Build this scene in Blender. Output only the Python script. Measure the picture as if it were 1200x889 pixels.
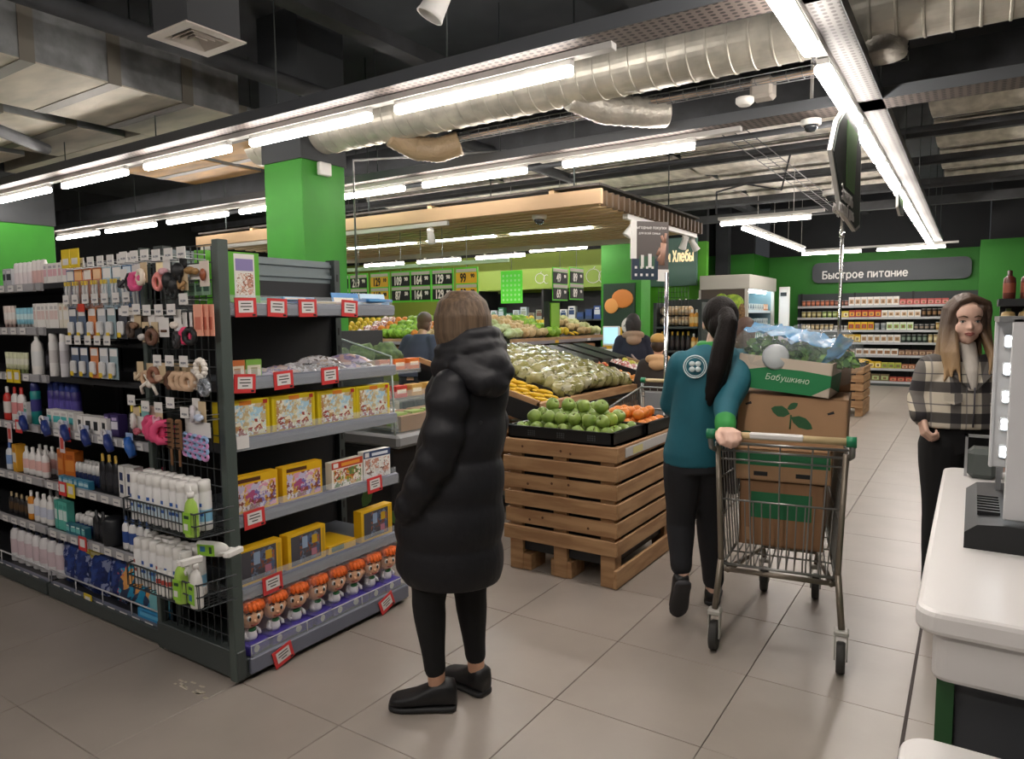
import bpy, bmesh, math, random
from mathutils import Vector, Matrix, Euler, noise as mnoise
from math import pi, sin, cos, radians, atan2, sqrt, hypot
random.seed(7)
for o in list(bpy.data.objects): bpy.data.objects.remove(o)
SC = bpy.context.scene; COL = SC.collection
# ------------------------------------------------------------------ camera
YAW, PITCH, ROLL = 0.580796546, -0.0855385678, 0.00935412607
cam = bpy.data.cameras.new('camera'); co = bpy.data.objects.new('camera', cam); COL.objects.link(co)
cam.sensor_width = 36; cam.lens = 823.228/1200*36; cam.clip_start = .05; cam.clip_end = 120
R = Matrix.Rotation(YAW,3,'Z') @ Matrix.Rotation(PITCH,3,'X') @ Matrix.Rotation(ROLL,3,'Y')
fw, rt, up = R @ Vector((0,1,0)), R @ Vector((1,0,0)), R @ Vector((0,0,1))
co.matrix_world = Matrix(((rt.x,up.x,-fw.x,0),(rt.y,up.y,-fw.y,0),(rt.z,up.z,-fw.z,1.53),(0,0,0,1)))
SC.camera = co
# ------------------------------------------------------------------ world and exposure
w = bpy.data.worlds.new('world'); SC.world = w; w.use_nodes = True
w.node_tree.nodes['Background'].inputs[0].default_value = (.5,.52,.55,1)
w.node_tree.nodes['Background'].inputs[1].default_value = .05
vs = SC.view_settings; vs.view_transform = 'Standard'; vs.look = 'None'; vs.gamma = 1; vs.exposure = 0.6
LAMP = 34.0          # strength of the tube diffusers
# ------------------------------------------------------------------ helpers
def lin(c): return c/12.92 if c <= .04045 else ((c+.055)/1.055)**2.4
def hx(s):
    s = s.lstrip('#'); return tuple(lin(int(s[i:i+2],16)/255) for i in (0,2,4)) + (1,)
MATS = {}
def mat(name, col, rough=.55, metal=0, emit=0, var=0, scale=8, bump=0, bscale=None, alpha=1, trans=0, col2=None, spec=.5, stretch=None, coat=0, detail=3):
    if name in MATS: return MATS[name]
    m = bpy.data.materials.new(name); m.use_nodes = True; nt = m.node_tree; b = nt.nodes['Principled BSDF']
    c = hx(col) if isinstance(col,str) else col
    b.inputs['Base Color'].default_value = c; b.inputs['Roughness'].default_value = rough; b.inputs['Metallic'].default_value = metal
    b.inputs['Specular IOR Level'].default_value = spec
    if coat: b.inputs['Coat Weight'].default_value = coat
    if emit: b.inputs['Emission Color'].default_value = c; b.inputs['Emission Strength'].default_value = emit
    if trans: b.inputs['Transmission Weight'].default_value = trans
    if alpha < 1: b.inputs['Alpha'].default_value = alpha
    def coords(sc):
        tc = nt.nodes.new('ShaderNodeTexCoord'); mp = nt.nodes.new('ShaderNodeMapping')
        mp.inputs['Scale'].default_value = stretch or (1,1,1); nt.links.new(tc.outputs['Object'], mp.inputs['Vector'])
        n = nt.nodes.new('ShaderNodeTexNoise'); n.inputs['Scale'].default_value = sc; n.inputs['Detail'].default_value = detail
        nt.links.new(mp.outputs['Vector'], n.inputs['Vector']); return n
    if var or col2:
        n = coords(scale); r = nt.nodes.new('ShaderNodeValToRGB')
        c2 = hx(col2) if col2 else tuple(max(0,x*(1-var)) for x in c[:3])+(1,)
        c1 = c if col2 else tuple(min(1,x*(1+var)) for x in c[:3])+(1,)
        r.color_ramp.elements[0].position = .38; r.color_ramp.elements[1].position = .62
        r.color_ramp.elements[0].color = c2; r.color_ramp.elements[1].color = c1
        nt.links.new(n.outputs['Fac'], r.inputs['Fac']); nt.links.new(r.outputs['Color'], b.inputs['Base Color'])
    if bump:
        n = coords(bscale or scale); bp = nt.nodes.new('ShaderNodeBump'); bp.inputs['Strength'].default_value = bump; bp.inputs['Distance'].default_value = .01
        nt.links.new(n.outputs['Fac'], bp.inputs['Height']); nt.links.new(bp.outputs['Normal'], b.inputs['Normal'])
    MATS[name] = m; return m
def glass(name, col='#ffffff', alpha=.12, rough=.05):
    return mat(name, col, rough=rough, alpha=alpha, spec=.8)
def K(hexs, rough=.5, **k): return mat('paint_'+hexs.strip('#')+('' if rough==.5 else '_r%d'%int(rough*100)), hexs, rough=rough, **k)

def wmat(o):
    m = Matrix.Identity(4)
    while o is not None:
        m = Matrix.LocRotScale(o.location, o.rotation_euler, o.scale) @ m; o = o.parent
    return m
class MB:
    def __init__(s): s.v = []; s.f = []; s.m = []; s.s = []
    def add(s, V, Fc, mat=0, smooth=False, M=None):
        n = len(s.v)
        s.v += [tuple(M @ Vector(p)) if M is not None else tuple(p) for p in V]
        for f in Fc: s.f.append(tuple(i+n for i in f)); s.m.append(mat); s.s.append(smooth)
        return s
    def box(s, x0,y0,z0,x1,y1,z1, mat=0, M=None, c=0):
        if x0>x1: x0,x1=x1,x0
        if y0>y1: y0,y1=y1,y0
        if z0>z1: z0,z1=z1,z0
        if not c:
            V = [(x,y,z) for z in (z0,z1) for y in (y0,y1) for x in (x0,x1)]
            return s.add(V, [(0,2,3,1),(4,5,7,6),(0,1,5,4),(2,6,7,3),(0,4,6,2),(1,3,7,5)], mat, False, M)
        c = min(c,(x1-x0)*.49,(y1-y0)*.49,(z1-z0)*.49)
        V = []; idx = {}
        for sz in (0,1):
            for sy in (0,1):
                for sx in (0,1):
                    X,Y,Z = (x1 if sx else x0),(y1 if sy else y0),(z1 if sz else z0)
                    dx,dy,dz = (-c if sx else c),(-c if sy else c),(-c if sz else c)
                    for a,p in enumerate(((X,Y+dy,Z+dz),(X+dx,Y,Z+dz),(X+dx,Y+dy,Z))):
                        idx[(sx,sy,sz,a)] = len(V); V.append(p)
        F = []
        for a in range(3):
            o1,o2 = [k for k in range(3) if k!=a]
            for sgn in (0,1):
                q = []
                for u,v in ((0,0),(1,0),(1,1),(0,1)):
                    k = [0,0,0]; k[a]=sgn; k[o1]=u; k[o2]=v; q.append(idx[(k[0],k[1],k[2],a)])
                F.append(q)
        for a in range(3):            # edges along axis a
            o1,o2 = [k for k in range(3) if k!=a]
            for u in (0,1):
                for v in (0,1):
                    k0=[0,0,0]; k0[o1]=u; k0[o2]=v; k1=list(k0); k1[a]=1
                    F.append((idx[(*k0,o1)],idx[(*k0,o2)],idx[(*k1,o2)],idx[(*k1,o1)]))
        for sz in (0,1):
            for sy in (0,1):
                for sx in (0,1): F.append(tuple(idx[(sx,sy,sz,a)] for a in range(3)))
        return s.add(V,F,mat,False,M)
    def tube(s, path, r, n=6, mat=0, closed=False, M=None, smooth=True):
        P = [Vector(p) for p in path]; N = len(P); V=[]; F=[]
        rs = r if isinstance(r,(list,tuple)) else [r]*N
        prev = None
        for i,p in enumerate(P):
            a = P[i-1] if (i>0 or closed) else p; b = P[(i+1)%N] if (i<N-1 or closed) else p
            t = (b-a).normalized() if (b-a).length>1e-9 else Vector((0,0,1))
            if prev is None:
                u = t.orthogonal().normalized()
            else:
                u = prev - t*prev.dot(t); u = u.normalized() if u.length>1e-6 else t.orthogonal().normalized()
            prev = u; v = t.cross(u)
            for k in range(n):
                an = 2*pi*k/n; V.append(p + (u*cos(an)+v*sin(an))*rs[i])
        for i in range(N if closed else N-1):
            for k in range(n):
                j=(i+1)%N; F.append((i*n+k,i*n+(k+1)%n,j*n+(k+1)%n,j*n+k))
        if not closed: F += [tuple(range(n))[::-1], tuple((N-1)*n+k for k in range(n))]
        return s.add(V,F,mat,smooth,M)
    def lathe(s, prof, n=14, o=(0,0,0), mat=0, M=None, sx=1, sy=1, mats=None, smooth=True):
        V=[]; F=[]; o=Vector(o)
        for (r,z) in prof:
            for k in range(n):
                a=2*pi*k/n; V.append(o+Vector((r*cos(a)*sx,r*sin(a)*sy,z)))
        L=len(prof)
        for i in range(L-1):
            fs=[(i*n+k,i*n+(k+1)%n,(i+1)*n+(k+1)%n,(i+1)*n+k) for k in range(n)]
            if mats: s.add([],[],0); 
            F.append(fs)
        base=len(s.v); s.v += [tuple(M@p) if M is not None else tuple(p) for p in V]
        for i,fs in enumerate(F):
            mi = mats[i] if mats else mat
            for f in fs: s.f.append(tuple(base+q for q in f)); s.m.append(mi); s.s.append(smooth)
        if prof[0][0]>1e-5: s.f.append(tuple(base+k for k in range(n))[::-1]); s.m.append(mats[0] if mats else mat); s.s.append(False)
        if prof[-1][0]>1e-5: s.f.append(tuple(base+(L-1)*n+k for k in range(n))); s.m.append(mats[-1] if mats else mat); s.s.append(False)
        return s
    def ball(s, c, r, nu=12, nv=8, mat=0, M=None):
        rx,ry,rz = r if isinstance(r,(tuple,list)) else (r,r,r)
        prof=[(sin(pi*i/nv),-cos(pi*i/nv)) for i in range(nv+1)]
        T = Matrix.Translation(c) @ Matrix.Diagonal((rx,ry,rz,1))
        return s.lathe([(max(p,1e-4),z) for p,z in prof], nu, mat=mat, M=(M@T if M is not None else T))
    def prism(s, poly, a0, a1, axis='y', mat=0, M=None, smooth=False):
        def P(u,v,a): return {'x':(a,u,v),'y':(u,a,v),'z':(u,v,a)}[axis]
        n=len(poly); V=[P(u,v,a0) for u,v in poly]+[P(u,v,a1) for u,v in poly]
        F=[tuple(range(n)),tuple(range(n,2*n))[::-1]]
        s.add(V,F,mat,False,M); base=len(s.v)-2*n
        for i in range(n):
            j=(i+1)%n; s.f.append((base+i,base+n+i,base+n+j,base+j)); s.m.append(mat); s.s.append(smooth)
        return s
    def quad(s,a,b,c,d,mat=0,M=None): return s.add([a,b,c,d],[(0,1,2,3)],mat,False,M)
    def build(s, name, mats, parent=None, world=True, fix=True, loc=None):
        me = bpy.data.meshes.new(name); V = s.v
        if parent is not None and world:
            inv = wmat(parent).inverted(); V = [inv @ Vector(p) for p in V]
        elif loc is not None and world:
            l = Vector(loc); V = [Vector(p)-l for p in V]
        me.from_pydata([tuple(p) for p in V], [], s.f)
        me.polygons.foreach_set('material_index', s.m); me.polygons.foreach_set('use_smooth', s.s)
        for m in (mats if isinstance(mats,(list,tuple)) else [mats]): me.materials.append(m)
        if fix:
            bm = bmesh.new(); bm.from_mesh(me); bmesh.ops.recalc_face_normals(bm, faces=bm.faces); bm.to_mesh(me); bm.free()
        o = bpy.data.objects.new(name, me); COL.objects.link(o)
        if parent is not None: o.parent = parent
        elif loc is not None: o.location = loc
        return o
def tag(o, label=None, cat=None, group=None, kind=None):
    if label: o['label']=label
    if cat: o['category']=cat
    if group: o['group']=group
    if kind: o['kind']=kind
    return o
def thing(name, label, cat, loc=(0,0,0), rz=0, group=None):
    o = bpy.data.objects.new(name, None); COL.objects.link(o); o.location = loc; o.rotation_euler=(0,0,rz)
    o.empty_display_size=.1
    return tag(o,label,cat,group)
KIDS = {}
def copy_tree(o, parent=None):
    c = o.copy(); COL.objects.link(c)
    if parent is not None: c.parent = parent
    for ch in list(o.children): copy_tree(ch, c)
    return c
def put(proto, loc, rz, label, cat=None, group=None, rot=None, scale=None):
    if proto.get('used'): o = copy_tree(proto)
    else: o = proto; proto['used'] = 1
    o.location = loc; o.rotation_euler = rot or (0,0,rz)
    if scale: o.scale = (scale,)*3
    o['label'] = label
    if cat: o['category'] = cat
    if group: o['group'] = group
    elif 'group' in o: del o['group']
    return o
ORD = 'first second third fourth fifth sixth seventh eighth ninth tenth eleventh twelfth thirteenth fourteenth fifteenth sixteenth seventeenth eighteenth nineteenth twentieth'.split()
def od(i): return ORD[i] if i < 20 else 'twenty-'+ORD[i-20]
PEND = []                        # modifiers and text turned into plain meshes at the end
def text(s, size, m, parent, M, ext=.002, align='CENTER', name='lettering', squeeze=1, label=None, bold=0):
    cu = bpy.data.curves.new(name,'FONT'); cu.body = s; cu.size = size; cu.extrude = ext; cu.align_x = align; cu.align_y='CENTER'; cu.resolution_u = 2; cu.offset = bold
    cu.materials.append(m); o = bpy.data.objects.new(name, cu); COL.objects.link(o); o.parent = parent
    o.matrix_local = (wmat(parent).inverted() @ M) if parent is not None else M
    if squeeze != 1: o.scale.x *= squeeze
    PEND.append(o); 
    if label: o['label']=label
    return o
def face_M(loc, yaw=0, tilt=0):
    """text plane: yaw 0 reads from -Y side, yaw 90deg reads from +X side"""
    return Matrix.Translation(loc) @ Matrix.Rotation(yaw,4,'Z') @ Matrix.Rotation(pi/2+tilt,4,'X')
def arc(cx,cy,rx,ry,a0,a1,n=10): return [(cx+rx*cos(radians(a0+(a1-a0)*k/n)),cy+ry*sin(radians(a0+(a1-a0)*k/n))) for k in range(n+1)]
_soft=[(0,.72),(0,0),(.25,0)]+arc(.25,.2,.19,.2,-90,90,8)+[(0,.4)]
_el=lambda cx=.29,cy=.36,rx=.29,ry=.36: arc(cx,cy,rx,ry,0,360,18)
_i=[(0,.72),(0,.02),(.5,.70),(.5,0)]
GL={'Б':(.62,[[(.55,1),(0,1),(0,0),(.33,0)]+arc(.33,.28,.26,.28,-90,90,8)+[(0,.56)]]),'ы':(.68,[_soft,[(.66,.72),(.66,0)]]),'с':(.52,[arc(.3,.36,.3,.36,48,312,14)]),'т':(.56,[[(0,.72),(.56,.72)],[(.28,.72),(.28,0)]]),
'р':(.58,[[(0,.72),(0,-.27)],_el()]),'о':(.6,[_el()]),'е':(.58,[[(.03,.37),(.56,.37)],arc(.29,.36,.29,.36,0,318,16)]),'п':(.5,[[(0,0),(0,.72),(.5,.72),(.5,0)]]),'и':(.5,[_i]),'й':(.5,[_i,[(.12,.95),(.25,.88),(.38,.95)]]),
'а':(.56,[_el(.26,.36,.26,.36),[(.54,.72),(.54,0)]]),'н':(.5,[[(0,.72),(0,0)],[(0,.37),(.5,.37)],[(.5,.72),(.5,0)]]),'Н':(.64,[[(0,1),(0,0)],[(0,.52),(.64,.52)],[(.64,1),(.64,0)]]),'ш':(.76,[[(0,.72),(0,0),(.76,0),(.76,.72)],[(.38,.72),(.38,0)]]),
'Х':(.62,[[(0,0),(.62,1)],[(0,1),(.62,0)]]),'л':(.52,[[(0,0),(.1,.08),(.15,.72),(.52,.72),(.52,0)]]),'б':(.58,[_el(.29,.33,.29,.33),[(0,.33),(.04,.72),(.2,.92),(.52,1)]]),'Э':(.6,[arc(.24,.5,.36,.5,-130,130,16),[(.2,.52),(.58,.52)]]),
'к':(.48,[[(0,.72),(0,0)],[(.47,.72),(.0,.33)],[(.13,.44),(.5,0)]]),'м':(.64,[[(0,0),(0,.72),(.32,.15),(.64,.72),(.64,0)]]),'ь':(.46,[_soft]),'ж':(.74,[[(.37,.72),(.37,0)],[(0,.72),(.36,.37),(0,0)],[(.74,.72),(.38,.37),(.74,0)]]),
'д':(.62,[[(0,-.16),(0,0),(.62,0),(.62,-.16)],[(.1,0),(.18,.72),(.52,.72),(.52,0)]]),'В':(.58,[[(0,0),(0,1),(.28,1)]+arc(.28,.77,.23,.23,90,-90,8)+[(0,.54),(.32,.54)]+arc(.32,.27,.26,.27,90,-90,8)+[(0,0)]]),'в':(.48,[[(0,0),(0,.72),(.24,.72)]+arc(.24,.55,.18,.17,90,-90,8)+[(0,.38),(.26,.38)]+arc(.26,.19,.21,.19,90,-90,8)+[(0,0)]]),
'г':(.42,[[(0,0),(0,.72),(.42,.72)]]),'у':(.52,[[(0,.72),(.27,.08)],[(.52,.72),(.2,-.2),(.04,-.27)]]),'я':(.5,[[(.5,0),(.5,.72),(.22,.72)]+arc(.22,.52,.2,.2,90,270,8)+[(.5,.32)],[(.26,.32),(0,0)]])}
def stext(s, size, m, parent, M, ext=.002, align='CENTER', squeeze=1, wt=.14, slant=0):
    """lettering made of solid strokes"""
    k=size*.72; x=0; mb=MB(); S_=[]
    for ch in s:
        if ch==' ': x+=.42; continue
        w,st=GL[ch]
        for pl in st: S_.append([(x+p[0]+slant*p[1],p[1]) for p in pl])
        x+=w+.26
    W=x-.26; x0={'CENTER':-W/2,'LEFT':0,'RIGHT':-W}[align]; h=wt/2; nseg=0
    for pl in S_:
        P=[((p[0]+x0),p[1]-.4) for p in pl]
        for a,b in zip(P,P[1:]):
            dx,dy=b[0]-a[0],b[1]-a[1]; L=hypot(dx,dy)
            if L<1e-6: continue
            nx,ny=-dy/L*h,dx/L*h; ex,ey=dx/L*h*.55,dy/L*h*.55
            q=[(a[0]-ex+nx,a[1]-ey+ny),(b[0]+ex+nx,b[1]+ey+ny),(b[0]+ex-nx,b[1]+ey-ny),(a[0]-ex-nx,a[1]-ey-ny)]
            nseg+=1; e_=ext*(1+.012*(nseg%40)); mb.prism([(u*k*squeeze,v*k) for u,v in q],-ext,e_,'z')
    o=mb.build('lettering',m,None,world=False); o.parent=parent; o.matrix_local=(wmat(parent).inverted()@M) if parent is not None else M
    return o
def remesh(o, voxel, smooth=4, fac=.5):
    m=o.modifiers.new('r','REMESH'); m.mode='VOXEL'; m.voxel_size=voxel; m.use_smooth_shade=True
    if smooth: k=o.modifiers.new('s','SMOOTH'); k.iterations=smooth; k.factor=fac
    PEND.append(o); return o
def finalize():
    bpy.context.view_layer.update(); dg = bpy.context.evaluated_depsgraph_get()
    done = [(o, bpy.data.meshes.new_from_object(o.evaluated_get(dg), depsgraph=dg)) for o in PEND]
    for o, me in done:
        if o.type == 'FONT':
            n = bpy.data.objects.new(o.name, me); COL.objects.link(n); n.parent = o.parent; n.matrix_basis = o.matrix_basis
            for k in ('label',): 
                if k in o: n[k]=o[k]
            nm = o.name.split('.')[0]; bpy.data.objects.remove(o); n.name = nm
        else:
            o.modifiers.clear(); o.data = me
    PEND.clear()
    for o in COL.objects:
        if 'used' in o: del o['used']
def lerp(a,b,t): return a+(b-a)*t
BLACK = mat('black_steel','#17191b',.5)
DGREY = mat('graphite_steel','#3d4443',.45)
STEEL = mat('brushed_steel','#a9aaab',.35,metal=.8)
WHITE = mat('white_plastic','#e6e4e0',.4)
PAPER = mat('white_card','#dcd9d6',.6)
GREEN = mat('green_paint','#338a22',.6,var=.06,scale=3)
LIME = mat('lime_paint','#7fb12b',.6)
WOOD = mat('pine_wood','#a97f57',.6,col2='#8f6742',scale=2.2,stretch=(2,14,14),bump=.1)
# ------------------------------------------------------------------ floor of 60 cm tiles
TILE = mat('floor_tile','#9c938a',.33,var=.035,scale=3,bump=.02,bscale=40)
GROUT = mat('grout','#4a423d',.8)
fl = MB().box(-16,-3,-.06,5,19,-.012).build('floor', GROUT); tag(fl, kind='structure')
tm = MB().box(-.2985,-.2985,-.012,.2985,.2985,0,c=.0015).build('tile', TILE, fl)
def in_view(X,Y,m=1.12):
    q = R.transposed() @ (Vector((X,Y,-1.53)))
    return q.y > .3 and abs(q.x/q.y) < .729*m and -.54*m < q.z/q.y < .54*m
cells = []
for i in range(-34,9):
    for j in range(-8,28):
        X=-.157+.3+.6*i; Y=2.362-.3+.6*j
        if -15.7<X<4.7 and -2.7<Y<18.7: cells.append((hypot(X,Y), X, Y))
vis = sorted(c for c in cells if in_view(c[1],c[2]))
near = vis[:298]; ns = set(near)
for k,(d,X,Y) in enumerate(near):
    t = tm if k==0 else tm.copy()
    if k: COL.objects.link(t)
    t.location = (X,Y,0)
rest = MB()
for c in cells:
    if c not in ns: rest.box(c[1]-.2985,c[2]-.2985,-.012,c[1]+.2985,c[2]+.2985,0)
tag(rest.build('tile_field', TILE, fl), kind='stuff')
ex = MB().box(-.1635,-2,-.004,-.1505,8,.0015).build('expansion_joint', mat('joint_rubber','#3a2f2c',.7), fl)
tr_=MB(); rt_=random.Random(9)
for k in range(26):
    x=-2.75+.2*rt_.random()-.012*k*.4; y=1.60+.05*rt_.random()-.0*k; tr_.box(x,y,.0002,x+.012+.02*rt_.random(),y+.008,.0012)
tag(tr_.build('tape_residue',mat('tape_pale','#c9c0ae',.7),fl),kind='stuff')
# ------------------------------------------------------------------ walls, ceiling
CEIL = mat('ceiling_black','#4b4f54',.8,var=.15,scale=1.5)
tag(MB().box(-16,-3,4.3,5,19,4.4).build('ceiling', CEIL), kind='structure')
GD = mat('green_wall','#2c7a22',.6,var=.04,scale=2)
GB = mat('green_wall_lit','#55a526',.6,var=.04,scale=2)  # brighter green: the lighting of the bakery wall is put into the colour
BW = mat('dark_wall','#1b1d20',.8)
wb = MB().box(-4.2,17.8,0,.2,17.95,2.95,0).box(-4.2,17.8,2.95,.2,17.95,4.3,1).build('wall_back',[GD,BW]); tag(wb,kind='structure')
wr = MB().box(.2,16.2,0,5,16.35,2.95,0).box(.2,16.2,2.95,5,16.35,4.3,1).box(.05,16.2,0,.2,17.8,2.95,0).build('wall_right',[GD,BW]); tag(wr,kind='structure')
wl = MB().box(-4.35,16.5,0,-4.2,17.8,2.95).box(-9,16.4,0,-4.2,16.5,2.95).box(-9,16.4,2.95,-4.2,16.5,4.3,1).build('wall_left',[GD,BW]); tag(wl,kind='structure')
OL = mat('olive_wall','#7f9134',.6)
wf = MB().box(-16,13.2,0,-6.4,13.35,2.95,0).box(-16,13.2,2.95,-6.4,13.35,4.3,1).box(-6.4,14.5,0,-4.68,14.65,3.1,2).box(-6.4,14.5,3.1,-4.68,14.65,4.3,1).box(-6.4,13.2,0,-6.3,14.5,4.3,2).build('wall_far',[OL,BW,GB]); tag(wf,kind='structure')
tag(MB().box(-16,-3,0,-15.9,19,4.3).build('wall_side',BW),kind='structure')
tag(MB().box(5,-3,0,5.1,19,4.3).build('wall_aisle',mat('wall_grey','#77787a',.8)),kind='structure')
tag(MB().box(-16,-3.1,0,5,-3,4.3).build('wall_front',mat('wall_grey','#77787a',.8)),kind='structure')
# pillars
def pillar(cx,cy,w,ztop,label,z0=0):
    t = thing('pillar',label,'pillar',(cx,cy,0))
    h=w/2
    MB().box(cx-h,cy-h,z0,cx+h,cy+h,ztop,c=.006).build('painted_shaft',GREEN,t)
    MB().box(cx-h-.012,cy-h-.012,ztop,cx+h+.012,cy+h+.012,4.3).build('dark_upper_shaft',mat('pillar_dark','#3a3d40',.7),t)
    return t
pl = pillar(-5.36,4.62,.52,2.99,'square pillar painted bright green, rising behind the toy shelves')
MB().box(-5.085,4.52,2.86,-5.03,4.66,2.98,c=.01).build('wall_speaker',WHITE,pl)
pillar(-9.35,3.75,.6,2.66,'square green pillar at the far left above the toiletries')
pg = thing('pillar','green pillar carrying the dark orange fruit poster behind the produce','pillar',(-5.0,11.3,0))
MB().box(-5.42,11.1,0,-4.68,11.5,3.5).build('shaft',GREEN,pg)
MB().box(-5.36,11.06,1.15,-4.78,11.1,2.12).build('poster_panel',mat('poster_green','#1f3a2a',.5),pg)
MB().ball((-5.0,11.05,1.86),(.2,.012,.16),mat=0).ball((-5.2,11.045,1.74),(.13,.012,.13),mat=1).build('fruit_print',[mat('orange_print','#d8863c',.5),mat('orange_print2','#e9a45a',.5)],pg)
MB().box(-5.36,11.045,.95,-5.0,11.06,1.38).build('yellow_panel',mat('poster_yellow','#e0b02c',.5),pg)
MB().lathe([(.15,0),(.15,.01)],20,M=Matrix.Translation((-4.86,11.05,1.4))@Matrix.Rotation(pi/2,4,'X')).build('round_label',PAPER,pg)
text('40%',.13,mat('ink_grey','#555a60',.6),pg,face_M((-4.86,11.035,1.4)))
# ------------------------------------------------------------------ tube lights
LAMPM = mat('lamp_diffuser','#fff6ee',.5,emit=LAMP)
LAMPC = mat('lamp_diffuser_cool','#dff6ff',.5,emit=LAMP*.7)
HOUS = mat('lamp_housing','#b9b7b3',.5)
def tube_light(a,b,label,group=None,dm=LAMPM,wd=.056,hang=0):
    a=Vector(a); b=Vector(b); L=(b-a).length; c=(a+b)/2; d=(b-a).normalized(); rz=atan2(d.y,d.x)
    t = thing('tube_light',label,'lamp',c,rz,group)
    h=wd/2
    MB().box(-L/2-.01,-h*.7,.02,L/2+.01,h*.7,.05).build('housing',HOUS,t,world=False)
    MB().prism([(-h*.8,.02),(-h,.008),(-h,-.012),(-h*.6,-.026),(h*.6,-.026),(h,-.012),(h,.008),(h*.8,.02)],-L/2,L/2,'x').build('diffuser',dm,t,world=False)
    for k in (-.32,.32): MB().box(L*k-.012,-.02,.05,L*k+.012,.02,.09).build('bracket',WHITE,t,world=False)
    if hang: MB().tube([(L*.32,0,.09),(L*.32,0,4.3-c.z)],.004,5).build('suspension_wire',HOUS,t,world=False)
    return t
Z=2.85
r1=[(-3.09,-1.85),(-4.53,-3.33),(-5.95,-4.81),(-7.39,-6.28),(-8.9,-7.7),(-10.3,-9.1)]
for i,(a,b) in enumerate(r1): tube_light((a,3.42,Z),(b,3.42,Z),'glowing tube light, %s from the right in the near row below the perforated tray'%od(i))
r2=[(-3.0,-1.86),(-4.57,-3.39),(-5.86,-4.84),(-7.45,-6.3),(-8.98,-7.72),(-10.55,-9.3),(-12,-10.8)]
for i,(a,b) in enumerate(r2): tube_light((a,5.42,Z),(b,5.42,Z),'glowing tube light, %s from the right in the row in front of the slatted canopy'%od(i))
for i in range(12):
    y=-1.65+1.5*i-.04*max(0,i-4) if i else -1.7
    ys=[(-.3,.9),(1.2,2.4),(2.65,3.87),(4.17,5.42),(5.62,6.88),(7.08,8.4),(8.67,9.9),(10.15,11.35),(11.65,12.85),(13.1,14.3),(14.55,15.75)]
    if i<len(ys): tube_light((-.73,ys[i][0],Z),(-.73,ys[i][1],Z),'glowing tube light, %s from the near end of the long strip above the aisle'%od(i) if i>1 else 'glowing tube light of the aisle strip overhead, %s from the near end'%od(i),None,wd=.085)
for i,x in enumerate([-6.2,-4.6,-3.0,-1.4]): tube_light((x,-.9,Z),(x+1.2,-.9,Z),'tube light over the checkouts behind the camera, %s from the left'%od(i))  # unseen extra tubes, added to brighten the shelf fronts
tube_light((-3.06,10.12,Z),(-1.87,10.12,Z),'single glowing tube light across the aisle by the end of the canopy',hang=1)
for i,(a,b) in enumerate([(10.8,11.8),(11.9,12.9),(13.0,14.0),(14.1,15.2)]): tube_light((-2.93,a,Z),(-2.93,b,Z),'glowing tube light, %s from the near end of the short strip left of the aisle'%od(i),hang=1)
for i,(a,b) in enumerate([(-3.1,-1.98),(-1.68,-.52)]): tube_light((a,16,Z),(b,16,Z),'glowing tube light at the back wall, on the %s above the grey sign'%('left','right')[i])
tube_light((-7.6,7.2,Z),(-8.5,6.6,Z),'slanting tube light at the far left beyond the canopy',hang=1)
for i,(x,y) in enumerate([(-7.3,9.6),(-8.8,9.6),(-10.3,9.6),(-7.6,11.2),(-9.1,11.2),(-10.6,11.2),(-6.0,10.6),(-5.2,8.9)]): tube_light((x-.55,y,2.72),(x+.55,y,2.72),'tube light over the far produce hall, %s counting from the pillar side, below the canopy'%od(i),hang=1)
# trunking rails between lamps
def rail(a,b,label):
    a=Vector(a); b=Vector(b); d=b-a; t=MB().box(0,-.03,0,d.length,.03,.035).build('light_trunking',HOUS); t.location=a; t.rotation_euler=(0,0,atan2(d.y,d.x)); tag(t,label,'rail'); return t
rail((-10.6,3.42,2.905),(-1.6,3.42,2.905),'grey trunking rail carrying the near row of tube lights')
rail((-12,5.42,2.905),(-1.5,5.42,2.905),'grey trunking rail carrying the row of tubes before the canopy')
rail((-.73,-1,2.905),(-.73,15.9,2.905),'grey trunking rail of the long aisle light strip')
rail((-3.1,10.12,2.905),(-1.7,10.12,2.905),'short trunking rail of the single cross tube')
rail((-2.93,10.1,2.905),(-2.93,15.3,2.905),'trunking rail of the short strip left of the aisle')
rail((-3.2,16,2.905),(-.3,16,2.905),'trunking rail above the back wall sign')
# ------------------------------------------------------------------ perforated cable trays
def perforated(name,c1,c2,sx,sy):
    m=bpy.data.materials.new(name); m.use_nodes=True; nt=m.node_tree; b=nt.nodes['Principled BSDF']; b.inputs['Roughness'].default_value=.6
    tc=nt.nodes.new('ShaderNodeTexCoord'); mp=nt.nodes.new('ShaderNodeMapping'); mp.inputs['Scale'].default_value=(sx,sy,1)
    v=nt.nodes.new('ShaderNodeTexVoronoi'); v.inputs['Scale'].default_value=1; v.inputs['Randomness'].default_value=0; v.voronoi_dimensions='2D'
    r=nt.nodes.new('ShaderNodeValToRGB'); r.color_ramp.interpolation='CONSTANT'; r.color_ramp.elements[0].color=hx(c2); r.color_ramp.elements[1].color=hx(c1); r.color_ramp.elements[1].position=.3
    nt.links.new(tc.outputs['Object'],mp.inputs['Vector']); nt.links.new(mp.outputs['Vector'],v.inputs['Vector']); nt.links.new(v.outputs['Distance'],r.inputs['Fac']); nt.links.new(r.outputs['Color'],b.inputs['Base Color'])
    return m
PERF=perforated('perforated_sheet','#6b615c','#2a2523',22,26); PERFY=perforated('perforated_sheet_long','#575553','#2a2523',26,22)
TRS=mat('tray_side','#5d6064',.45,metal=.3)
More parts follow.
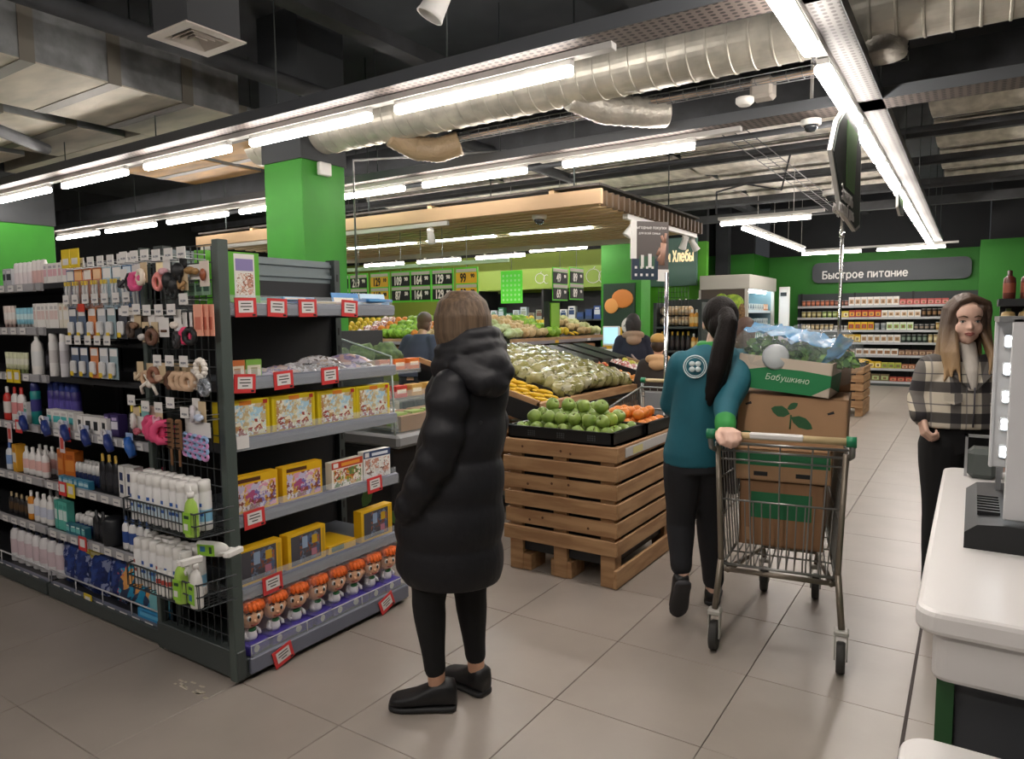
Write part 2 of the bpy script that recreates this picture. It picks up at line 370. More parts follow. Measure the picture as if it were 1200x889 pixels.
def tray(x0,x1,y0,y1,z,label):
    t=thing('cable_tray',label,'cable tray',((x0+x1)/2,(y0+y1)/2,z))
    MB().box(x0,y0,z,x1,y1,z+.004).build('perforated_base',PERF if x1-x0>y1-y0 else PERFY,t)
    if x1-x0>y1-y0:
        for y in (y0,y1): MB().box(x0,y-.004,z,x1,y+.004,z+.07).box(x0,y-.006,z+.07,x1,y+.012,z+.075).build('side_flange',TRS,t)
        n=int((x1-x0)/1.5)
        for k in range(n+1):
            x=x0+.4+k*1.5
            if x<x1: MB().tube([(x,y0+.03,z),(x,y0+.03,4.3)],.005,5).build('hanger_rod',DGREY,t)
    else:
        for x in (x0,x1): MB().box(x-.004,y0,z,x+.004,y1,z+.07).build('side_flange',TRS,t)
        for k in range(int((y1-y0)/2)+1): MB().tube([(x1-.03,y0+.5+2*k,z),(x1-.03,y0+.5+2*k,4.3)],.005,5).build('hanger_rod',DGREY,t)
    return t
tray(-12,2.2,3.28,3.52,2.945,'perforated cable tray running above the near row of tubes')
tray(-13,2.2,5.3,5.56,2.945,'perforated cable tray above the row of tubes before the canopy')
tray(-.8,-.56,-1,16,2.945,'cable tray running along the aisle above the light strip')
# ------------------------------------------------------------------ ducts, beams and services under the ceiling
DUCT=mat('spiral_duct','#b9b5a9',.38,metal=.45,var=.18,scale=5)
def spiral(x0,x1,y,z,r,label):
    t=thing('ventilation_duct',label,'duct',((x0+x1)/2,y,z)); M=Matrix.Rotation(pi/2,4,'Y')
    prof=[]; x=x0
    while x<x1:
        prof+=[(r,x),(r,x+.112),(r+.006,x+.116),(r+.006,x+.126)]; x+=.13
    MB().lathe(prof,44,smooth=False,M=Matrix.Translation((0,y,z))@Matrix.Rotation(pi/2,4,'Y')).build('duct_tube',DUCT,t)
    return t
d=spiral(-6.0,2.6,4.62,3.27,.2,'round silver spiral duct running across above the lights')
FOIL=mat('flex_foil','#b5b0a6',.4,metal=.35,bump=.8,bscale=30,var=.15)
def flex(pts,r,n=30):
    P=[]; rr=[]
    m=len(pts)-1
    for i in range(n+1):
        u=i/n*m; k=min(int(u),m-1); f=u-k
        a=Vector(pts[k]).lerp(Vector(pts[k+1]),f); P.append(a); rr.append(r*(1+(.06 if i%2 else 0)))
    return MB().tube(P,rr,16)
flex([(-2.5,4.62,3.14),(-2.35,4.85,3.07),(-2.1,5.1,3.06),(-2.0,5.2,3.07)],.105).build('flexible_outlet',FOIL,d)
flex([(-.5,4.66,3.14),(-.5,4.66,3.08),(-.5,4.66,3.0)],.125,12).build('drop_outlet',FOIL,d)
f2=flex([(-4.25,4.62,3.12),(-4.12,4.8,3.02),(-3.95,4.9,3.0),(-3.8,5.0,3.06)],.1).build('flexible_duct',mat('flex_brown','#9a8568',.5,bump=.8,bscale=30)); tag(f2,'short sagging brown flexible duct left of the spiral duct','duct')
# insulated rectangular ducts, left
CREAM=mat('insulation_cream','#cdc3b0',.6,col2='#a8a292',scale=1.4,bump=.15,bscale=9,stretch=(1,3,1))
DKS=mat('insulation_shaded','#77797a',.6,var=.25,scale=6,bump=.3,bscale=20)  # grey sides of the cream ducts, their shadow put into the colour
def rect_duct(x0,x1,y0,y1,z0,z1,label,mats=None):
    t=thing('insulated_duct',label,'duct',((x0+x1)/2,(y0+y1)/2,z0))
    MB().box(x0,y0,z0+.01,x1,y1,z1).build('duct_side',DKS,t)
    MB().box(x0,y0,z0,x1,y1,z0+.01).build('underside',(mats or CREAM),t)
    for y in (y0+.3,y1-.3): MB().tube([(x0+.1,y,z1),(x0+.1,y,4.3)],.006,5).build('hanger_rod',DGREY,t)
    for k in range(3):
        y=y1-.5-.55*k
        if y>y0+.1: MB().box(x0-.004,y,z0-.004,x1+.006,y+.09,z1).build('seam_band',mat('seam','#6f6a60',.5),t)
    return t
rect_duct(-6.25,-5.12,.3,3.75,3.2,3.62,'wide insulated duct with cream underside, nearest of the ducts at top left')
rect_duct(-7.75,-6.5,.3,3.55,3.2,3.5,'second insulated duct with cream underside at top left')
rect_duct(-9.4,-8.0,.3,3.35,3.2,3.5,'third insulated duct with cream underside at the left edge')
tag(MB().box(-9.0,3.56,3.2,-6.26,3.75,3.45).build('duct_header',CREAM),'cream cross duct joining the insulated ducts at upper left','duct')
WARM_LIGHT=mat('insulation_warm_light','#b98d4c',.6,col2='#8a6a3c',scale=1.5,stretch=(1,3,1))  # cream insulation; the amber is warm light put into the colour
rect_duct(-6.6,-5.68,3.9,5.2,3.2,3.5,'amber insulated duct just left of the green pillar',WARM_LIGHT)
rect_duct(-8.0,-6.75,3.9,5.2,3.2,3.5,'amber and cream insulated duct further left of the pillar',WARM_LIGHT)
# dark beams along X
BEAM=mat('beam_dark','#3e4043',.75,var=.2,scale=4)
for i,(y,z,h,wd) in enumerate([(2.6,3.9,.3,.25),(6.3,3.25,.3,.3),(7.25,3.45,.2,.2),(8.95,3.45,.1,.08),(10.55,3.45,.1,.08),(12.1,3.4,.12,.1),(13.3,3.3,.14,.12)]):
    tag(MB().box(-14,y,z,4.8,y+wd,z+h).build('ceiling_beam',BEAM),'dark ceiling beam running crosswise, %s from the camera'%od(i),'beam')
for i,(x,z) in enumerate([(-4.2,3.75),(-2.2,3.8),(1.6,3.7)]):
    tag(MB().box(x,-2,z,x+.16,18,z+.12).build('ceiling_joist',BEAM),['dark lengthwise beam above the toy shelves','dark lengthwise beam left of the aisle lights','dark lengthwise beam at the right'][i],'beam')
# silver insulation blankets
BLK=mat('foil_blanket','#ece6da',.45,metal=.0,col2='#c4beb2',scale=2.5,stretch=(3,1,1),bump=.4,bscale=6)
for i,(y0,y1) in enumerate([(7.5,8.9),(9.1,10.5),(10.7,12.05),(12.3,13.2)]):
    for j,(x0,x1) in enumerate([(-9,-6.2),(-6.1,-3.4),(-3.3,-.95),(-.45,1.7),(1.8,4.6)]):
        n=8; mb=MB(); V=[]; Fq=[]
        for a in range(n+1):
            for b in range(5):
                V.append((lerp(x0,x1,a/n),lerp(y0,y1,b/4),3.62-.05*sin(pi*b/4)*(1+.5*sin(a*2.1+i))))
        for a in range(n):
            for b in range(4): Fq.append((a*5+b,a*5+b+1,(a+1)*5+b+1,(a+1)*5+b))
        mb.add(V,Fq,0,True); mb.box(x0,y0,3.64,x1,y1,3.66)
        bt=thing('insulation_blanket','pale foil insulation blanket sagging below the roof, %s row back, %s from the left'%(od(i),od(j)),'insulation',((x0+x1)/2,(y0+y1)/2,3.6))
        mb.build('foil_sheet',BLK,bt)
        for xx in (x0+.2,x1-.2): MB().tube([(xx,(y0+y1)/2,3.65),(xx,(y0+y1)/2,4.3)],.006,5).build('hanger_strap',DGREY,bt)
# wire cable tray, pipes
WIRE=mat('galvanised_wire','#7b7c7d',.4,metal=.6)
t=thing('wire_cable_tray','narrow wire mesh cable tray with pale cables below the spiral duct','cable tray',(-1.8,5.1,3.0))
mb=MB()
for dy,dz in ((0,0),(.1,0),(.0,.05),(.1,.05),(.05,0)): mb.tube([(-4.3,5.0+dy,3.1+dz),(-.4,5.0+dy,3.1+dz)],.004,4)
for k in range(40): mb.tube([(-4.3+.1*k,5.0,3.15),(-4.3+.1*k,5.0,3.1),(-4.3+.1*k,5.1,3.1),(-4.3+.1*k,5.1,3.15)],.003,4)
mb.build('mesh_basket',WIRE,t)
MB().tube([(-4.3+.2*k,5.05+.02*sin(k),3.115) for k in range(20)],.014,6).build('cable',mat('cable_pale','#b39b86',.6),t)
t2=thing('wire_cable_tray','wire mesh cable tray descending beside the foil blankets','cable tray',(-2.2,8,3.2))
mb=MB()
for dx in (0,.12,.24): mb.tube([(-2.1+dx,6.3,3.28),(-2.0+dx,12.2,3.2)],.005,4)
for k in range(30): mb.tube([(-2.1,6.3+.2*k,3.28),(-1.86,6.3+.2*k,3.28)],.004,4)
mb.build('mesh_basket',WIRE,t2)
for nm,pts,r,lab in [('pipe',[(-4.2,-1,3.13),(-7.2,3.2,3.13)],.05,'dark pipe crossing under the insulated ducts at top left'),
    ('pipe',[(-4.4,.2,3.32),(-4.35,8,3.3)],.06,'thick dark pipe running past the air diffuser'),
    ('conduit',[(-5.0,4.9,1.9),(-5.0,4.9,3.05),(-3.2,5.6,3.05)],.012,'thin grey conduit bent beside the green pillar'),
    ('pipe',[(-9,5.9,2.98),(-.9,5.9,2.98)],.025,'thin dark pipe running behind the second row of tubes'),
    ('pipe',[(-8.5,7.9,3.3),(4.6,7.9,3.3)],.03,'dark pipe below the first foil blankets'),
    ('pipe',[(-8.5,9.7,3.3),(4.6,9.7,3.3)],.022,'dark pipe below the second row of foil blankets'),
    ('pipe',[(-8.5,11.4,3.3),(4.6,11.4,3.3)],.03,'dark pipe below the third row of foil blankets'),
    ('cable',[(-3.5,2.9,3.9),(-3.2,3.1,3.6),(-2.6,3.3,3.55),(-2.2,3.2,3.75),(-2.1,3.2,4.3)],.01,'loose black cable looping below the ceiling slab'),
    ('cable',[(-2.6,8.4,2.75),(-2.6,8.4,3.0),(-2.4,8.9,3.15),(-2.0,9.0,3.05),(-1.9,9.0,3.5)],.012,'black cable looping above the canopy corner')]:
    tag(MB().tube(pts,r,10).build(nm,BEAM if 'conduit' not in nm else STEEL),lab,'pipe' if nm!='cable' else 'cable')
# air diffuser
VENT=mat('diffuser_white','#c9c0b6',.5)
dx,dy,dz=-3.46,2.3,3.0
t=thing('air_diffuser','square white louvred air diffuser under a dark duct box, top left','air diffuser',(dx,dy,dz))
MB().box(dx-.15,dy-.15,dz+.02,dx+.15,dy+.15,dz+.5).build('plenum_box',mat('plenum_dark','#3f4144',.7),t)
def ring(a,b,z0,z1):
    m=MB()
    for s in range(4):
        M=Matrix.Translation((dx,dy,dz))@Matrix.Rotation(s*pi/2,4,'Z'); m.add([(-a,-a,z0),(a,-a,z0),(b,-b,z1),(-b,-b,z1),(-a,-a,z0+.008),(a,-a,z0+.008),(b,-b,z1+.008),(-b,-b,z1+.008)],[(0,1,2,3),(7,6,5,4),(0,4,5,1),(3,2,6,7)],0,False,M)
    return m
ring(.172,.115,0,.0).build('outer_frame',VENT,t)
for k in range(4): ring(.115-.027*k,.099-.027*k,.0,.022).build('louvre',VENT,t)
MB().box(dx-.118,dy-.118,dz+.03,dx+.118,dy+.118,dz+.035).build('dark_core',BLACK,t)
# track spotlights, cameras, detectors
def spot(loc,yaw,tilt,label,m=WHITE,s=1,group=None):
    t=thing('track_spotlight',label,'spotlight',loc,0,group)
    M=Matrix.Translation(loc)@Matrix.Rotation(yaw,4,'Z')@Matrix.Rotation(tilt,4,'X')@Matrix.Scale(s,4)
    MB().lathe([(.0,.075),(.03,.075),(.034,.06),(.046,-.06),(.05,-.075),(.044,-.075),(.04,-.06),(.0,-.05)],18,M=M).build('lamp_head',m,t)
    mm=MB()
    for k in range(8): mm.box(-.034,-.028+.008*k,.05,.034,-.024+.008*k,.085,M=M)
    mm.build('cooling_fins',m,t)
    MB().tube([M@Vector((0,0,.07)),Vector(loc)+Vector((0,0,.12*s))],.01,8).build('stem',m,t)
    return t
t=spot((-2.0,2.5,2.93),radians(123),.5,'large white track spotlight at the top centre of the ceiling',s=1.25)
tag(MB().box(-2.0,2.46,3.07,-1.2,2.52,3.12).build('light_track',mat('track_grey','#8b8b8b',.5)),'pale track carrying the large spotlight at top centre','rail')
def dome(x,y,z,label,s=1):
    t=thing('dome_camera',label,'security camera',(x,y,z))
    MB().lathe([(.07*s,0),(.07*s,-.03*s),(.06*s,-.04*s)],18,(x,y,z)).build('housing',WHITE,t)
    if z>2.6: MB().tube([(x,y,z),(x,y,4.3)],.012,8).build('mounting_stem',WHITE,t)
    MB().lathe([(.05*s,-.04*s),(.046*s,-.06*s),(.03*s,-.08*s),(.001,-.088*s)],18,(x,y,z)).build('dome',mat('dome_dark','#2c2f33',.1),t)
dome(-1.03,5.5,2.93,'white dome camera left of the aisle lights, below the cable tray')
dome(-1.4,8.8,2.95,'white dome camera beyond the hanging sign',1.5)
tag(MB().lathe([(.06,0),(.06,-.03),(.04,-.05)],16,(-1.35,4.95,3.0)).build('smoke_detector',WHITE),'round white smoke detector below the spiral duct','detector')
tag(MB().box(-1.35,5.05,3.02,-1.2,5.2,3.16,c=.02).build('junction_box',mat('jb','#9a938b',.6)),'pale junction box on the wire cable tray','box')
# hanging signs above the aisle
SGN=mat('sign_dark','#24302c',.55); SGE=mat('sign_edge','#cfcfcb',.5); SGG=mat('sign_green','#4a7a34',.55)
def hang_sign(poly,x,label,deco,words):
    yc=sum(p[0] for p in poly)/len(poly); zc=sum(p[1] for p in poly)/len(poly)
    t=thing('hanging_sign',label,'sign',(x,yc,zc))
    MB().prism(poly,x-.012,x+.012,'x').build('sign_board',SGE,t)
    ins=[(yc+(p[0]-yc)*.93,zc+(p[1]-zc)*.95) for p in poly]
    MB().prism(ins,x-.016,x-.012,'x').prism(ins,x+.012,x+.016,'x').build('dark_face',SGN,t)
    for q in (x-.019,x+.017):
        MB().prism(deco,q,q+.002,'x').build('green_panel',SGG,t)
    MB().tube([(x,yc,max(p[1] for p in poly)),(x,yc,2.9)],.006,6).build('hanger',STEEL,t)
    for s,z,sz in words:
        stext(s,sz,PAPER,t,face_M((x-.018,yc-.05,z),-pi/2))
        stext(s,sz,PAPER,t,face_M((x+.018,yc-.05,z),pi/2))
    return t
hang_sign([(4.45,2.48),(4.62,2.68),(4.9,2.82),(5.45,2.82),(5.66,2.7),(5.7,2.17),(5.5,2.12),(4.84,2.19),(4.7,2.3)],-.73,'dark shield-shaped sign with green panel hanging under the aisle lights',[(4.98,2.35),(4.95,2.76),(5.4,2.76),(5.34,2.35)],[('Экономь',2.29,.12),('каждый день',2.2,.1)])
hang_sign([(8.55,2.82),(9.2,2.84),(9.25,2.66),(8.9,2.62),(8.6,2.68)],-.73,'smaller dark sign hanging behind the shield-shaped one',[(8.7,2.72),(8.7,2.8),(9.0,2.8),(9.0,2.72)],[])
# ------------------------------------------------------------------ printed materials
def picture(name, cols, scale=18, rough=.4):
    """blotchy many-coloured print"""
    m=bpy.data.materials.new(name); m.use_nodes=True; nt=m.node_tree; b=nt.nodes['Principled BSDF']; b.inputs['Roughness'].default_value=rough
    tc=nt.nodes.new('ShaderNodeTexCoord'); v=nt.nodes.new('ShaderNodeTexVoronoi'); v.inputs['Scale'].default_value=scale
    n=nt.nodes.new('ShaderNodeTexNoise'); n.inputs['Scale'].default_value=scale*1.2
    mx=nt.nodes.new('ShaderNodeMixRGB'); mx.inputs['Fac'].default_value=.12
    nt.links.new(tc.outputs['Object'],n.inputs['Vector']); nt.links.new(tc.outputs['Object'],mx.inputs['Color1']); nt.links.new(n.outputs['Color'],mx.inputs['Color2'])
    nt.links.new(mx.outputs['Color'],v.inputs['Vector'])
    sp=nt.nodes.new('ShaderNodeSeparateColor'); nt.links.new(v.outputs['Color'],sp.inputs['Color'])
    r=nt.nodes.new('ShaderNodeValToRGB'); r.color_ramp.interpolation='CONSTANT'; k=len(cols)
    while len(r.color_ramp.elements)<k: r.color_ramp.elements.new(.5)
    for i,c in enumerate(cols): r.color_ramp.elements[i].position=i/k; r.color_ramp.elements[i].color=hx(c)
    nt.links.new(sp.outputs['Red'],r.inputs['Fac']); nt.links.new(r.outputs['Color'],b.inputs['Base Color']); return m
def carton(name,w,d,h,mats,plates=(),c=.0015,side=0,build=True):
    """box with printed plates on the front (-Y) face: (x0,z0,x1,z1,material) in fractions"""
    m=MB(); m.box(-w/2,-d/2,0,w/2,d/2,h,0,c=c)
    for p in plates:
        m.box(-w/2+p[0]*w,-d/2-.0007*(1+p[4]*.2),p[1]*h,-w/2+p[2]*w,-d/2+.0004,p[3]*h,p[4])
    return m.build(name,mats) if build else m
# ------------------------------------------------------------------ toy shelves (end of the gondola, facing the aisle)
RAILM=mat('rail_bluegrey','#6d7180',.35); CLEAR=glass('clear_plastic','#dfe6ea',.18)
REDT=mat('red_price_frame','#d23a3a',.45); PTXT=mat('price_ink','#4a4644',.6)
X0,XF=-3.06,-2.575
rack=thing('toy_shelf','dark grey open toy shelf at the end of the toiletries run, with red price tags','shelf',(-2.8,2.3,0))
MB().box(X0-.03,1.79,.1,X0,2.82,1.74).build('back_panel',mat('back_panel_black','#1c1d20',.6),rack)
MB().box(X0-.03,1.8,1.74,X0,2.82,1.86,0).box(X0,1.82,1.765,X0+.012,2.8,1.785).box(X0,1.82,1.825,X0+.012,2.8,1.845).build('top_rail',mat('rail_steel','#7a8486',.4,metal=.3),rack)
for y in (1.81,2.815): 
    u=MB().box(X0-.035,y-.02,0,X0+.035,y+.02,1.87).build('upright',DGREY,rack)
    mm=MB()
    for k in range(16): mm.box(X0+.033,y-.006,.25+.1*k,X0+.037,y+.006,.29+.1*k)
    mm.build('slot_row',BLACK,u)
base=MB().box(X0,1.77,.015,-2.535,2.8,.095,c=.004).build('base_plinth',DGREY,rack)
MB().box(-2.535,1.79,.03,-2.515,2.79,.1,c=.004).build('price_rail',RAILM,base)
MB().box(-2.53,1.8,.1,-2.527,2.78,.15).build('clear_guard',CLEAR,base)
mm=MB(); mm.tube([(-2.525,1.8,.1),(-2.525,1.8,.15),(-2.525,2.78,.15),(-2.525,2.78,.1)],.003,5)
for k in (2.1,2.45): mm.tube([(-2.525,k,.1),(-2.525,k,.15)],.003,5)
mm.build('guard_wire',mat('wire_white','#c9c9cc',.4),base)
def price_tag(x,y,z,parent,tilt=0,col=REDT):
    t=MB(); M=Matrix.Translation((x,y,z))@Matrix.Rotation(tilt,4,'X')
    t.box(-.002,-.052,-.04,.002,.052,.04,0,M=M); t.box(.0015,-.036,-.022,.003,.036,.028,1,M=M)
    for k,wd in enumerate((.05,.055,.03)): t.box(.0028,-wd/2,.014-.013*k,.0034,wd/2,.019-.013*k,2,M=M)
    t.box(.0018,.03,-.036,.0034,.045,-.028,3,M=M)
    return t.build('price_tag',[col,PAPER,PTXT,BLACK],parent)
def tags(parent,lst,z):
    for i,(y,tl) in enumerate(lst): price_tag(XF+.012,y,z,parent,tl)
SH=[('A',1.607,[(1.87,.02),(2.03,-.03),(2.2,.01),(2.46,-.05)],1.59),('B',1.292,[(1.85,-.06),(2.05,.04),(2.32,.03)],1.27),('C',1.035,[],0),('D',.707,[(1.87,.04),(2.6,.05)],.685),('E',.388,[(1.95,.05)],.37)]
TOPZ={}
for nm,zt,tg,tz in SH:
    th=.05; TOPZ[nm]=zt-.012
    s=MB().box(X0,1.79,zt-.035,XF-.012,2.78,zt-.012).box(X0,1.795,zt-.06,X0+.4,1.80,zt-.035).box(X0,2.77,zt-.06,X0+.4,2.775,zt-.035).build('shelf',mat('shelf_grey','#4b4f55',.45),rack)
    MB().prism([(XF-.015,zt-.055),(XF,zt-.05),(XF+.008,zt-.02),(XF+.006,zt),(XF-.012,zt+.004),(XF-.015,zt)],1.78,2.785,'y').build('price_rail',RAILM,s)
    MB().box(XF+.008,1.785,zt-.05,XF+.0095,2.785,zt-.002).box(XF-.012,1.785,zt,XF-.010,2.785,zt+.035).build('clear_strip',CLEAR,s)
    tags(s,tg,tz)
    if nm=='C': 
        MB().box(XF+.009,1.8,.995,XF+.011,1.86,1.05).build('price_tag',PAPER,s)
price_tag(-2.509,1.95,.055,base,.25); price_tag(-2.509,2.61,.06,base,.35)
# grid side panel on the camera side, with post
GY=1.752
grid=thing('grid_panel','dark wire grid panel with green-grey post closing the near side of the toy shelf','display grid',(-2.8,GY,0))
POSTM=mat('post_greygreen','#4a5450',.45)
MB().box(-2.565,GY-.03,.02,-2.525,GY+.02,1.86,c=.003).build('post',POSTM,grid)
MB().box(-3.12,GY-.02,.02,-3.09,GY+.02,1.86,c=.003).build('post',POSTM,grid)
MB().box(-3.12,GY-.025,.03,-2.52,GY+.02,.15,c=.004).build('base_beam',DGREY,grid)
GW=mat('grid_wire','#3c4144',.4,metal=.3)
m=MB()
for k in range(12): x=-3.085+.0475*k; m.tube([(x,GY,.15),(x,GY,1.84)],.0028,5,smooth=False)
m.build('vertical_wires',GW,grid); m=MB()
for k in range(24): z=.2+.0715*k; m.tube([(-3.09,GY-.004,z),(-2.55,GY-.004,z)],.0026,5,smooth=False)
m.build('horizontal_wires',GW,grid)
# hooks with white price cards
hooks=[]
hookm=STEEL
def hook(x,z,L,card=True,parent=grid,cz=.03,hy=GY):
    h=MB().tube([(x,hy,z+.0),(x,hy-L,z),(x,hy-L-.012,z+.018)],.0028,5).tube([(x,hy,z+.02),(x,hy-L,z+.022)],.002,5).build('peg_hook',hookm,parent)
    if card: MB().box(x-.029,hy-L-.008,z+.0,x+.029,hy-L-.005,z+.045,0,M=None).box(x-.018,hy-L-.0085,z+.012,x+.018,hy-L-.0078,z+.02,1).build('price_card',[PAPER,mat('card_ink','#8b8b93',.6)],h)
    return h
for x,z in [(-3.08,1.79),(-2.995,1.79),(-2.915,1.79),(-2.83,1.785),(-2.74,1.785),(-2.65,1.785),(-3.09,1.56),(-3.0,1.565),(-2.92,1.56),(-2.83,1.56),(-2.74,1.56),(-2.65,1.6),(-2.86,1.35),(-2.77,1.35),(-2.67,1.35),(-3.08,1.17),(-2.97,1.15),(-2.87,1.15),(-2.78,1.175),(-2.68,1.14),(-2.6,1.13)]: hook(x,z,.1)
# ------------------------------------------------------------------ hair accessories hung on the grid
HY=GY-.075
CARDM=mat('kraft_card','#cbb592',.6)
PINK=K('#e0568c',.5); HOT=K('#e8416f',.5); ROSE=K('#e8908a',.5); BRN=K('#5b3b28',.5); BEI=K('#c9a98b',.6); SILV=K('#c9c7cc',.3); PEARL=K('#e9e2d8',.3)
BLK=BLACK
def ringtie(r,t,M,m=0,mb=None,n=16,wob=0):
    mb=mb or MB(); mb.tube([(r*cos(2*pi*k/n),0,r*1.1*sin(2*pi*k/n)) for k in range(n)],[t*(1+wob*(k%2)) for k in range(n)],7,m,closed=True,M=M); return mb
def acc(mb,mats,label,cat='hair accessory',nm='hair_tie'):
    return tag(mb.build(nm,mats),label,cat)
T=Matrix.Translation
def card_mb(w,h,x,z,y,m=0): return MB().box(x-w/2,y,z-h/2,x+w/2,y+.002,z+h/2,m)
# row 1
for i in range(3):
    mb=card_mb(.05,.09,-3.05+.04*i,1.735,HY-.01*i,1); ringtie(.028,.011,T((-3.05+.04*i,HY-.02-.01*i,1.705)),0,mb,wob=.25)
    acc(mb,[BLK if i==0 else PINK,PAPER],['black scrunchie hair tie hanging first on the top hooks of the grid','hot pink scrunchie on a white card on the top row of hooks','second pink scrunchie beside the black one on the top hooks'][i])
mb=card_mb(.06,.1,-2.84,1.73,HY-.01,1); ringtie(.03,.009,T((-2.84,HY-.02,1.7))@Matrix.Rotation(.5,4,'Y'),0,mb); ringtie(.026,.009,T((-2.83,HY-.03,1.695))@Matrix.Rotation(-.4,4,'Y'),0,mb)
acc(mb,[ROSE,K('#f2e3b5',.6)],'coral ring hair ties on a round cream card, top row of the grid')
for i,(x,z) in enumerate([(-2.76,1.70),(-2.72,1.68),(-2.69,1.735)]):
    mb=card_mb(.05,.09,x,z+.01,HY,1); mb.ball((x,HY-.025,z),(.035,.022,.035),10,6); ringtie(.022,.007,T((x,HY-.03,z-.03)),0,mb)
    acc(mb,[BLK,BLK],'black velvet bow hair tie, %s of the three black ones on the top hooks'%od(i),nm='hair_bow')
mb=card_mb(.08,.06,-2.61,1.73,HY,1); mb.ball((-2.615,HY-.02,1.735),(.03,.018,.016),10,6); mb.ball((-2.58,HY-.02,1.73),(.02,.014,.014),10,6)
acc(mb,[K('#9a7748',.35),PAPER],'amber brown hair clip on the top row of the grid',nm='hair_clip')
mb=card_mb(.06,.1,-2.535,1.72,HY-.01,1); mb.ball((-2.53,HY-.02,1.715),(.014,.012,.025),10,6)
acc(mb,[K('#8a4a2e',.4),K('#ded0c4',.6)],'beige card with a small brown clip beside the post',nm='hair_clip')
for i in range(5): 
    tag(MB().box(-2.83+.05*i,GY-.03,1.64,-2.79+.05*i,GY-.02,1.69).box(-2.828+.05*i,GY-.031,1.655,-2.792+.05*i,GY-.0295,1.68,1).build('hairpin_card',[K('#8fb59a',.5),K('#4c6e60',.5)]),'green card of hairpins, %s from the left behind the top accessories'%od(i),'hair accessory')
# row 2
for i,x in enumerate([-3.0,-2.96]):
    mb=card_mb(.05,.12,x,1.5,HY-.01*i,1); mb.prism([(x-.025,1.46),(x+.025,1.47),(x+.02,1.51),(x-.02,1.5)],HY-.03,HY-.005,'y'); 
    acc(mb,[BLK,K('#4b3c33',.6)],['dark claw clip on a brown card, left on the second row of the grid','dark claw clip on a brown card, right on the second row of the grid'][i],nm='claw_clip')
for i,x in enumerate([-2.85,-2.8]):
    acc(card_mb(.07,.08,x,1.52-.01*i,HY-.02-.01*i,0).box(x-.02,HY-.024-.01*i,1.49,x+.02,HY-.02-.01*i,1.5,1),[PAPER,BRN],['blank white accessory card in the middle of the second row','second white accessory card with brown strip in the second row'][i],nm='accessory_card')
for i,(x,m_) in enumerate([(-2.69,SILV),(-2.655,HOT),(-2.62,BLK)]):
    mb=card_mb(.05,.06,x,1.54,HY,1); ringtie(.024,.011,T((x,HY-.02-.005*i,1.475))@Matrix.Rotation(.3,4,'Z'),0,mb,wob=.2); acc(mb,[m_,PAPER],['silver','bright pink','black'][i]+' ring hair tie on the right of the second row')
for i in range(3): acc(MB().box(-2.575+.02*i-.03,HY-.02+.012*i,1.475,-2.575+.02*i+.028,HY-.017+.012*i,1.6,0).box(-2.575+.02*i-.02,HY-.021+.012*i,1.5,-2.575+.02*i+.018,HY-.0195+.012*i,1.55,1),[K('#e9a58c',.5),K('#c9735e',.5)],'peach pink card of hair grips, %s in the stack next to the post'%od(i),nm='hairgrip_card')
# row 3
mb=card_mb(.06,.09,-2.97,1.31,HY,1); ringtie(.025,.01,T((-2.975,HY-.02,1.29)),0,mb); acc(mb,[BEI,CARDM],'beige scrunchie on a kraft card, left of the white claw clip')
mb=MB()
for s in (-1,1):
    mb.tube([(-2.93+.012*s,HY-.03,1.28),(-2.93+.05*s,HY-.04,1.255),(-2.93+.055*s,HY-.03,1.225)],.007,6)
    mb.tube([(-2.93,HY-.03,1.275),(-2.93+.055*s,HY-.02,1.33 if s>0 else 1.31)],.006,6)
mb.ball((-2.93,HY-.03,1.27),(.022,.012,.018),8,6)
acc(mb,[PEARL],'white spread claw clip hanging on the grid against the orange panel',nm='claw_clip')
for i,(x,m_) in enumerate([(-2.78,BRN),(-2.74,BEI),(-2.69,BEI),(-2.645,BEI)]):
    mb=card_mb(.055,.07,x,1.325,HY+.01,1); ringtie(.026,.012,T((x,HY-.02-.004*i,1.29))@Matrix.Rotation(.25,4,'Z'),0,mb,wob=.3); acc(mb,[m_,CARDM],['dark brown scrunchie on a kraft card','first beige scrunchie right of the brown one','second beige scrunchie right of the brown one','third beige scrunchie right of the brown one'][i]+', third row of the grid')
mb=MB()
for k in range(12): mb.ball((-2.575+.03*cos(k*pi/6),HY-.02,1.345+.033*sin(k*pi/6)),.0125,8,6)
acc(mb,[PEARL],'white pearl bead hair tie next to the post, third row')
mb=MB(); ringtie(.024,.012,T((-2.555,HY-.02,1.27)),0,mb,wob=.3); acc(mb,[mat('sparkle','#9fa5ad',.2,metal=.7,bump=1,bscale=120)],'sparkling silver hair tie under the pearl one')
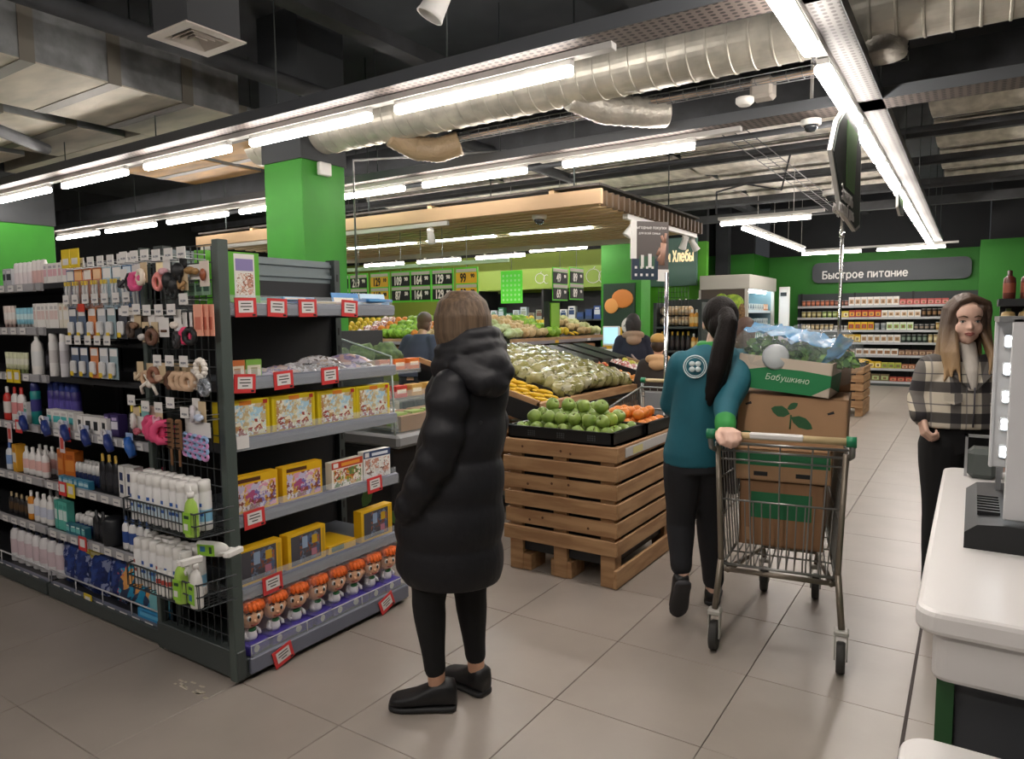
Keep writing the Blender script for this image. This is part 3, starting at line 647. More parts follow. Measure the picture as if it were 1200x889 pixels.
# row 4
for i,(x,z,m_) in enumerate([(-3.03,1.13,K('#d5d9d3',.4)),(-2.95,1.12,K('#cdb3a5',.5)),(-2.995,1.12,K('#7fb5b5',.5))]):
    acc(card_mb(.06,.1,x,z,HY-.01*i,0).box(x-.02,HY-.002-.01*i,z-.04,x+.02,HY-.01*i,z,1),[m_,PAPER],['pale card of elastics at the left of the fourth row','pinkish card of elastics at the left of the fourth row','teal card of elastics at the left of the fourth row'][i],nm='accessory_card')
for i in range(3):
    mb=MB(); ringtie(.036,.016,T((-2.94+.045*i,HY-.03,1.08-.006*i))@Matrix.Rotation(.4*i,4,'Z'),0,mb,wob=.3); acc(mb,[K('#d94a78',.6)],'large raspberry pink scrunchie, %s from the left on the fourth row'%od(i))
for i in range(2):
    x=-2.80+.06*i; mb=MB(); mb.box(x-.022,HY-.03,1.0,x+.022,HY-.018,1.13,0,c=.006); mb.box(x-.007,HY-.028,.93,x+.007,HY-.02,1.0,0,c=.003)
    for a in range(6):
        for b in range(3): mb.box(x-.016+.012*b,HY-.042,1.01+.02*a,x-.012+.012*b,HY-.03,1.014+.02*a,1)
    acc(mb,[K('#7a573a',.5),BLK],['wooden hairbrush hanging bristles out beside the pink scrunchies','dark wooden hairbrush hanging right of the first hairbrush'][i],cat='hairbrush',nm='hairbrush')
for i in range(5):
    x=-2.71+.042*i; mb=card_mb(.042,.06,x,1.10,HY-.006*i,1)
    for k in range(4): mb.tube([(x+.019*cos(a*pi/4),HY-.014-.006*i,1.06-.022*k+.014*sin(a*pi/4)) for a in range(8)],.0065,5,[0,2][(k+i)%2],closed=True)
    acc(mb,[K('#8fb0d8',.5),PAPER,K('#c98fc0',.5)],'pale blue and mauve pack of hair elastics, %s from the left on the lowest hooks'%od(i),nm='elastics_pack')
# further small accessories filling the hooks
rx=random.Random(12); k_=0
for (x,z,c,nm_) in [(-3.06,1.50,'#4b3c33','dark brown'),(-3.02,1.52,'#8a6a52','tan'),(-2.9,1.5,'#26221f','black'),(-2.87,1.47,'#6a4a3a','chestnut'),(-2.73,1.52,'#d9cfc4','ivory'),(-3.02,1.3,'#c9b59a','sand'),(-2.88,1.31,'#8a5a44','rust brown'),(-2.83,1.3,'#b99a84','dusty beige'),(-2.63,1.28,'#d9c9b9','pale cream'),(-3.07,1.10,'#d9d4d0','off-white'),(-3.03,1.06,'#b55a6a','dusky rose'),(-2.87,1.12,'#e0a0b5','pale pink'),(-2.63,1.16,'#c9c4c9','silver grey'),(-2.58,1.15,'#b9c4d9','pale blue'),(-3.1,1.7,'#3a3a40','charcoal'),(-2.93,1.72,'#e9dcc9','cream'),(-2.79,1.74,'#d0a0a8','blush'),(-2.66,1.68,'#b08a5a','caramel'),(-2.7,1.46,'#2a2a2d','jet black'),(-2.94,1.47,'#c4c0bc','light grey')]:
    yy=HY-.012-.006*(k_%4); mb=card_mb(.05,.085,x,z+.02,yy,1); kind=k_%3
    if kind==0: ringtie(.024,.01,T((x,yy-.015,z))@Matrix.Rotation(rx.uniform(-.6,.6),4,'Z'),0,mb,wob=.25)
    elif kind==1: mb.ball((x,yy-.016,z),(.028,.014,.014),10,6); mb.ball((x+.008,yy-.024,z-.006),(.016,.01,.01),8,6)
    else: mb.tube([(x-.022,yy-.01,z+.012),(x,yy-.022,z-.012),(x+.022,yy-.01,z+.012)],.008,6); mb.tube([(x-.015,yy-.01,z-.014),(x+.015,yy-.012,z-.014)],.006,6)
    acc(mb,[K(c,.5),CARDM if k_%2 else PAPER],'%s %s on a small card among the grid accessories'%(nm_,['hair tie','snap clip','claw clip'][kind]),nm=['hair_tie','snap_clip','claw_clip'][kind]); k_+=1
# ------------------------------------------------------------------ two wire baskets of spray cans
def basket(z,label):
    t=thing('wire_basket',label,'basket',(-2.82,1.66,z)); x0,x1,y0,y1=-3.03,-2.485,1.555,GY-.035
    m=MB()
    for q in (0,.05,.1): m.tube([(x0,y1,z+q),(x0+.02,y0,z+q),(x1-.02,y0,z+q),(x1,y1,z+q)],.0032 if q<.1 else .004,5)
    m.build('rim_wires',GW,t); m=MB(); n=21
    for k in range(n): x=lerp(x0+.02,x1-.02,k/(n-1)); m.tube([(x,y1,z),(x,y0,z),(x,y0-.002,z+.1)],.0022,4,smooth=False)
    for k in range(4): 
        y=lerp(y0,y1,k/4)
        for x in (x0+.01,x1-.01): m.tube([(x,y,z),(x,y,z+.1)],.0022,4,smooth=False)
    m.build('bar_wires',GW,t)
    return t
basket(.685,'upper black wire basket hooked on the grid, holding white spray cans'); basket(.40,'lower black wire basket hooked on the grid, holding spray cans and green bottles')
CANW=mat('can_white','#e4e3e2',.3); LBL=K('#2f5fae',.4); CYN=K('#7fb6d6',.4)
def can(r,h,mats,label_z=(.18,.42),n=14,name='spray_can'):
    p=[(r*.94,0),(r,.004),(r,h*label_z[0]),(r*1.002,h*label_z[0]+.0005),(r*1.002,h*label_z[1]),(r,h*label_z[1]+.0005),(r,h*.76),(r*.9,h*.785),(r*.93,h*.79),(r*.9,h*.98),(r*.75,h),(.0001,h)]
    mi=[0,0,0,1,0,0,0,2,2,2,2]
    m=MB().lathe(p,n,mats=mi)
    m.box(-r*.5,-r*1.004,h*.3,r*.5,-r*.87,h*.36,3); m.box(-r*.3,-r*1.004,h*.48,r*.3,-r*.955,h*.55,3)
    return m.build(name,mats)
c1=can(.0265,.205,[CANW,K('#cfe0ea',.3),WHITE,LBL]); c2=can(.0265,.205,[CANW,CYN,WHITE,LBL]); c3=can(.0265,.2,[CANW,CANW,WHITE,K('#a8483f',.4)])
def in_rows(z,protos,lab,grp,x0,nx,ny,dx=.057,y0=1.60,dy=.057):
    for j in range(ny):
        for i in range(nx):
            p=protos[(i*2+j)%len(protos)]; put(p,(x0+dx*i+.004*((i*7+j*3)%3-1),y0+dy*j,z),.2*((i+j)%3-1),lab+', %s from the left in the %s row'%(od(i),['front','back'][j]),'spray can',grp)
in_rows(.689,[c1,c2],'white spray can in the upper basket','cans in the upper basket',-2.985,8,2)
in_rows(.404,[c3,c2,c1],'white spray can in the lower basket','cans in the lower basket',-2.985,7,2)
GLAB=K('#8fc63a',.4)
def spray_bottle(mats,trigger=True,h=.2):
    m=MB(); w=.032
    m.lathe([(w*.95,0),(w,.006),(w,.06),(w*.99,.075),(w*.94,.11),(w*.75,.135),(w*.4,.15),(w*.38,.158)],16,mats=[0,0,0,0,0,0,0],sy=.72)
    m.box(-w*.72,-w*.735,.015,w*.72,-w*.66,.1,1,c=.004); m.box(-w*.5,-w*.75,.03,w*.2,-w*.72,.055,2); m.box(-w*.45,-w*.75,.075,w*.4,-w*.72,.088,3)
    m.lathe([(.013,.155),(.013,.178)],12,mat=4)
    if trigger:
        m.box(-.012,-.06,.178,.012,.028,.205,4,c=.004); m.tube([(0,-.03,.178),(0,-.042,.155),(0,-.038,.14)],.005,6,4); m.box(-.006,-.07,.186,.006,-.058,.2,4)
    else: m.lathe([(.011,.178),(.004,.185),(.003,.2)],10,mat=4)
    return m.build('spray_bottle',mats)
sb=spray_bottle([WHITE,GLAB,K('#2e6f9e',.4),K('#22442f',.4),WHITE]); sq=spray_bottle([K('#a9cf5a',.35),GLAB,WHITE,K('#22442f',.4),WHITE],False)
put(sq,(-2.545,1.57,.689),.1,'lime green and white bottle with narrow cap at the front right of the upper basket','bottle')
put(sq,(-2.63,1.565,.404),.1,'lime green bottle with white cap in the lower basket, left of the trigger bottle','bottle')
put(sb,(-2.535,1.57,.404),-.1,'lime green trigger spray bottle at the right end of the lower basket','bottle')
put(sb,(-2.62,1.64,.61),0,'green and white bottle lying on top of the cans in the lower basket','bottle',rot=(0,radians(88),.25))
for i in range(3):
    o=MB().lathe([(.016,0),(.017,.01),(.017,.05),(.0172,.051),(.0172,.07),(.012,.085),(.011,.105),(.0001,.106)],12,mats=[0,0,1,1,0,2,2]).build('small_bottle',[WHITE,K('#b8473f',.4),WHITE])
    put(o,(-2.79+.036*i,1.57,.404),0,'small white and red bottle, %s from the left at the front of the lower basket'%od(i),'bottle')
# ------------------------------------------------------------------ toys on the end shelves (local front is -Y, turned to face the aisle)
RZ=pi/2
YEL=K('#d9c21f',.4); YEL2=K('#e6b51c',.4); CREAMP=K('#e9e1c8',.5)
PG=picture('game_print',['#e8e0cc','#a9cfe0','#d9d3b0','#b98a5a','#e9e6da','#c9b58a','#9a3c30','#cfdfe0'],32)
PP=picture('puzzle_print',['#b0547f','#e0a0b8','#7d6fb0','#d9a83f','#c9c0d8','#8a4a3a','#e6d9d0'],30)
PB=picture('puzzle_print_dark',['#53525a','#3f4048','#7d4a36','#a0603f','#50607f','#4a4a50','#6f7f95'],28)
PR=picture('puzzle_print_red',['#e9e2d3','#8f9a3f','#d9a03f','#b0482f','#efe9da','#5f7f4a'],34)
PN=picture('puzzle_print_navy',['#e9e4dc','#dcd8d3','#7a5648','#c98f7a','#efece6'],34)
fr=[(.05,.05,.95,.95,1),(.09,.09,.91,.88,2),(.38,.86,.62,.97,3),(.86,.86,.95,.96,4)]
def boxed(name,w,d,h,mats,plates): return carton(name,w,d,h,mats,plates)
g=boxed('board_game_box',.25,.06,.172,[YEL,K('#c9b01c',.4),PG,K('#d97f2a',.4),K('#b5302a',.4)],fr)
for i,y in enumerate([1.885,2.145,2.41,2.66]): put(g,(-2.645,y,TOPZ['C']),RZ+.02*(i%2),'yellow board game box with pale print, %s from the post, middle toy shelf'%od(i),'board game')
p=boxed('puzzle_box',.235,.05,.165,[YEL2,YEL2,PP,K('#5a3420',.4)],[(.1,.08,.94,.78,2),(.1,.83,.6,.93,3)])
for i,y in enumerate([1.93,2.19]): put(p,(-2.65,y,TOPZ['D']),RZ,['yellow puzzle box with pink palace picture, nearest the post','yellow puzzle box with pink palace picture, second from the post'][i],'puzzle')
p=boxed('puzzle_box',.22,.045,.135,[K('#efe8da',.4),K('#c8472f',.4),PR,K('#e9a03c',.4),WHITE],[(0,.74,1,1,1),(.06,.06,.94,.7,2),(.3,.8,.9,.92,3),(.05,.79,.2,.95,4)])
put(p,(-2.65,2.475,TOPZ['D']),RZ+.05,'white puzzle box with red banner and colourful figures','puzzle')
p=boxed('puzzle_box',.19,.045,.15,[K('#ece8e2',.4),K('#33456b',.4),PN,K('#dfe4ee',.4),WHITE],[(0,.76,1,1,1),(.06,.06,.94,.72,2),(.3,.82,.9,.92,3),(.05,.8,.2,.96,4)])
put(p,(-2.65,2.69,TOPZ['D']),RZ-.05,'white puzzle box with navy banner beside the red one','puzzle')
p=boxed('craft_kit_box',.24,.055,.165,[YEL2,K('#4b4a50',.5),PB,K('#c8a024',.4),K('#8fa3bd',.5),K('#b97a8a',.5)],[(.08,.08,.86,.92,1),(.3,.12,.82,.88,2),(.9,.1,.96,.9,3),(.36,.5,.5,.84,4),(.6,.2,.74,.4,5),(.62,.55,.76,.8,3)])
for i,(y,r) in enumerate([(1.93,0),(2.195,.06),(2.665,.04)]): put(p,(-2.645,y,TOPZ['E']),RZ+r,['yellow craft kit box with dark picture, nearest the post on the lower shelf','yellow craft kit box with dark picture, second from the post','yellow craft kit box with dark picture at the far end of the lower shelf'][i],'craft kit')
p=carton('craft_kit_box',.18,.2,.042,[YEL2,K('#3f5f3a',.5),K('#5a5048',.5)],[(.1,.2,.55,.8,1)])
put(p,(-2.72,2.42,TOPZ['E']),RZ,'yellow craft kit box lying flat between the upright ones','craft kit')
# shelf B small packs
p=carton('card_box',.08,.03,.085,[K('#c8703a',.5),K('#dcd5c0',.5),K('#b08a6a',.5)],[(.08,.1,.92,.72,1),(.3,.2,.7,.6,2)])
put(p,(-2.64,1.86,TOPZ['B']),RZ,'small orange topped toy box beside the post, second shelf','toy box')
p=carton('card_box',.08,.03,.085,[K('#7fae4a',.5),K('#dcd5c0',.5),K('#a09a7a',.5)],[(.08,.1,.92,.72,1),(.3,.2,.7,.6,2)])
put(p,(-2.64,1.945,TOPZ['B']),RZ,'small green topped toy box, second from the post, second shelf','toy box')
def pouch(w,d,h,mats,n=8,name='flat_pack'):
    m=MB(); V=[]; F=[]
    for a in range(n+1):
        for b in range(n+1):
            u,v=a/n,b/n; V.append(((u-.5)*w,(v-.5)*d,h*(sin(pi*u)*sin(pi*v))**.5*(1+.25*sin(9*u+7*v))))
    for a in range(n):
        for b in range(n): F.append((a*(n+1)+b,a*(n+1)+b+1,(a+1)*(n+1)+b+1,(a+1)*(n+1)+b))
    m.add(V,F,0,True); m.box(-w/2,-d/2,-.001,w/2,d/2,.0015,0)
    return m.build(name,mats)
LIL=picture('lilac_pack',['#a79ac0','#cfc6dc','#e3dde9','#8f86a8','#d7b8b0'],22,.15); GRYP=picture('grey_pack',['#b9b6bb','#d6d3d6','#8d8a90','#c9b7a6','#e6e4e6','#7a6f68'],26,.12)
for i in range(7):
    y=2.06+.098*i; q=pouch(.1,.24,.032+.006*(i%3),[LIL if i<2 or i==5 else GRYP])
    put(q,(-2.72,y,TOPZ['B']),0,'shiny %s toy pack lying flat, %s from the post on the second shelf'%('lilac' if i<2 or i==5 else 'silver grey',od(i)),'toy pack',rot=(0.05*(i%3-1),.05*(i%2),RZ+.1*(i%3-1)))
for i in range(2):
    q=pouch(.12,.22,.03,[LIL if i else GRYP]); put(q,(-2.75,2.42+.2*i,TOPZ['B']+.042),0,'shiny toy pack on top of the others, %s one on the second shelf'%['nearer','farther'][i],'toy pack',rot=(.06,-.04,RZ+.3))
# shelf A gift bag, carton and albums
m=MB().prism([(-.07,0),(.07,0),(.075,.24),(-.06,.24)],-.03,.03,'y').box(-.03,-.032,.09,.06,-.0295,.2,1).build('gift_bag',[K('#5fae2f',.5),K('#7fbf4a',.5)])
put(m,(-2.78,1.86,TOPZ['A']),RZ+.25,'plain bright green gift bag on the top toy shelf by the post','gift bag')
DOTS=picture('animal_print',['#efe9df','#efe9df','#b07a5a','#d9a08a','#efe9df','#8f5a44'],60)
m=carton('gift_box',.16,.07,.235,[K('#5fae2f',.5),K('#e6e2dc',.5),K('#8f83b5',.5),DOTS],[(.25,.17,.85,.97,1),(.29,.66,.81,.88,2),(.3,.22,.8,.62,3)])
put(m,(-2.7,1.94,TOPZ['A']),RZ-.1,'green gift box with white window print and purple band','gift box')
ALB=['#e7e0cc','#cfe0e8','#7fb4da','#3f86c4','#e9e4dc','#5a9fd0','#d8c9a0','#bcd6e6']
for i,(y,dy,n,zz) in enumerate([(2.13,.2,3,0),(2.35,.18,2,0),(2.50,.16,2,0),(2.66,.2,3,0)]):
    for k in range(n):
        c=ALB[(i*3+k)%8]; q=MB().box(-dy/2,-.12,0,dy/2,.12,.014,0,c=.001).box(-dy*.35,-.1,.0138,dy*.3,.06,.0146,1).box(-dy*.45,-.1206,.003,dy*.2,-.1198,.011,1).build('picture_album',[K(c,.4),K(ALB[(i*3+k+2)%8],.4)])
        put(q,(-2.72+.01*k,y+.012*k,TOPZ['A']+.0152*k),RZ+.12*(k-1),'%s picture album, %s up in stack number %s from the post, top toy shelf'%({'#e7e0cc':'cream','#e9e4dc':'cream','#d8c9a0':'sand coloured'}.get(c,'blue toned'),['lowest','second','third'][k],['one','two','three','four'][i]),'book')
for i in range(2):
    q=MB().box(-.09,-.002,0,.09,.004,.075,0,c=.001).box(-.08,-.003,.01,.05,-.0015,.05,1).build('picture_album',[K(['#3f86c4','#bcd6e6'][i],.4),K(['#e7e0cc','#3f86c4'][i],.4)])
    put(q,(-2.62,2.5+.19*i,TOPZ['A']),0,['bright blue album standing against the clear guard, top shelf','pale blue album standing at the far end of the top shelf'][i],'book',rot=(-.25,0,RZ))
# ------------------------------------------------------------------ boxed dolls on the base
SKIN=mat('doll_skin','#e2b08c',.45); ORG=mat('doll_hair','#ec6a20',.6,var=.15,scale=60,bump=.4,bscale=90); PUR=K('#4a3f9a',.4); INK=K('#22201f',.4); GRN=K('#2f7a4a',.5); LIP=K('#b5564a',.5)
def sc_(m): m.v=[(p[0]*1.2,p[1]*1.2+.004,.14+(p[2]-.135)*1.2) for p in m.v]
def doll():
    t=thing('doll_box','x','doll',(0,0,0))
    b=MB().box(-.058,-.055,0,.058,.045,.045,0,c=.003).box(-.056,.04,.045,.056,.045,.215,2).build('purple_tray',[PUR,PUR,K('#c9a5a5',.5)],t,world=False)
    MB().lathe([(.016,0),(.016,.001)],16,M=Matrix.Translation((-.02,-.0555,.022))@Matrix.Rotation(pi/2,4,'X')).build('round_emblem',PAPER,b,world=False)
    m=MB().lathe([(.026,.045),(.03,.06),(.026,.085),(.014,.1),(.012,.11)],14,mat=0)
    m.tube([(-.026,0,.09),(-.042,-.012,.072),(-.036,-.02,.062)],[.009,.008,.008],8,0).tube([(.026,0,.09),(.042,-.012,.072),(.036,-.02,.062)],[.009,.008,.008],8,0)
    m.ball((0,-.012,.092),(.02,.016,.01),10,6,1)
    m.build('doll_body',[K('#d8d6dc',.5),GRN],t,world=False)
    h=MB().ball((0,-.005,.145),(.046,.042,.044),16,10,0).ball((0,-.048,.138),(.007,.008,.006),8,6,0)
    for s in (-1,1): h.ball((.046*s,-.002,.14),(.009,.006,.012),8,6,0)
    sc_(h); hd=h.build('head',[SKIN],t,world=False)
    f=MB()
    for s in (-1,1):
        f.ball((.017*s,-.041,.149),(.0085,.005,.011),10,6,0).ball((.0155*s,-.0455,.148),(.0045,.003,.0075),8,6,1)
        f.tube([(.009*s,-.044,.166),(.018*s,-.0425,.17),(.027*s,-.038,.165)],.0024,5,1)
    f.tube([(-.012,-.043,.124),(0,-.0455,.121),(.012,-.043,.124)],.0022,5,2)
    sc_(f); f.build('face',[WHITE,INK,LIP],hd,world=False)
    hr=MB().ball((0,.006,.158),(.05,.043,.042),16,8,0)
    for k in range(9):
        a=-1.3+k*.325; hr.tube([(0.02*sin(a),-.01,.196),(.042*sin(a),-.036*cos(a)-.004,.188),(.05*sin(a)+.006,-.047*cos(a),.171)],[.012,.013,.004],7,0)
    sc_(hr); hr.build('hair',[ORG],hd,world=False)
    hd.rotation_euler=(0,0,-.38)
    MB().box(-.057,-.054,.045,-.0564,.04,.235).box(.0564,-.054,.045,.057,.04,.235).box(-.057,-.054,.2345,.057,.04,.235).build('clear_window',glass('doll_window','#e6e6ea',.06),t,world=False)
    return t
d0=doll()
for i,y in enumerate([1.855,1.978,2.1,2.222,2.342,2.465,2.588,2.71]):
    put(d0,(-2.605,y,.0955),RZ+[.15,.1,-.1,.2,.05,-.15,.1,.05][i],'boxed orange-haired boy doll on purple tray, %s from the post in the bottom row'%od(i),'doll')
# ------------------------------------------------------------------ toiletries shelves facing the camera
CF=1.775; CB=2.22
PRAIL=mat('rail_grey','#a9a8ab',.4)
def toiletry_unit(x0,x1,label,levels,half=None):
    t=thing('toiletry_shelf',label,'shelf',((x0+x1)/2,2,0))
    MB().box(x0,CB,.08,x1,CB+.03,1.80).build('back_panel',mat('back_panel_black','#1c1d20',.6),t)
    MB().box(x0+.005,CF-.02,.015,x1-.005,CB,.085,c=.004).build('base_plinth',DGREY,t)
    for x in (x0+.02,x1-.02): MB().box(x-.02,CB-.01,0,x+.02,CB+.04,1.82).build('upright',BLACK,t)
    for z,tags_ in levels:
        yf=CF if z<1 else CF+.02
        s=MB().box(x0+.01,yf+.012,z-.028,x1-.01,CB,z).build('shelf',mat('shelf_black','#242528',.5),t)
        xa,xb=x0+.01,x1-.01
        if half and z>1: xb=half
        MB().prism([(yf+.012,z-.04),(yf-.002,z-.036),(yf-.004,z+.004),(yf+.012,z+.006)],xa,xb,'x').build('price_rail',PRAIL if z>.2 else RAILM,s)
        n=int((xb-xa)/.115)
        for k in range(n):
            x=xa+.07+.115*k
            MB().box(x-.034,yf-.007,z-.034,x+.034,yf-.0055,z+.001,0).box(x-.024,yf-.0075,z-.02,x+.014,yf-.0068,z-.014,1).build('price_card',[PAPER,mat('card_ink','#8b8b93',.6)],s)
        for x,col in tags_:
            m=MB(); m.box(x-.04,yf-.014,z-.05,x+.04,yf-.011,z+.025,0); m.box(x-.026,yf-.0148,z-.03,x+.026,yf-.0138,z+.012,1)
            m.build('promo_tag',[K(col,.45),PAPER],s)
        if z<.2:
            mm=MB(); mm.tube([(xa,yf,z),(xa,yf,z+.07),(xb,yf,z+.07),(xb,yf,z)],.004,5)
            for k in range(1,4): mm.tube([(lerp(xa,xb,k/4),yf,z),(lerp(xa,xb,k/4),yf,z+.07)],.003,5)
            mm.build('guard_wire',mat('wire_white','#c9c9cc',.4),s)
    return t
LV=[1.745,1.505,1.245,.965,.665,.395,.09]
toiletry_unit(-6.7,-4.275,'black toiletry shelf unit at the left edge, with white bottles and pale price rails',[(LV[0],[]),(LV[1],[]),(LV[2],[(-4.62,'#e3c62a'),(-4.53,'#e3c62a')]),(LV[3],[(-4.5,'#d23a3a')]),(LV[4],[]),(LV[5],[]),(LV[6],[])])
toiletry_unit(-4.265,-3.14,'black toiletry shelf unit next to the grid panel, with blue bags on its base',[(LV[0],[]),(LV[1],[]),(LV[2],[]),(LV[3],[(-3.95,'#d23a3a')]),(LV[4],[(-4.03,'#d23a3a'),(-3.94,'#e3c62a')]),(LV[5],[(-3.85,'#d23a3a')]),(LV[6],[(-3.83,'#e3c62a')])],half=-4.2)
tag(MB().box(-3.6,CB-.03,.98,-3.2,CB-.005,1.3).build('display_board',K('#b8481f',.5)),'plain orange display panel behind the razors, left of the grid','panel')
# generic products -------------------------------------------------
def bottle(prof,mats,mi,n=12,sx=1,sy=1,name='bottle',patch=None):
    m=MB().lathe(prof,n,mats=mi,sx=sx,sy=sy)
    if patch:
        for (x0,z0,x1,z1,k) in patch:
            y=-max(p[0] for p in prof)*sy; m.box(x0,y*1.01,z0,x1,y*.86,z1,k)
    return m.build(name,mats)
def stick(c1,c2,h=.125,r=.024): return bottle([(r*.95,0),(r,.004),(r,h*.55),(r*.99,h*.56),(r*.97,h*.85),(r*.75,h*.97),(.0001,h)],[K(c1,.4),K(c2,.4)],[0,0,0,1,1,1],sy=.65,name='deodorant_stick')
def tubep(c1,c2,c3,h=.13,w=.024): return bottle([(w*.62,0),(w*.62,.022),(w*.85,.023),(w*.95,.05),(w*1.0,h*.7),(w*1.08,h)],[K(c1,.4),K(c2,.4),K(c3,.4)],[2,2,0,1,0],sy=.45,name='cosmetic_tube')
def aero(c1,c2,h=.19,r=.024,c3='#e9e6e2'): 
    return bottle([(r*.94,0),(r,.004),(r,h*.3),(r*1.003,h*.31),(r*1.003,h*.6),(r,h*.61),(r,h*.78),(r*.86,h*.8),(r*.9,h*.81),(r*.85,h*.97),(r*.6,h),(.0001,h)],[K(c1,.35),K(c3,.4),K(c2,.4)],[0,0,0,1,0,0,0,2,2,2,2],name='aerosol_can')
def flask(c1,c2,h=.17,r=.034,cl='#e9e6e2',sy=.55): 
    return bottle([(r*.94,0),(r,.006),(r,h*.2),(r*1.004,h*.21),(r*1.004,h*.55),(r,h*.56),(r*.9,h*.72),(r*.45,h*.8),(r*.4,h*.81),(r*.4,h*.98),(.0001,h)],[K(c1,.35),K(cl,.4),K(c2,.4)],[0,0,0,1,0,0,0,2,2,2],sy=sy,name='bottle')
def rollon(c1,c2,h=.095,r=.02): return bottle([(r*.9,0),(r,.004),(r*.95,h*.5),(r*.8,h*.55),(r*.95,h*.56),(r*.9,h*.9),(r*.6,h),(.0001,h)],[K(c1,.3),K(c2,.4)],[0,0,0,1,1,1,1],name='roll_on')
def bx(w,d,h,c1,c2,c3=None,pl=None): return carton('carton',w,d,h,[K(c1,.45),K(c2,.45),K(c3 or c2,.45)],pl or [(.1,.35,.9,.7,1),(.2,.75,.8,.88,2)],c=.001)
def prow(proto,x0,n,dx,z,label,cat,group,y=None,rows=1,dy=.055,shelf=''):
    y=y if y is not None else CF+.05
    for i in range(n):
        for j in range(rows):
            if n==1: lab=label+shelf
            else: lab='%s, %s from the left%s'%(label,od(i),shelf)
            if rows>1: lab+=(' in front' if j==0 else ', behind')
            put(proto,(x0+dx*i,y+dy*j,z),.12*((i*5+j*3)%3-1),lab,cat,group if n>1 or rows>1 else None)
S=[' on the top toiletry shelf',' on the second toiletry shelf',' on the third toiletry shelf',' on the fourth toiletry shelf',' on the fifth toiletry shelf',' on the sixth toiletry shelf',' on the base shelf']
z=LV[0]
prow(bx(.05,.04,.1,'#b9b9bf','#3a3d44','#d8d6d9'),-4.70,2,.055,z,'grey and white carton','carton','grey cartons on the top shelf',y=1.84,shelf=S[0])
prow(stick('#e9dfe0','#f0eceb',.13),-4.58,4,.053,z,'white deodorant stick with pale pink print','deodorant','pale sticks on the top shelf',y=1.84,shelf=S[0])
prow(stick('#dfb9b4','#efe9e6',.135),-4.36,3,.053,z,'white topped pink deodorant stick','deodorant','pink sticks on the top shelf',y=1.84,shelf=S[0])
prow(bx(.05,.04,.105,'#ece8e4','#e3b5bd','#b7b3b8'),-4.2,7,.054,z,'white carton with pink picture','carton','white cartons on the top shelf',y=1.84,shelf=S[0])
z=LV[1]
prow(tubep('#e6d5cc','#e9e4df','#d9b9ae'),-4.76,3,.05,z,'blush cosmetic tube','tube','blush tubes',y=1.84,shelf=S[1])
prow(tubep('#8fcde0','#cfeaf0','#e9e6e2',.115),-4.6,5,.046,z,'light blue and white tube','tube','blue tubes',y=1.84,shelf=S[1])
prow(bx(.045,.035,.135,'#ece9e4','#e0c9c4','#c9c5c4'),-4.36,6,.049,z,'tall white cosmetics carton','carton','white cartons on the second shelf',y=1.84,shelf=S[1])
prow(bx(.045,.035,.13,'#e8e2d2','#ece9e4','#d8b9a4'),-4.06,4,.05,z,'tall cream cosmetics carton','carton','cream cartons on the second shelf',y=1.84,shelf=S[1])
z=LV[2]
prow(tubep('#d5d8b4','#e6e6d4','#b8c98a',.12),-4.78,6,.048,z,'pale green cosmetic tube','tube','pale green tubes',y=1.84,shelf=S[2])
prow(flask('#e9e6e2','#e9e6e2',.24,.052,'#dfe0e0'),-4.36,1,.1,z,'large plain white bottle on the third toiletry shelf','bottle','')
prow(aero('#e6e4e2','#e9e6e2',.235,.024,'#d4d0cf'),-4.17,1,.1,z,'tall white aerosol right of the large white bottle','spray can','')
prow(aero('#dcdade','#e9e6e2',.235,.024,'#c9c6cc'),-4.05,1,.1,z,'tall greyish white aerosol, second right of the large white bottle','spray can','')
prow(flask('#2e2c30','#3a383c',.16,.03,'#55525a'),-4.75,5,.075,z,'dark bottle','bottle','dark bottles at the back of the third shelf',y=2.05,shelf=S[2]+' at the back')
z=LV[3]
prow(flask('#c8342c','#e9e6e2',.2,.04,'#d9d4ce'),-4.78,1,.1,z,'red bottle with white label at the left edge, fourth shelf','bottle','')
prow(flask('#e4e0de','#c8342c',.2,.036,'#d98f8f'),-4.68,2,.085,z,'white bottle with red cap','bottle','white bottles with red cap',shelf=S[3])
prow(bx(.055,.05,.12,'#e6e3e0','#55a39a','#b9b5b4'),-4.5,1,.07,z,'small white carton with teal band, fourth shelf','carton','')
prow(aero('#1f8a86','#2a2f6e',.235,.027,'#3f3a80'),-4.42,1,.06,z,'teal aerosol can with navy cap','spray can','')
prow(aero('#3a2f78','#2a3a86',.24,.027,'#5a4fa0'),-4.34,5,.066,z,'purple aerosol can with blue cap','spray can','purple cans on the fourth shelf',y=1.88,shelf=S[3])
prow(bx(.075,.05,.1,'#e9e6e2','#4fb5b5','#c9c5c4'),-4.19,4,.08,z,'white carton with turquoise label','carton','turquoise cartons on the fourth shelf',y=1.815,shelf=S[3])
prow(bx(.075,.05,.09,'#e9e6e2','#23252a','#c9c5c4',[(.25,.25,.75,.75,1),(.38,.4,.62,.6,0)]),-3.86,4,.08,z,'white carton with round black dot','carton','black dot cartons',y=1.815,shelf=S[3])
prow(bx(.06,.05,.11,'#3d2f63','#dcd8e2','#b9a8d0'),-3.62,2,.07,z,'purple and white carton','carton','purple cartons on the fourth shelf',y=1.83,shelf=S[3])
prow(flask('#23232a','#d9c23a',.16,.03,'#3a3a44'),-3.46,3,.07,z,'black bottle with yellow cap','bottle','black bottles with yellow cap',y=1.85,shelf=S[3])
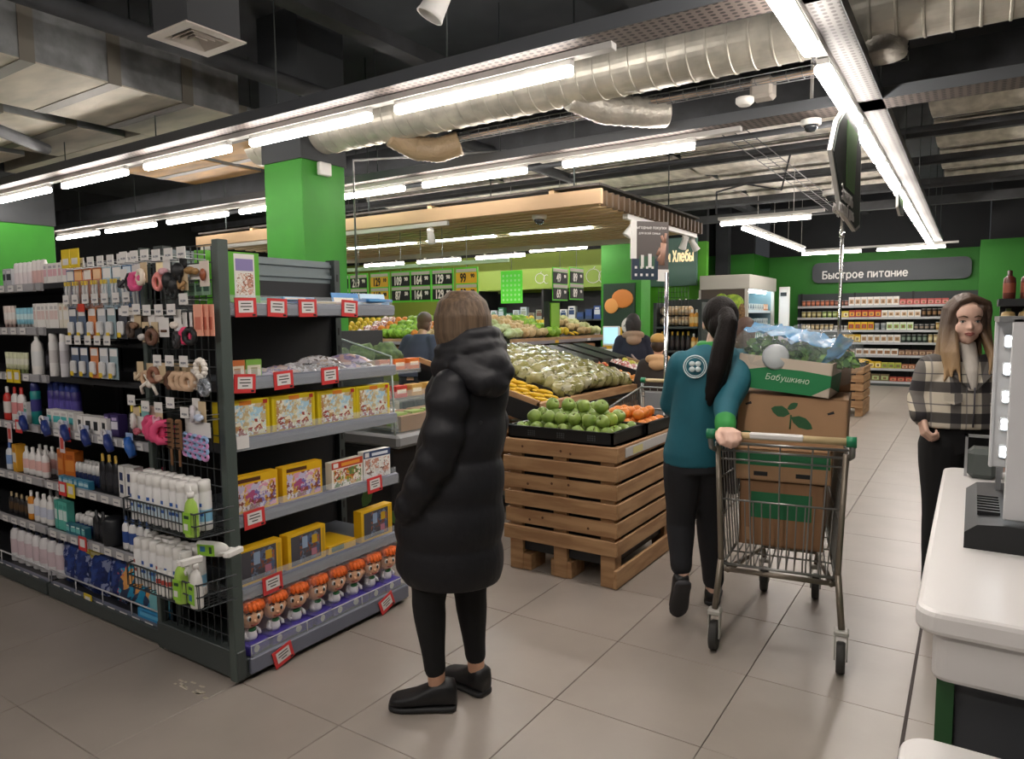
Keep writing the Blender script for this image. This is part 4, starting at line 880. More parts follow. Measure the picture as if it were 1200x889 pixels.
# razors hung in front of the fourth shelf
rz_=MB(); NV=K('#26397f',.35)
rz_.box(-.03,-.004,-.03,.03,-.001,.055,2); rz_.tube([(.0,-.012,.03),(.025,-.02,-.005),(.05,-.02,-.04)],[.016,.022,.017],8,0)
rz_.tube([(-.028+.02*cos(a*pi/5),-.012,.035+.02*sin(a*pi/5)) for a in range(10)],.007,6,1,closed=True)
rzp=rz_.build('razor_pack',[NV,K('#d6d4d8',.3),K('#b8bfd6',.3)])
for i,x in enumerate([-4.42,-4.16,-3.95,-3.74,-3.52]): put(rzp,(x,CF-.012,.985-.008*i),0,'navy razor with white ring in a blister, %s from left along the fourth rail'%od(i),'razor')
put(MB().box(-.03,-.004,-.03,.03,-.001,.055,1).tube([(0,-.012,.03),(.03,-.02,-.01),(.055,-.02,-.05)],[.018,.024,.018],8,0).build('razor_pack',[K('#2f66b8',.35),K('#9db4dc',.3)]),(-3.33,CF-.012,.955),0,'lighter blue razor in a blister at the right end of the rail','razor')
for i,x in enumerate([-4.62,-4.0]):
    put(MB().box(-.025,-.003,-.11,.025,0,.0,0).box(-.018,-.0038,-.09,.018,-.0025,-.03,1).build('hanging_card',[K('#d9c9cc',.5),K('#c8504a',.5)]),(x,CF-.012,.96),0,['red and pale hanging card at the left end of the fourth rail','red and pale hanging card in the middle of the fourth rail'][i],'card')
z=LV[4]
prow(flask('#dfe3ea','#3f66b0',.16,.036,'#86a6d8'),-4.80,1,.1,z,'white and blue bottle at the left edge, fifth shelf','bottle','')
prow(bx(.07,.05,.16,'#e6a92f','#e9e6e2','#d98f2a'),-4.68,1,.1,z,'tall yellow carton on the fifth toiletry shelf','carton','')
prow(flask('#e9e5e3','#e9e6e2',.16,.036,'#e6b7b0'),-4.58,4,.077,z,'white bottle with pink print','bottle','white bottles with pink print on the fifth shelf',shelf=S[4],rows=2,dy=.07)
prow(bx(.09,.05,.17,'#cf6f24','#e08a3a','#b85a1a'),-4.2,2,.1,z,'tall orange carton','carton','orange cartons',y=1.86,shelf=S[4])
prow(rollon('#1f2c55','#e6e4e2',.115),-4.15,9,.046,z,'navy roll-on with white cap','deodorant','navy roll-ons on the fifth shelf',y=1.86,shelf=S[4],rows=2,dy=.05)
prow(bx(.05,.03,.045,'#3a86a8','#b9d6dd','#7fb0c4'),-4.1,6,.055,z,'small teal soap carton','soap','teal soap cartons',y=1.80,shelf=S[4])
prow(flask('#1b1c20','#c9a23a',.2,.03,'#2c2d33'),-3.72,3,.065,z,'tall black bottle with gold cap','bottle','tall black bottles on the fifth shelf',shelf=S[4])
prow(bx(.065,.05,.16,'#e6e4e1','#22325f','#e6e4e1',[(.2,.55,.8,.8,1),(.2,.15,.8,.42,1)]),-3.5,2,.075,z,'tall white carton with navy dots','carton','navy dot cartons',shelf=S[4])
prow(bx(.08,.05,.15,'#a83a52','#e6c9cd','#8f2f45'),-3.35,2,.09,z,'wine red carton','carton','wine red cartons on the fifth shelf',y=1.9,shelf=S[4])
z=LV[5]
prow(flask('#221f20','#b8a27a',.13,.028,'#4f3a24'),-4.82,4,.068,z,'small dark bottle with gold band','bottle','dark bottles on the sixth shelf',shelf=S[5])
prow(flask('#df8f2e','#e9e6e2',.17,.034,'#e9e6e2'),-4.56,1,.07,z,'orange and white bottle on the sixth toiletry shelf','bottle','')
prow(flask('#e8e6e4','#e9e6e2',.17,.036,'#c9cfe0'),-4.48,3,.078,z,'white bottle with coloured swoosh','bottle','white bottles on the sixth shelf',shelf=S[5],rows=2,dy=.07)
prow(bx(.045,.04,.16,'#57b5a5','#d6ebe6','#3f9a8c'),-4.22,3,.05,z,'tall mint green carton','carton','mint cartons',shelf=S[5])
prow(rollon('#1f3a6a','#e6e4e2',.1),-4.06,7,.046,z,'blue roll-on with white cap','deodorant','blue roll-ons on the sixth shelf',y=1.85,shelf=S[5],rows=2,dy=.05)
prow(bx(.05,.03,.06,'#2f6f7f','#6fc0bd','#d6ebe6'),-4.05,4,.055,z,'small green and teal carton','carton','small teal cartons on the sixth shelf',y=1.80,shelf=S[5])
prow(flask('#18191c','#232427',.16,.03,'#2f3035'),-3.82,2,.068,z,'plain black bottle','bottle','black bottles on the sixth shelf',shelf=S[5])
prow(bottle([(.05,0),(.052,.01),(.052,.13),(.04,.145),(.0001,.15)],[K('#202226',.35)],[0]*4,name='tub'),-3.65,1,.1,z,'large round black tub on the sixth toiletry shelf','tub','')
prow(flask('#e6e5e4','#3a5fa0',.17,.03,'#2f4f95'),-3.53,5,.066,z,'white bottle with navy label','bottle','navy label bottles',shelf=S[5])
z=LV[6]
prow(flask('#e6e3e4','#2a2f4a',.25,.044,'#d9c4ca',.7),-4.86,7,.095,z,'white detergent bottle with dark cap','bottle','white detergent bottles on the base',y=1.85,shelf=S[6],rows=2,dy=.085)
def bag(w,h,d,mats,name='gift_bag'):
    m=MB(); n=8; V=[];F=[]
    for a in range(n+1):
        for b in range(n+1):
            u,v=a/n,b/n; k=(1-abs(2*u-1)**3)*(1-(2*v-1)**4*.9)
            V.append(((u-.5)*w*(1-.1*sin(v*5)),-d*.5*k*(1+.2*sin(a*3.1+b*2.3)),v*h*(1-.06*sin(u*7))))
    for s in (0,1):
        VV=[(x,-y if s else y,zz) for x,y,zz in V]
        FF=[(a*(n+1)+b,a*(n+1)+b+1,(a+1)*(n+1)+b+1,(a+1)*(n+1)+b) for a in range(n) for b in range(n)]
        m.add(VV,FF,0,True)
    return m.build(name,mats)
BAGB=picture('bag_print_blue',['#1f2f6a','#2a4488','#1f2f6a','#23366f','#1a2858','#22356f','#1f2f6a','#8a93b5'],22,.3)
BAGC=picture('bag_print_cyan',['#2a93bd','#3fb0d6','#1f3f66','#d95a6a','#3a4560','#2a93bd','#e0a05a'],14,.35)
for i,(x,y,r) in enumerate([(-4.13,1.85,.15),(-4.02,1.84,-.1),(-3.92,1.86,.2),(-3.83,1.83,0),(-3.76,1.87,.25),(-3.68,1.85,-.15)]): put(bag(.19,.25,.09,[BAGB]),(x,y,z),r,'dark blue printed gift bag of toiletries, %s from the left on the base'%od(i),'gift bag',rot=(-.1,.08*(i%3-1),r))
for i,x in enumerate([-3.98,-3.9,-3.84]): put(bx(.09,.03,.07,'#d6c23a','#e9e0a0','#b8a52a'),(x,1.84,z+.22-.012*i),.2,'yellow topped pack above the blue bags, %s from the left'%od(i),'pack',rot=(.4,.2,.2*i))
for i,(x,r,w) in enumerate([(-3.56,.2,.24),(-3.45,-.2,.2),(-3.36,.15,.17)]): put(bag(w,.24-.04*i,.12,[BAGC]),(x,1.86,z),r,'cyan and pink printed wash bag, %s from the left, next to the blue bags'%od(i),'wash bag',rot=(-.15,.1*i,r))
put(bag(.13,.16,.09,[K('#7fc0c6',.3)]),(-3.27,1.84,z),.1,'pale turquoise pouch at the right end of the base','pouch')
put(bx(.2,.08,.05,'#2f8fc4','#5fb0d8','#1f6fa0'),(-3.28,1.82,z),0,'flat sky blue pack lying at the right end of the base','pack')
# blister packs hanging in front of the upper right shelves
hb=thing('hook_bar','black bar with peg hooks across the upper shelves, holding blister packs','hook bar',(-3.53,1.80,1.2))
for zz in (1.79,1.61,1.41): MB().box(-3.83,1.83,zz,-3.15,1.845,zz+.02).build('bar',BLACK,hb)
for x in (-3.82,-3.16): MB().box(x-.01,1.845,1.2,x+.01,1.86,1.81).build('bar_post',BLACK,hb)
for zz,xs in ((1.80,[-3.8,-3.72,-3.63,-3.54,-3.45,-3.36,-3.27,-3.18]),(1.625,[-3.8,-3.71,-3.61,-3.52,-3.43,-3.33,-3.24]),(1.425,[-3.8,-3.71,-3.61,-3.52,-3.43])):
    for i,x in enumerate(xs): hook(x,zz,.1,parent=hb,hy=1.84)
for i,x in enumerate([-3.74,-3.65]): tag(MB().box(x-.04,1.715,1.80,x+.04,1.719,1.89).box(x-.028,1.7135,1.815,x+.028,1.7155,1.845,1).build('promo_card',[K('#e3c62a',.45),PAPER]),'yellow promotional card above the toothbrush packs, on the %s'%['left','right'][i],'card')
def blister(w,h,c1,c2,kind):
    m=MB(); m.box(-w/2,0,0,w/2,.002,h,0); m.box(-w*.42,-.0008,h*.74,w*.42,0,h*.97,1)
    if kind=='brush':
        for s in (-.2,.2): m.tube([(w*s,-.012,h*.1),(w*s,-.014,h*.5),(w*s,-.012,h*.68)],[.006,.007,.005],6,2); m.box(w*s-.006,-.022,h*.6,w*s+.006,-.01,h*.7,3)
        m.box(-w*.4,-.02,h*.05,w*.4,0,h*.72,4)
    else:
        m.box(-w*.3,-.02,h*.12,w*.3,-.001,h*.55,2,c=.006); m.box(-w*.18,-.022,h*.05,w*.18,-.018,h*.2,3)
    return m.build('blister_pack',[K(c1,.4),K(c2,.4),K('#dcdcdc',.4),K('#e3c23a',.4),CLEAR])
cols=[('#3a5f96','#e9e6e2','blue'),('#d8722a','#f0c08a','orange'),('#d8722a','#e9e6e2','orange'),('#d98048','#f0c9a0','light orange'),('#b9d3de','#e9e6e2','pale blue'),('#a9c6d6','#e9e6e2','pale blue'),('#4a78a8','#cfdde6','mid blue'),('#3a5f96','#b9cde0','dark blue')]
for i,(x,(a,b,c)) in enumerate(zip([-3.8,-3.72,-3.63,-3.54,-3.45,-3.36,-3.27,-3.18],cols)): put(blister(.078,.2,a,b,'brush'),(x,1.76,1.595),0,'%s toothbrush blister pack, %s from the left under the yellow cards'%(c,od(i)),'toothbrush pack')
cols2=[('#56657f','#e6e4e2','slate'),('#5f6f86','#e6e4e2','slate'),('#d98a5a','#e6e4e2','peach'),('#b9bfc6','#e6e4e2','silver'),('#93a9b0','#e6e4e2','grey green'),('#4a4c55','#e6e4e2','charcoal'),('#3f3a3a','#d6cfc6','dark brown')]
for j,(zz,nn) in enumerate(((1.455,7),(1.26,5))):
    for i in range(nn):
        a,b,c=cols2[i]; put(blister(.075,.15,a,b,'b'),([-3.8,-3.71,-3.61,-3.52,-3.43,-3.33,-3.24][i],1.76,zz),0,'%s razor blade blister pack, %s from the left, %s row under the toothbrushes'%(c,od(i),['upper','lower'][j]),'blister pack')
put(MB().box(-.03,0,0,.03,.003,.04,0).build('promo_card',[K('#d2432f',.5)]),(-3.66,1.735,1.585),0,'small red card below the toothbrush packs','card')
# ------------------------------------------------------------------ slatted pine display crates
PINE=mat('pine_slat','#b58f66',.6,col2='#9c7550',scale=1.6,stretch=(2.2,16,16),bump=.12)
PINEY=mat('pine_slat_y','#b58f66',.6,col2='#9c7550',scale=1.6,stretch=(16,2.2,16),bump=.12)
KNOT=mat('wood_knot','#5f3f28',.7)
def pine_crate(label,x0,x1,y0,y1,rows,top,h,gap,loc,side_extra=True):
    t=thing('slatted_crate',label,'crate',loc)
    th=.022
    MB().box(x0+.05,y0+.05,.12,x1-.05,y1-.05,top-.03).build('gap_shade_box',BLACK,t)  # black box added inside to make the gaps between slats dark
    for (x,y) in ((x0+th,y0+th),(x1-th-.09,y0+th),(x0+th,y1-th-.09),(x1-th-.09,y1-th-.09),((x0+x1)/2-.045,y0+th)):
        MB().box(x,y,0 if True else .1,x+.09,y+.09,top-.005,c=.003).build('corner_post',PINE,t)
    for r in range(rows):
        zt=top-r*(h+gap); zb=zt-h
        jl=random.uniform(-.012,.006); jr=random.uniform(-.004,.004)
        f=MB().box(x0+jl,y0-.002*(r%2),zb,x1-.001,y0+th,zt,c=.003).build('slat',PINE,t)
        if r%2==0: 
            kk=MB()
            for q in range(3):
                kx=lerp(x0+.1,x1-.1,random.random()); kk.lathe([(.008,0),(.008,.001)],8,M=Matrix.Translation((kx,y0-.0025,zb+h*random.uniform(.3,.7)))@Matrix.Rotation(pi/2,4,'X'))
            kk.build('knots',KNOT,f)
        MB().box(x0,y1-th,zb,x1,y1,zt,c=.003).build('slat',PINE,t)
        MB().box(x1-th,y0+th+.001,zb,x1+.002*(r%2),y1-th-.001+jr,zt,c=.003).build('slat',PINEY,t)
        MB().box(x0,y0+th+.001,zb,x0+th,y1-th-.001,zt,c=.003).build('slat',PINEY,t)
    if side_extra:
        MB().box(x1-th,y0+.001,.008,x1,y1,.008+h+.02,c=.003).build('slat',PINEY,t)
        for x in (x0+.03,(x0+x1)/2-.07): MB().box(x,y0+.03,0,x+.14,y0+.2,.1,c=.003).build('pallet_block',PINE,t)
    return t
cr=pine_crate('large pine slatted crate on the open floor, topped with apples and oranges',-2.37,-1.62,3.52,4.42,6,.812,.085,.022,(-2.0,3.97,0))
MB().box(-1.617,3.62,.745,-1.612,4.35,.80,c=.001).build('label_rail',mat('label_rail','#c9c7c4',.4),cr)
MB().box(-1.6125,3.72,.75,-1.611,3.86,.79).build('price_label',mat('pricelabel','#d9cf8f',.5),cr)
# black trays
TRAYM=mat('tray_black','#141517',.45)
def produce_tray(x0,x1,y0,y1,z,h,label,cat='tray',tilt=None):
    t=thing('produce_tray',label,cat,((x0+x1)/2,(y0+y1)/2,z))
    MB().box(x0,y0,z,x1,y1,z+.008).build('tray_base',TRAYM,t)
    for a in ((x0,y0,x1,y0+.012),(x0,y1-.012,x1,y1),(x0,y0,x0+.012,y1),(x1-.012,y0,x1,y1)): MB().box(a[0],a[1],z,a[2],a[3],z+h).box(a[0]-.006,a[1]-.006,z+h-.01,a[2]+.006,a[3]+.006,z+h).build('tray_wall',TRAYM,t)
    return t
tr1=produce_tray(-2.36,-1.66,3.55,3.99,.814,.075,'black plastic tray of green apples on the front half of the slatted crate')
tr2=produce_tray(-2.36,-1.64,4.0,4.4,.814,.075,'black plastic tray of oranges on the back half of the slatted crate')
for k in range(3):
    mm=MB()
    for a in range(4):
        for b in range(3): mm.box(-2.22+.2*k+.014*a,3.5485,.835+.012*b,-2.212+.2*k+.014*a,3.5505,.842+.012*b)
    mm.build('vent_holes',mat('vent_light','#4a4d50',.5),tr1)
def apple(c1,c2,name):
    r=.043
    prof=[(.0001,-.86*r),(.25*r,-.92*r),(.55*r,-.85*r),(.85*r,-.5*r),(r,.05*r),(.93*r,.5*r),(.66*r,.82*r),(.35*r,.84*r),(.12*r,.7*r),(.0001,.6*r)]
    m=MB().lathe(prof,14,mat=0); m.tube([(0,0,.58*r),(.004,0,.8*r),(.01,.002,1.02*r)],.0022,5,1)
    return m.build(name,[mat('fruit_'+name+c1.strip('#'),c1,.35,col2=c2,scale=14,stretch=(1,1,.5),detail=4),mat('stalk','#5a4428',.7)])
ga=apple('#8ba24c','#708b3b','apple'); yb=apple('#b5b54a','#8fae45','apple'); rd=apple('#b23a2c','#c9823a','apple')
def orange(c1='#e28a2c',r=.038):
    m=MB().lathe([(.0001,-.86*r),(.5*r,-.78*r),(.87*r,-.42*r),(r,0),(.9*r,.42*r),(.55*r,.76*r),(.15*r,.84*r),(.0001,.8*r)],14,mat=0).lathe([(.006,.8*r),(.004,.86*r),(.0001,.87*r)],6,mat=1)
    return m.build('orange',[mat('orange_skin'+c1.strip('#'),c1,.4,var=.12,scale=12,bump=.25,bscale=160),mat('stem_green','#5a6a2f',.6)])
mo=orange('#d9802f',.040)
def heap(proto,x0,x1,y0,y1,z0,layers,sp,label,cat,group,other=None,seed=3,rise=.07):
    rr=random.Random(seed); cnt=0
    for L in range(layers):
        ins=L*sp*.62; nx=max(1,int((x1-x0-2*ins)/sp)); ny=max(1,int((y1-y0-2*ins)/sp))
        for i in range(nx):
            for j in range(ny):
                x=x0+ins+(i+.5)*(x1-x0-2*ins)/nx+rr.uniform(-.006,.006); y=y0+ins+(j+.5)*(y1-y0-2*ins)/ny+rr.uniform(-.006,.006)
                z=z0+L*rise+rr.uniform(-.004,.004)
                p=proto
                if other and cnt in other: p2,l2=other[cnt]; put(p2,(x,y,z),0,l2,cat,None,rot=(rr.uniform(-.6,.6),rr.uniform(-.6,.6),rr.uniform(0,6)))
                else: put(p,(x,y,z),0,'%s, %s layer, %s row from front, %s from left'%(label,['lowest','second','third'][L],od(j),od(i)),cat,group,rot=(rr.uniform(-.9,.9),rr.uniform(-.9,.9),rr.uniform(0,6)),scale=rr.uniform(.94,1.05))
                cnt+=1
heap(ga,-2.345,-1.675,3.565,3.975,.866,3,.092,'green apple in the crate tray','apple','green apples on the crate',other={44:(yb,'single yellowish apple among the green ones on the crate')},rise=.068)
heap(mo,-2.02,-1.655,4.015,4.385,.862,2,.084,'orange in the crate tray','orange','oranges on the crate',seed=5,rise=.06)
heap(ga,-2.345,-2.03,4.015,4.385,.866,2,.092,'green apple beside the oranges','apple','green apples at the back of the crate',seed=8,rise=.066)
# ------------------------------------------------------------------ slanted produce stand behind the crate
ZS=lambda x:.875+(-2.7-x)*.26
st=thing('produce_stand','slanted wooden produce stand with black trays of bananas and bagged vegetables','stand',(-3.25,5.9,0))
Bx0,Bx1,By0,By1=-3.85,-2.68,4.45,7.5
def slab(x0,x1,y0,y1,off,th): return MB().add([(x0,y0,ZS(x0)+off),(x1,y0,ZS(x1)+off),(x1,y1,ZS(x1)+off),(x0,y1,ZS(x0)+off),(x0,y0,ZS(x0)+off-th),(x1,y0,ZS(x1)+off-th),(x1,y1,ZS(x1)+off-th),(x0,y1,ZS(x0)+off-th)],[(0,1,2,3),(7,6,5,4),(0,4,5,1),(1,5,6,2),(2,6,7,3),(3,7,4,0)])
slab(Bx0,Bx1,By0,By1,-.03,.03).build('slanted_bed',TRAYM,st)
slab(Bx1-.02,Bx1+.012,By0,By1,.035,.06).build('wood_rim',PINEY,st)
for k,y in enumerate([By0,4.92,6.22,6.85,By1-.02]): slab(Bx0,Bx1,y,y+.018,.05,.09).build('divider',PINE if k in (0,4) else TRAYM,st)
slab(Bx0,Bx1,By0-.012,By0,.01,.15).build('black_tray_front',TRAYM,st)
for y in (4.5,5.5,6.5,7.4):
    MB().box(-2.78,y,0,-2.72,y+.06,.84).build('leg',DGREY,st); MB().box(-3.8,y,0,-3.74,y+.06,1.1).build('leg',DGREY,st)
MB().box(-3.8,4.5,.12,-2.75,7.4,.15).build('lower_shelf',DGREY,st)
CB_=mat('carton_brown','#9a7350',.7,var=.08,scale=4)
for i,y in enumerate([4.62,5.22,5.82,6.42,6.98]):
    o=MB().box(-3.3,y,.15,-2.76,y+.52,.42,c=.004).box(-3.3,y+.02,.45,-2.77,y+.5,.72,c=.004).build('stacked_cartons',CB_); tag(o,'brown cartons stored under the slanted produce stand, %s from the near end'%od(i),'carton'); 
    for k in range(2): pass
for i,z in enumerate([.55,.66,.77]): tag(MB().box(-3.3+.03*i,4.46,z,-2.72,4.6,z+.05,c=.003).build('crate_board',PINE),'pine board at the near end under the banana tray, %s from the bottom'%od(i),'board')
BAN=mat('banana_yellow','#e9c330',.45,col2='#d9ac22',scale=6)
bm_=MB(); bm_.tube([(-.085,.02,0),(-.06,.004,.0),(-.02,-.008,0),(.025,-.006,0),(.065,.008,0),(.088,.026,0),(.1,.036,0)],[.006,.014,.018,.018,.015,.008,.004],7,0)
ban=bm_.build('banana',[BAN])
rr=random.Random(4)
for i in range(13):
    for j in range(3):
        x=-2.76-.06*i-.0*j; y=4.53+.13*j+rr.uniform(-.01,.01)
        put(ban,(x,y,ZS(x)+.0+.02*(i%2)+.012*j),0,'ripe banana in the front tray, %s from the rim, %s row from the front'%(od(i),od(j)),'banana','bananas in the front tray',rot=(0,.27,1.35+rr.uniform(-.25,.25)))
VEG=picture('bagged_veg',['#7f7c48','#8f8c58','#9a9668','#66633c','#918d60','#848050','#a5a184','#5a5534'],15,.14)
def lump(r,seed,mats,name,nu=12,nv=9,amp=.25,sz=.75):
    m=MB(); V=[];F=[]
    for i in range(nv+1):
        for k in range(nu):
            a=pi*i/nv; b=2*pi*k/nu; d=Vector((sin(a)*cos(b),sin(a)*sin(b),-cos(a)))
            q=r*(1+amp*mnoise.noise(d*1.9+Vector((seed*3.1,seed,0)))+amp*.4*mnoise.noise(d*5+Vector((seed,0,seed))))
            V.append((d.x*q,d.y*q,d.z*q*sz))
    for i in range(nv):
        for k in range(nu): F.append((i*nu+k,i*nu+(k+1)%nu,(i+1)*nu+(k+1)%nu,(i+1)*nu+k))
    m.add(V,F,0,True); return m.build(name,mats)
vb=[lump(.1,s,[VEG],'bagged_vegetable') for s in range(4)]
for i in range(8):
    for j in range(9):
        x=-2.78-.125*i; y=5.0+.14*j+.03*(i%2)
        put(vb[(i*3+j)%4],(x,y,ZS(x)+.05+.05*sin(pi*(j+.5)/9)),0,'clear bag of pale vegetables, %s row up from the rim, %s from near end'%(od(i),od(j)),'vegetables','bagged vegetables, %s row'%od(i),rot=(rr.uniform(-.4,.4),rr.uniform(-.4,.4),rr.uniform(0,6)))
po=orange('#e09030',.036)
for i in range(5):
    for j in range(4):
        x=-2.76-.085*i; y=6.3+.1*j; put(po,(x,y,ZS(x)+.02),0,'orange persimmon in the small tray, %s row up from the rim, %s from near end'%(od(i),od(j)),'persimmon','persimmons on the stand')
for i in range(5):
    for j in range(4):
        x=-3.2-.09*i; y=6.3+.11*j; put(rd,(x,y,ZS(x)+.03),0,'red apple high on the slanted stand, %s row up, %s from near end'%(od(i),od(j)),'apple','red apples on the stand',rot=(.3*i,.2*j,i))
PKM=picture('pack_pink',['#c98f8a','#e3c9c4','#b5655a','#d9b9a0','#e9e0d8'],24,.2)
for i in range(6):
    for j in range(3):
        x=-2.76-.1*i; y=6.93+.15*j; put(lump(.055,10+(i+j)%3,[PKM if j<2 else K('#c9c04a',.4)],'salad_pack'),(x,y,ZS(x)+.03),i,'%s at the far end of the stand, %s up in row %s'%(['pink and white pack','pink and white pack','yellow pack'][j],od(i),['one','two','three'][j]),'pack')
for i in range(3): tag(slab(-3.8,-3.25,6.35+.35*i,6.6+.35*i,.09,.06).build('empty_tray',TRAYM),'empty black tray leaning at the top of the slanted stand, %s from the near end'%od(i),'tray')
# ------------------------------------------------------------------ chilled cabinet behind the toy shelf
fr=thing('chilled_cabinet','low chilled cabinet with glass ends and black leaf-printed base behind the toy shelf','refrigerator',(-3.6,4.4,0))
fx0,fx1,fy0,fy1=-4.25,-3.08,3.33,4.39
MB().box(fx0,fy0,.1,fx1-.04,fy1,.7,c=.01).build('black_base',mat('cabinet_black','#131416',.4),fr)
MB().box(fx0,fy0-.005,.7,fx1+.02,fy1,.79,c=.02).build('bumper_lip',mat('cabinet_lip','#8e8f90',.4),fr)
MB().box(fx0,fy0+.02,.05,fx1-.1,fy1-.02,.1).build('plinth',BLACK,fr)
GLS=glass('cabinet_glass','#cfe0dd',.16)
MB().prism([(fx0+.02,.79),(fx1-.01,.79),(fx1-.03,1.3),(fx0+.6,1.43),(fx0+.02,1.43)],fy0,fy0+.008,'y').build('glass_end',GLS,fr)
MB().add([(fx1-.01,fy0,.8),(fx1-.01,fy1,.8),(fx1-.03,fy1,1.02),(fx1-.03,fy0,1.02)],[(0,1,2,3)]).build('glass_front',GLS,fr)
MB().tube([(fx0+.02,fy0,1.43),(fx0+.6,fy0,1.43),(fx1-.03,fy0,1.3),(fx1-.01,fy0,.79)],.007,6).build('glass_edge',mat('glass_edge','#b9cbc6',.2),fr)
MB().box(fx0,fy0+.01,.79,fx0+.06,fy1,1.45).build('back_wall',mat('cabinet_back','#2b2d30',.5),fr)
steps=[(-3.14,-3.42,.83),(-3.44,-3.74,.97),(-3.76,-4.18,1.14)]
for (xa,xb,zz) in steps:
    s=MB().box(xb,fy0+.02,zz-.015,xa,fy1-.02,zz).build('tier_shelf',STEEL,fr)
    MB().box(xa-.004,fy0+.02,zz-.03,xa+.002,fy1-.02,zz+.05).build('clear_strip',CLEAR,s)
LEAF=mat('leaf_decal','#5f8a45',.5)
def leafpoly(L,w): return [(0,0),(L*.25,w*.8),(L*.55,w),(L*.85,w*.55),(L,0),(L*.85,-w*.5),(L*.5,-w*.9),(L*.2,-w*.6)]
for k in range(6):
    y=fy0+.1+.17*k; z=.2+.3*((k*37)%10)/10; a=1.2*((k*53)%7)-2
    MB().prism([(y+u*cos(a)-v*sin(a),z+u*sin(a)+v*cos(a)) for u,v in leafpoly(.17,.045)],fx1-.0405,fx1-.038,'x').build('leaf_decal',LEAF,fr)
for k in range(5):
    x=-3.2-.2*k; z=.25+.3*((k*31)%10)/10; a=1.0*k
    MB().prism([(x+u*cos(a)-v*sin(a),z+u*sin(a)+v*cos(a)) for u,v in leafpoly(.17,.045)],fy0-.002,fy0+.0005,'y').build('leaf_decal',LEAF,fr)
pk=[('#8fae3f','#e6e2d0','lime green'),('#2f5f3a','#e6e0d0','dark green'),('#c23a2f','#e9e0d0','red'),('#c9a25a','#efe6c9','tan'),('#a9803f','#e0cfa0','brown'),('#d9722f','#efdcc0','orange')]
for s,(xa,xb,zz) in enumerate(steps):
    for i in range(6):
        c=pk[(i//3+s*2)%6]; o=bx(.12,.08,.085,c[0],c[1],c[0])
        put(o,(xa-.06,fy0+.14+.17*i,zz),pi/2,'%s food pack in the chilled cabinet, %s from near end, %s step'%(c[2],od(i),['lowest','middle','top'][s]),'food pack')
hb_=lump(.12,21,[mat('herb_green','#4f6a35',.6,col2='#2f4a22',scale=22,bump=.8,bscale=30)],'herb_bunch',16,12,.5)
for i in range(3): put(hb_,(-3.95,3.6+.28*i,1.25),i,'dark green herb bunch in the top of the chilled cabinet, %s from the near end'%od(i),'herbs')
for i in range(3): tag(MB().box(-3.40,3.42+.36*i,.795,-3.12,3.74+.36*i,.90,c=.003).build('produce_carton',CB_),'brown cardboard carton behind the cabinet front glass, %s from the near end'%od(i),'carton')
# ------------------------------------------------------------------ slatted wooden canopy
cn=thing('slatted_canopy','wide canopy of thin wooden slats hung over the produce department','canopy',(-5.5,6.8,2.5))
SLAT=mat('canopy_slat','#cbb088',.6,var=.1,scale=2,stretch=(.3,10,10)); FASC=mat('canopy_fascia','#c7a884',.55,var=.05,scale=1,stretch=(.5,6,6))
sl=None; ys=5.56
while ys<8.1:
    o=MB().box(-2.85,-.045,0,2.85,.045,.022).build('slat',SLAT,cn,world=False) if sl is None else sl.copy()
    if sl is not None: COL.objects.link(o)
    sl=o; o.location=(-5.57+5.5,ys-6.8,.0); ys+=.165
MB().box(-8.45,5.46,2.5,-2.67,5.5,2.625).build('front_fascia',FASC,cn)
yf_=5.55
while yf_<8.1: MB().box(-2.72,yf_,2.49,-2.665,yf_+.035,2.615).build('end_fin',mat('fin_brown','#54422f',.6),cn); yf_+=.12
MB().box(-8.45,5.5,2.66,-2.7,8.1,2.68).build('gap_shade_sheet',mat('canopy_gap_shade','#2a2622',.8),cn)  # added dark sheet, stands for the unlit space above the open slats
for x in (-3.2,-4.6,-6.0,-7.4): MB().box(x,5.5,2.615,x+.05,8.1,2.68).build('cross_batten',SLAT,cn)
for x in (-3.0,-5.5,-8.0):
    for y in (5.6,7.9): MB().tube([(x,y,2.6),(x,y,4.3)],.008,6).build('hanger_rod',DGREY,cn)
MB().box(-8.4,5.49,2.455,-4.35,5.53,2.495).build('white_track',WHITE,cn)
MB().box(-2.76,6.1,2.445,-2.71,8.05,2.49).build('white_track',WHITE,cn)
MB().box(-8.4,8.02,2.44,-3.4,8.08,2.5).build('back_edge',mat('canopy_edge','#b5a892',.5),cn)
for i,(a,b) in enumerate([(-7.1,-5.94),(-5.72,-4.72),(-4.48,-3.46),(-8.35,-7.25)]):
    tube_light((a,6.85,2.52),(b,6.85,2.52),'cool white tube light set into the slatted canopy, %s'%['second from the left','third from the left','rightmost','leftmost'][i],dm=LAMPC,wd=.11)
for i,(x,y,yw) in enumerate([(-4.56,5.5,.5),(-2.75,6.25,2.2),(-2.74,7.7,.8),(-2.73,8.0,-.6),(-6.2,5.5,.3)]):
    spot((x,y,2.36),yw,.6,['small white spotlight under the canopy front, above the price boards','white spotlight at the canopy corner beside the poster','white spotlight on the right track of the canopy','white spotlight at the far end of the canopy track','white spotlight at the left of the canopy front track'][i],s=.9)
dome(-3.45,5.75,2.5,'small chrome dome camera under the front right of the canopy')
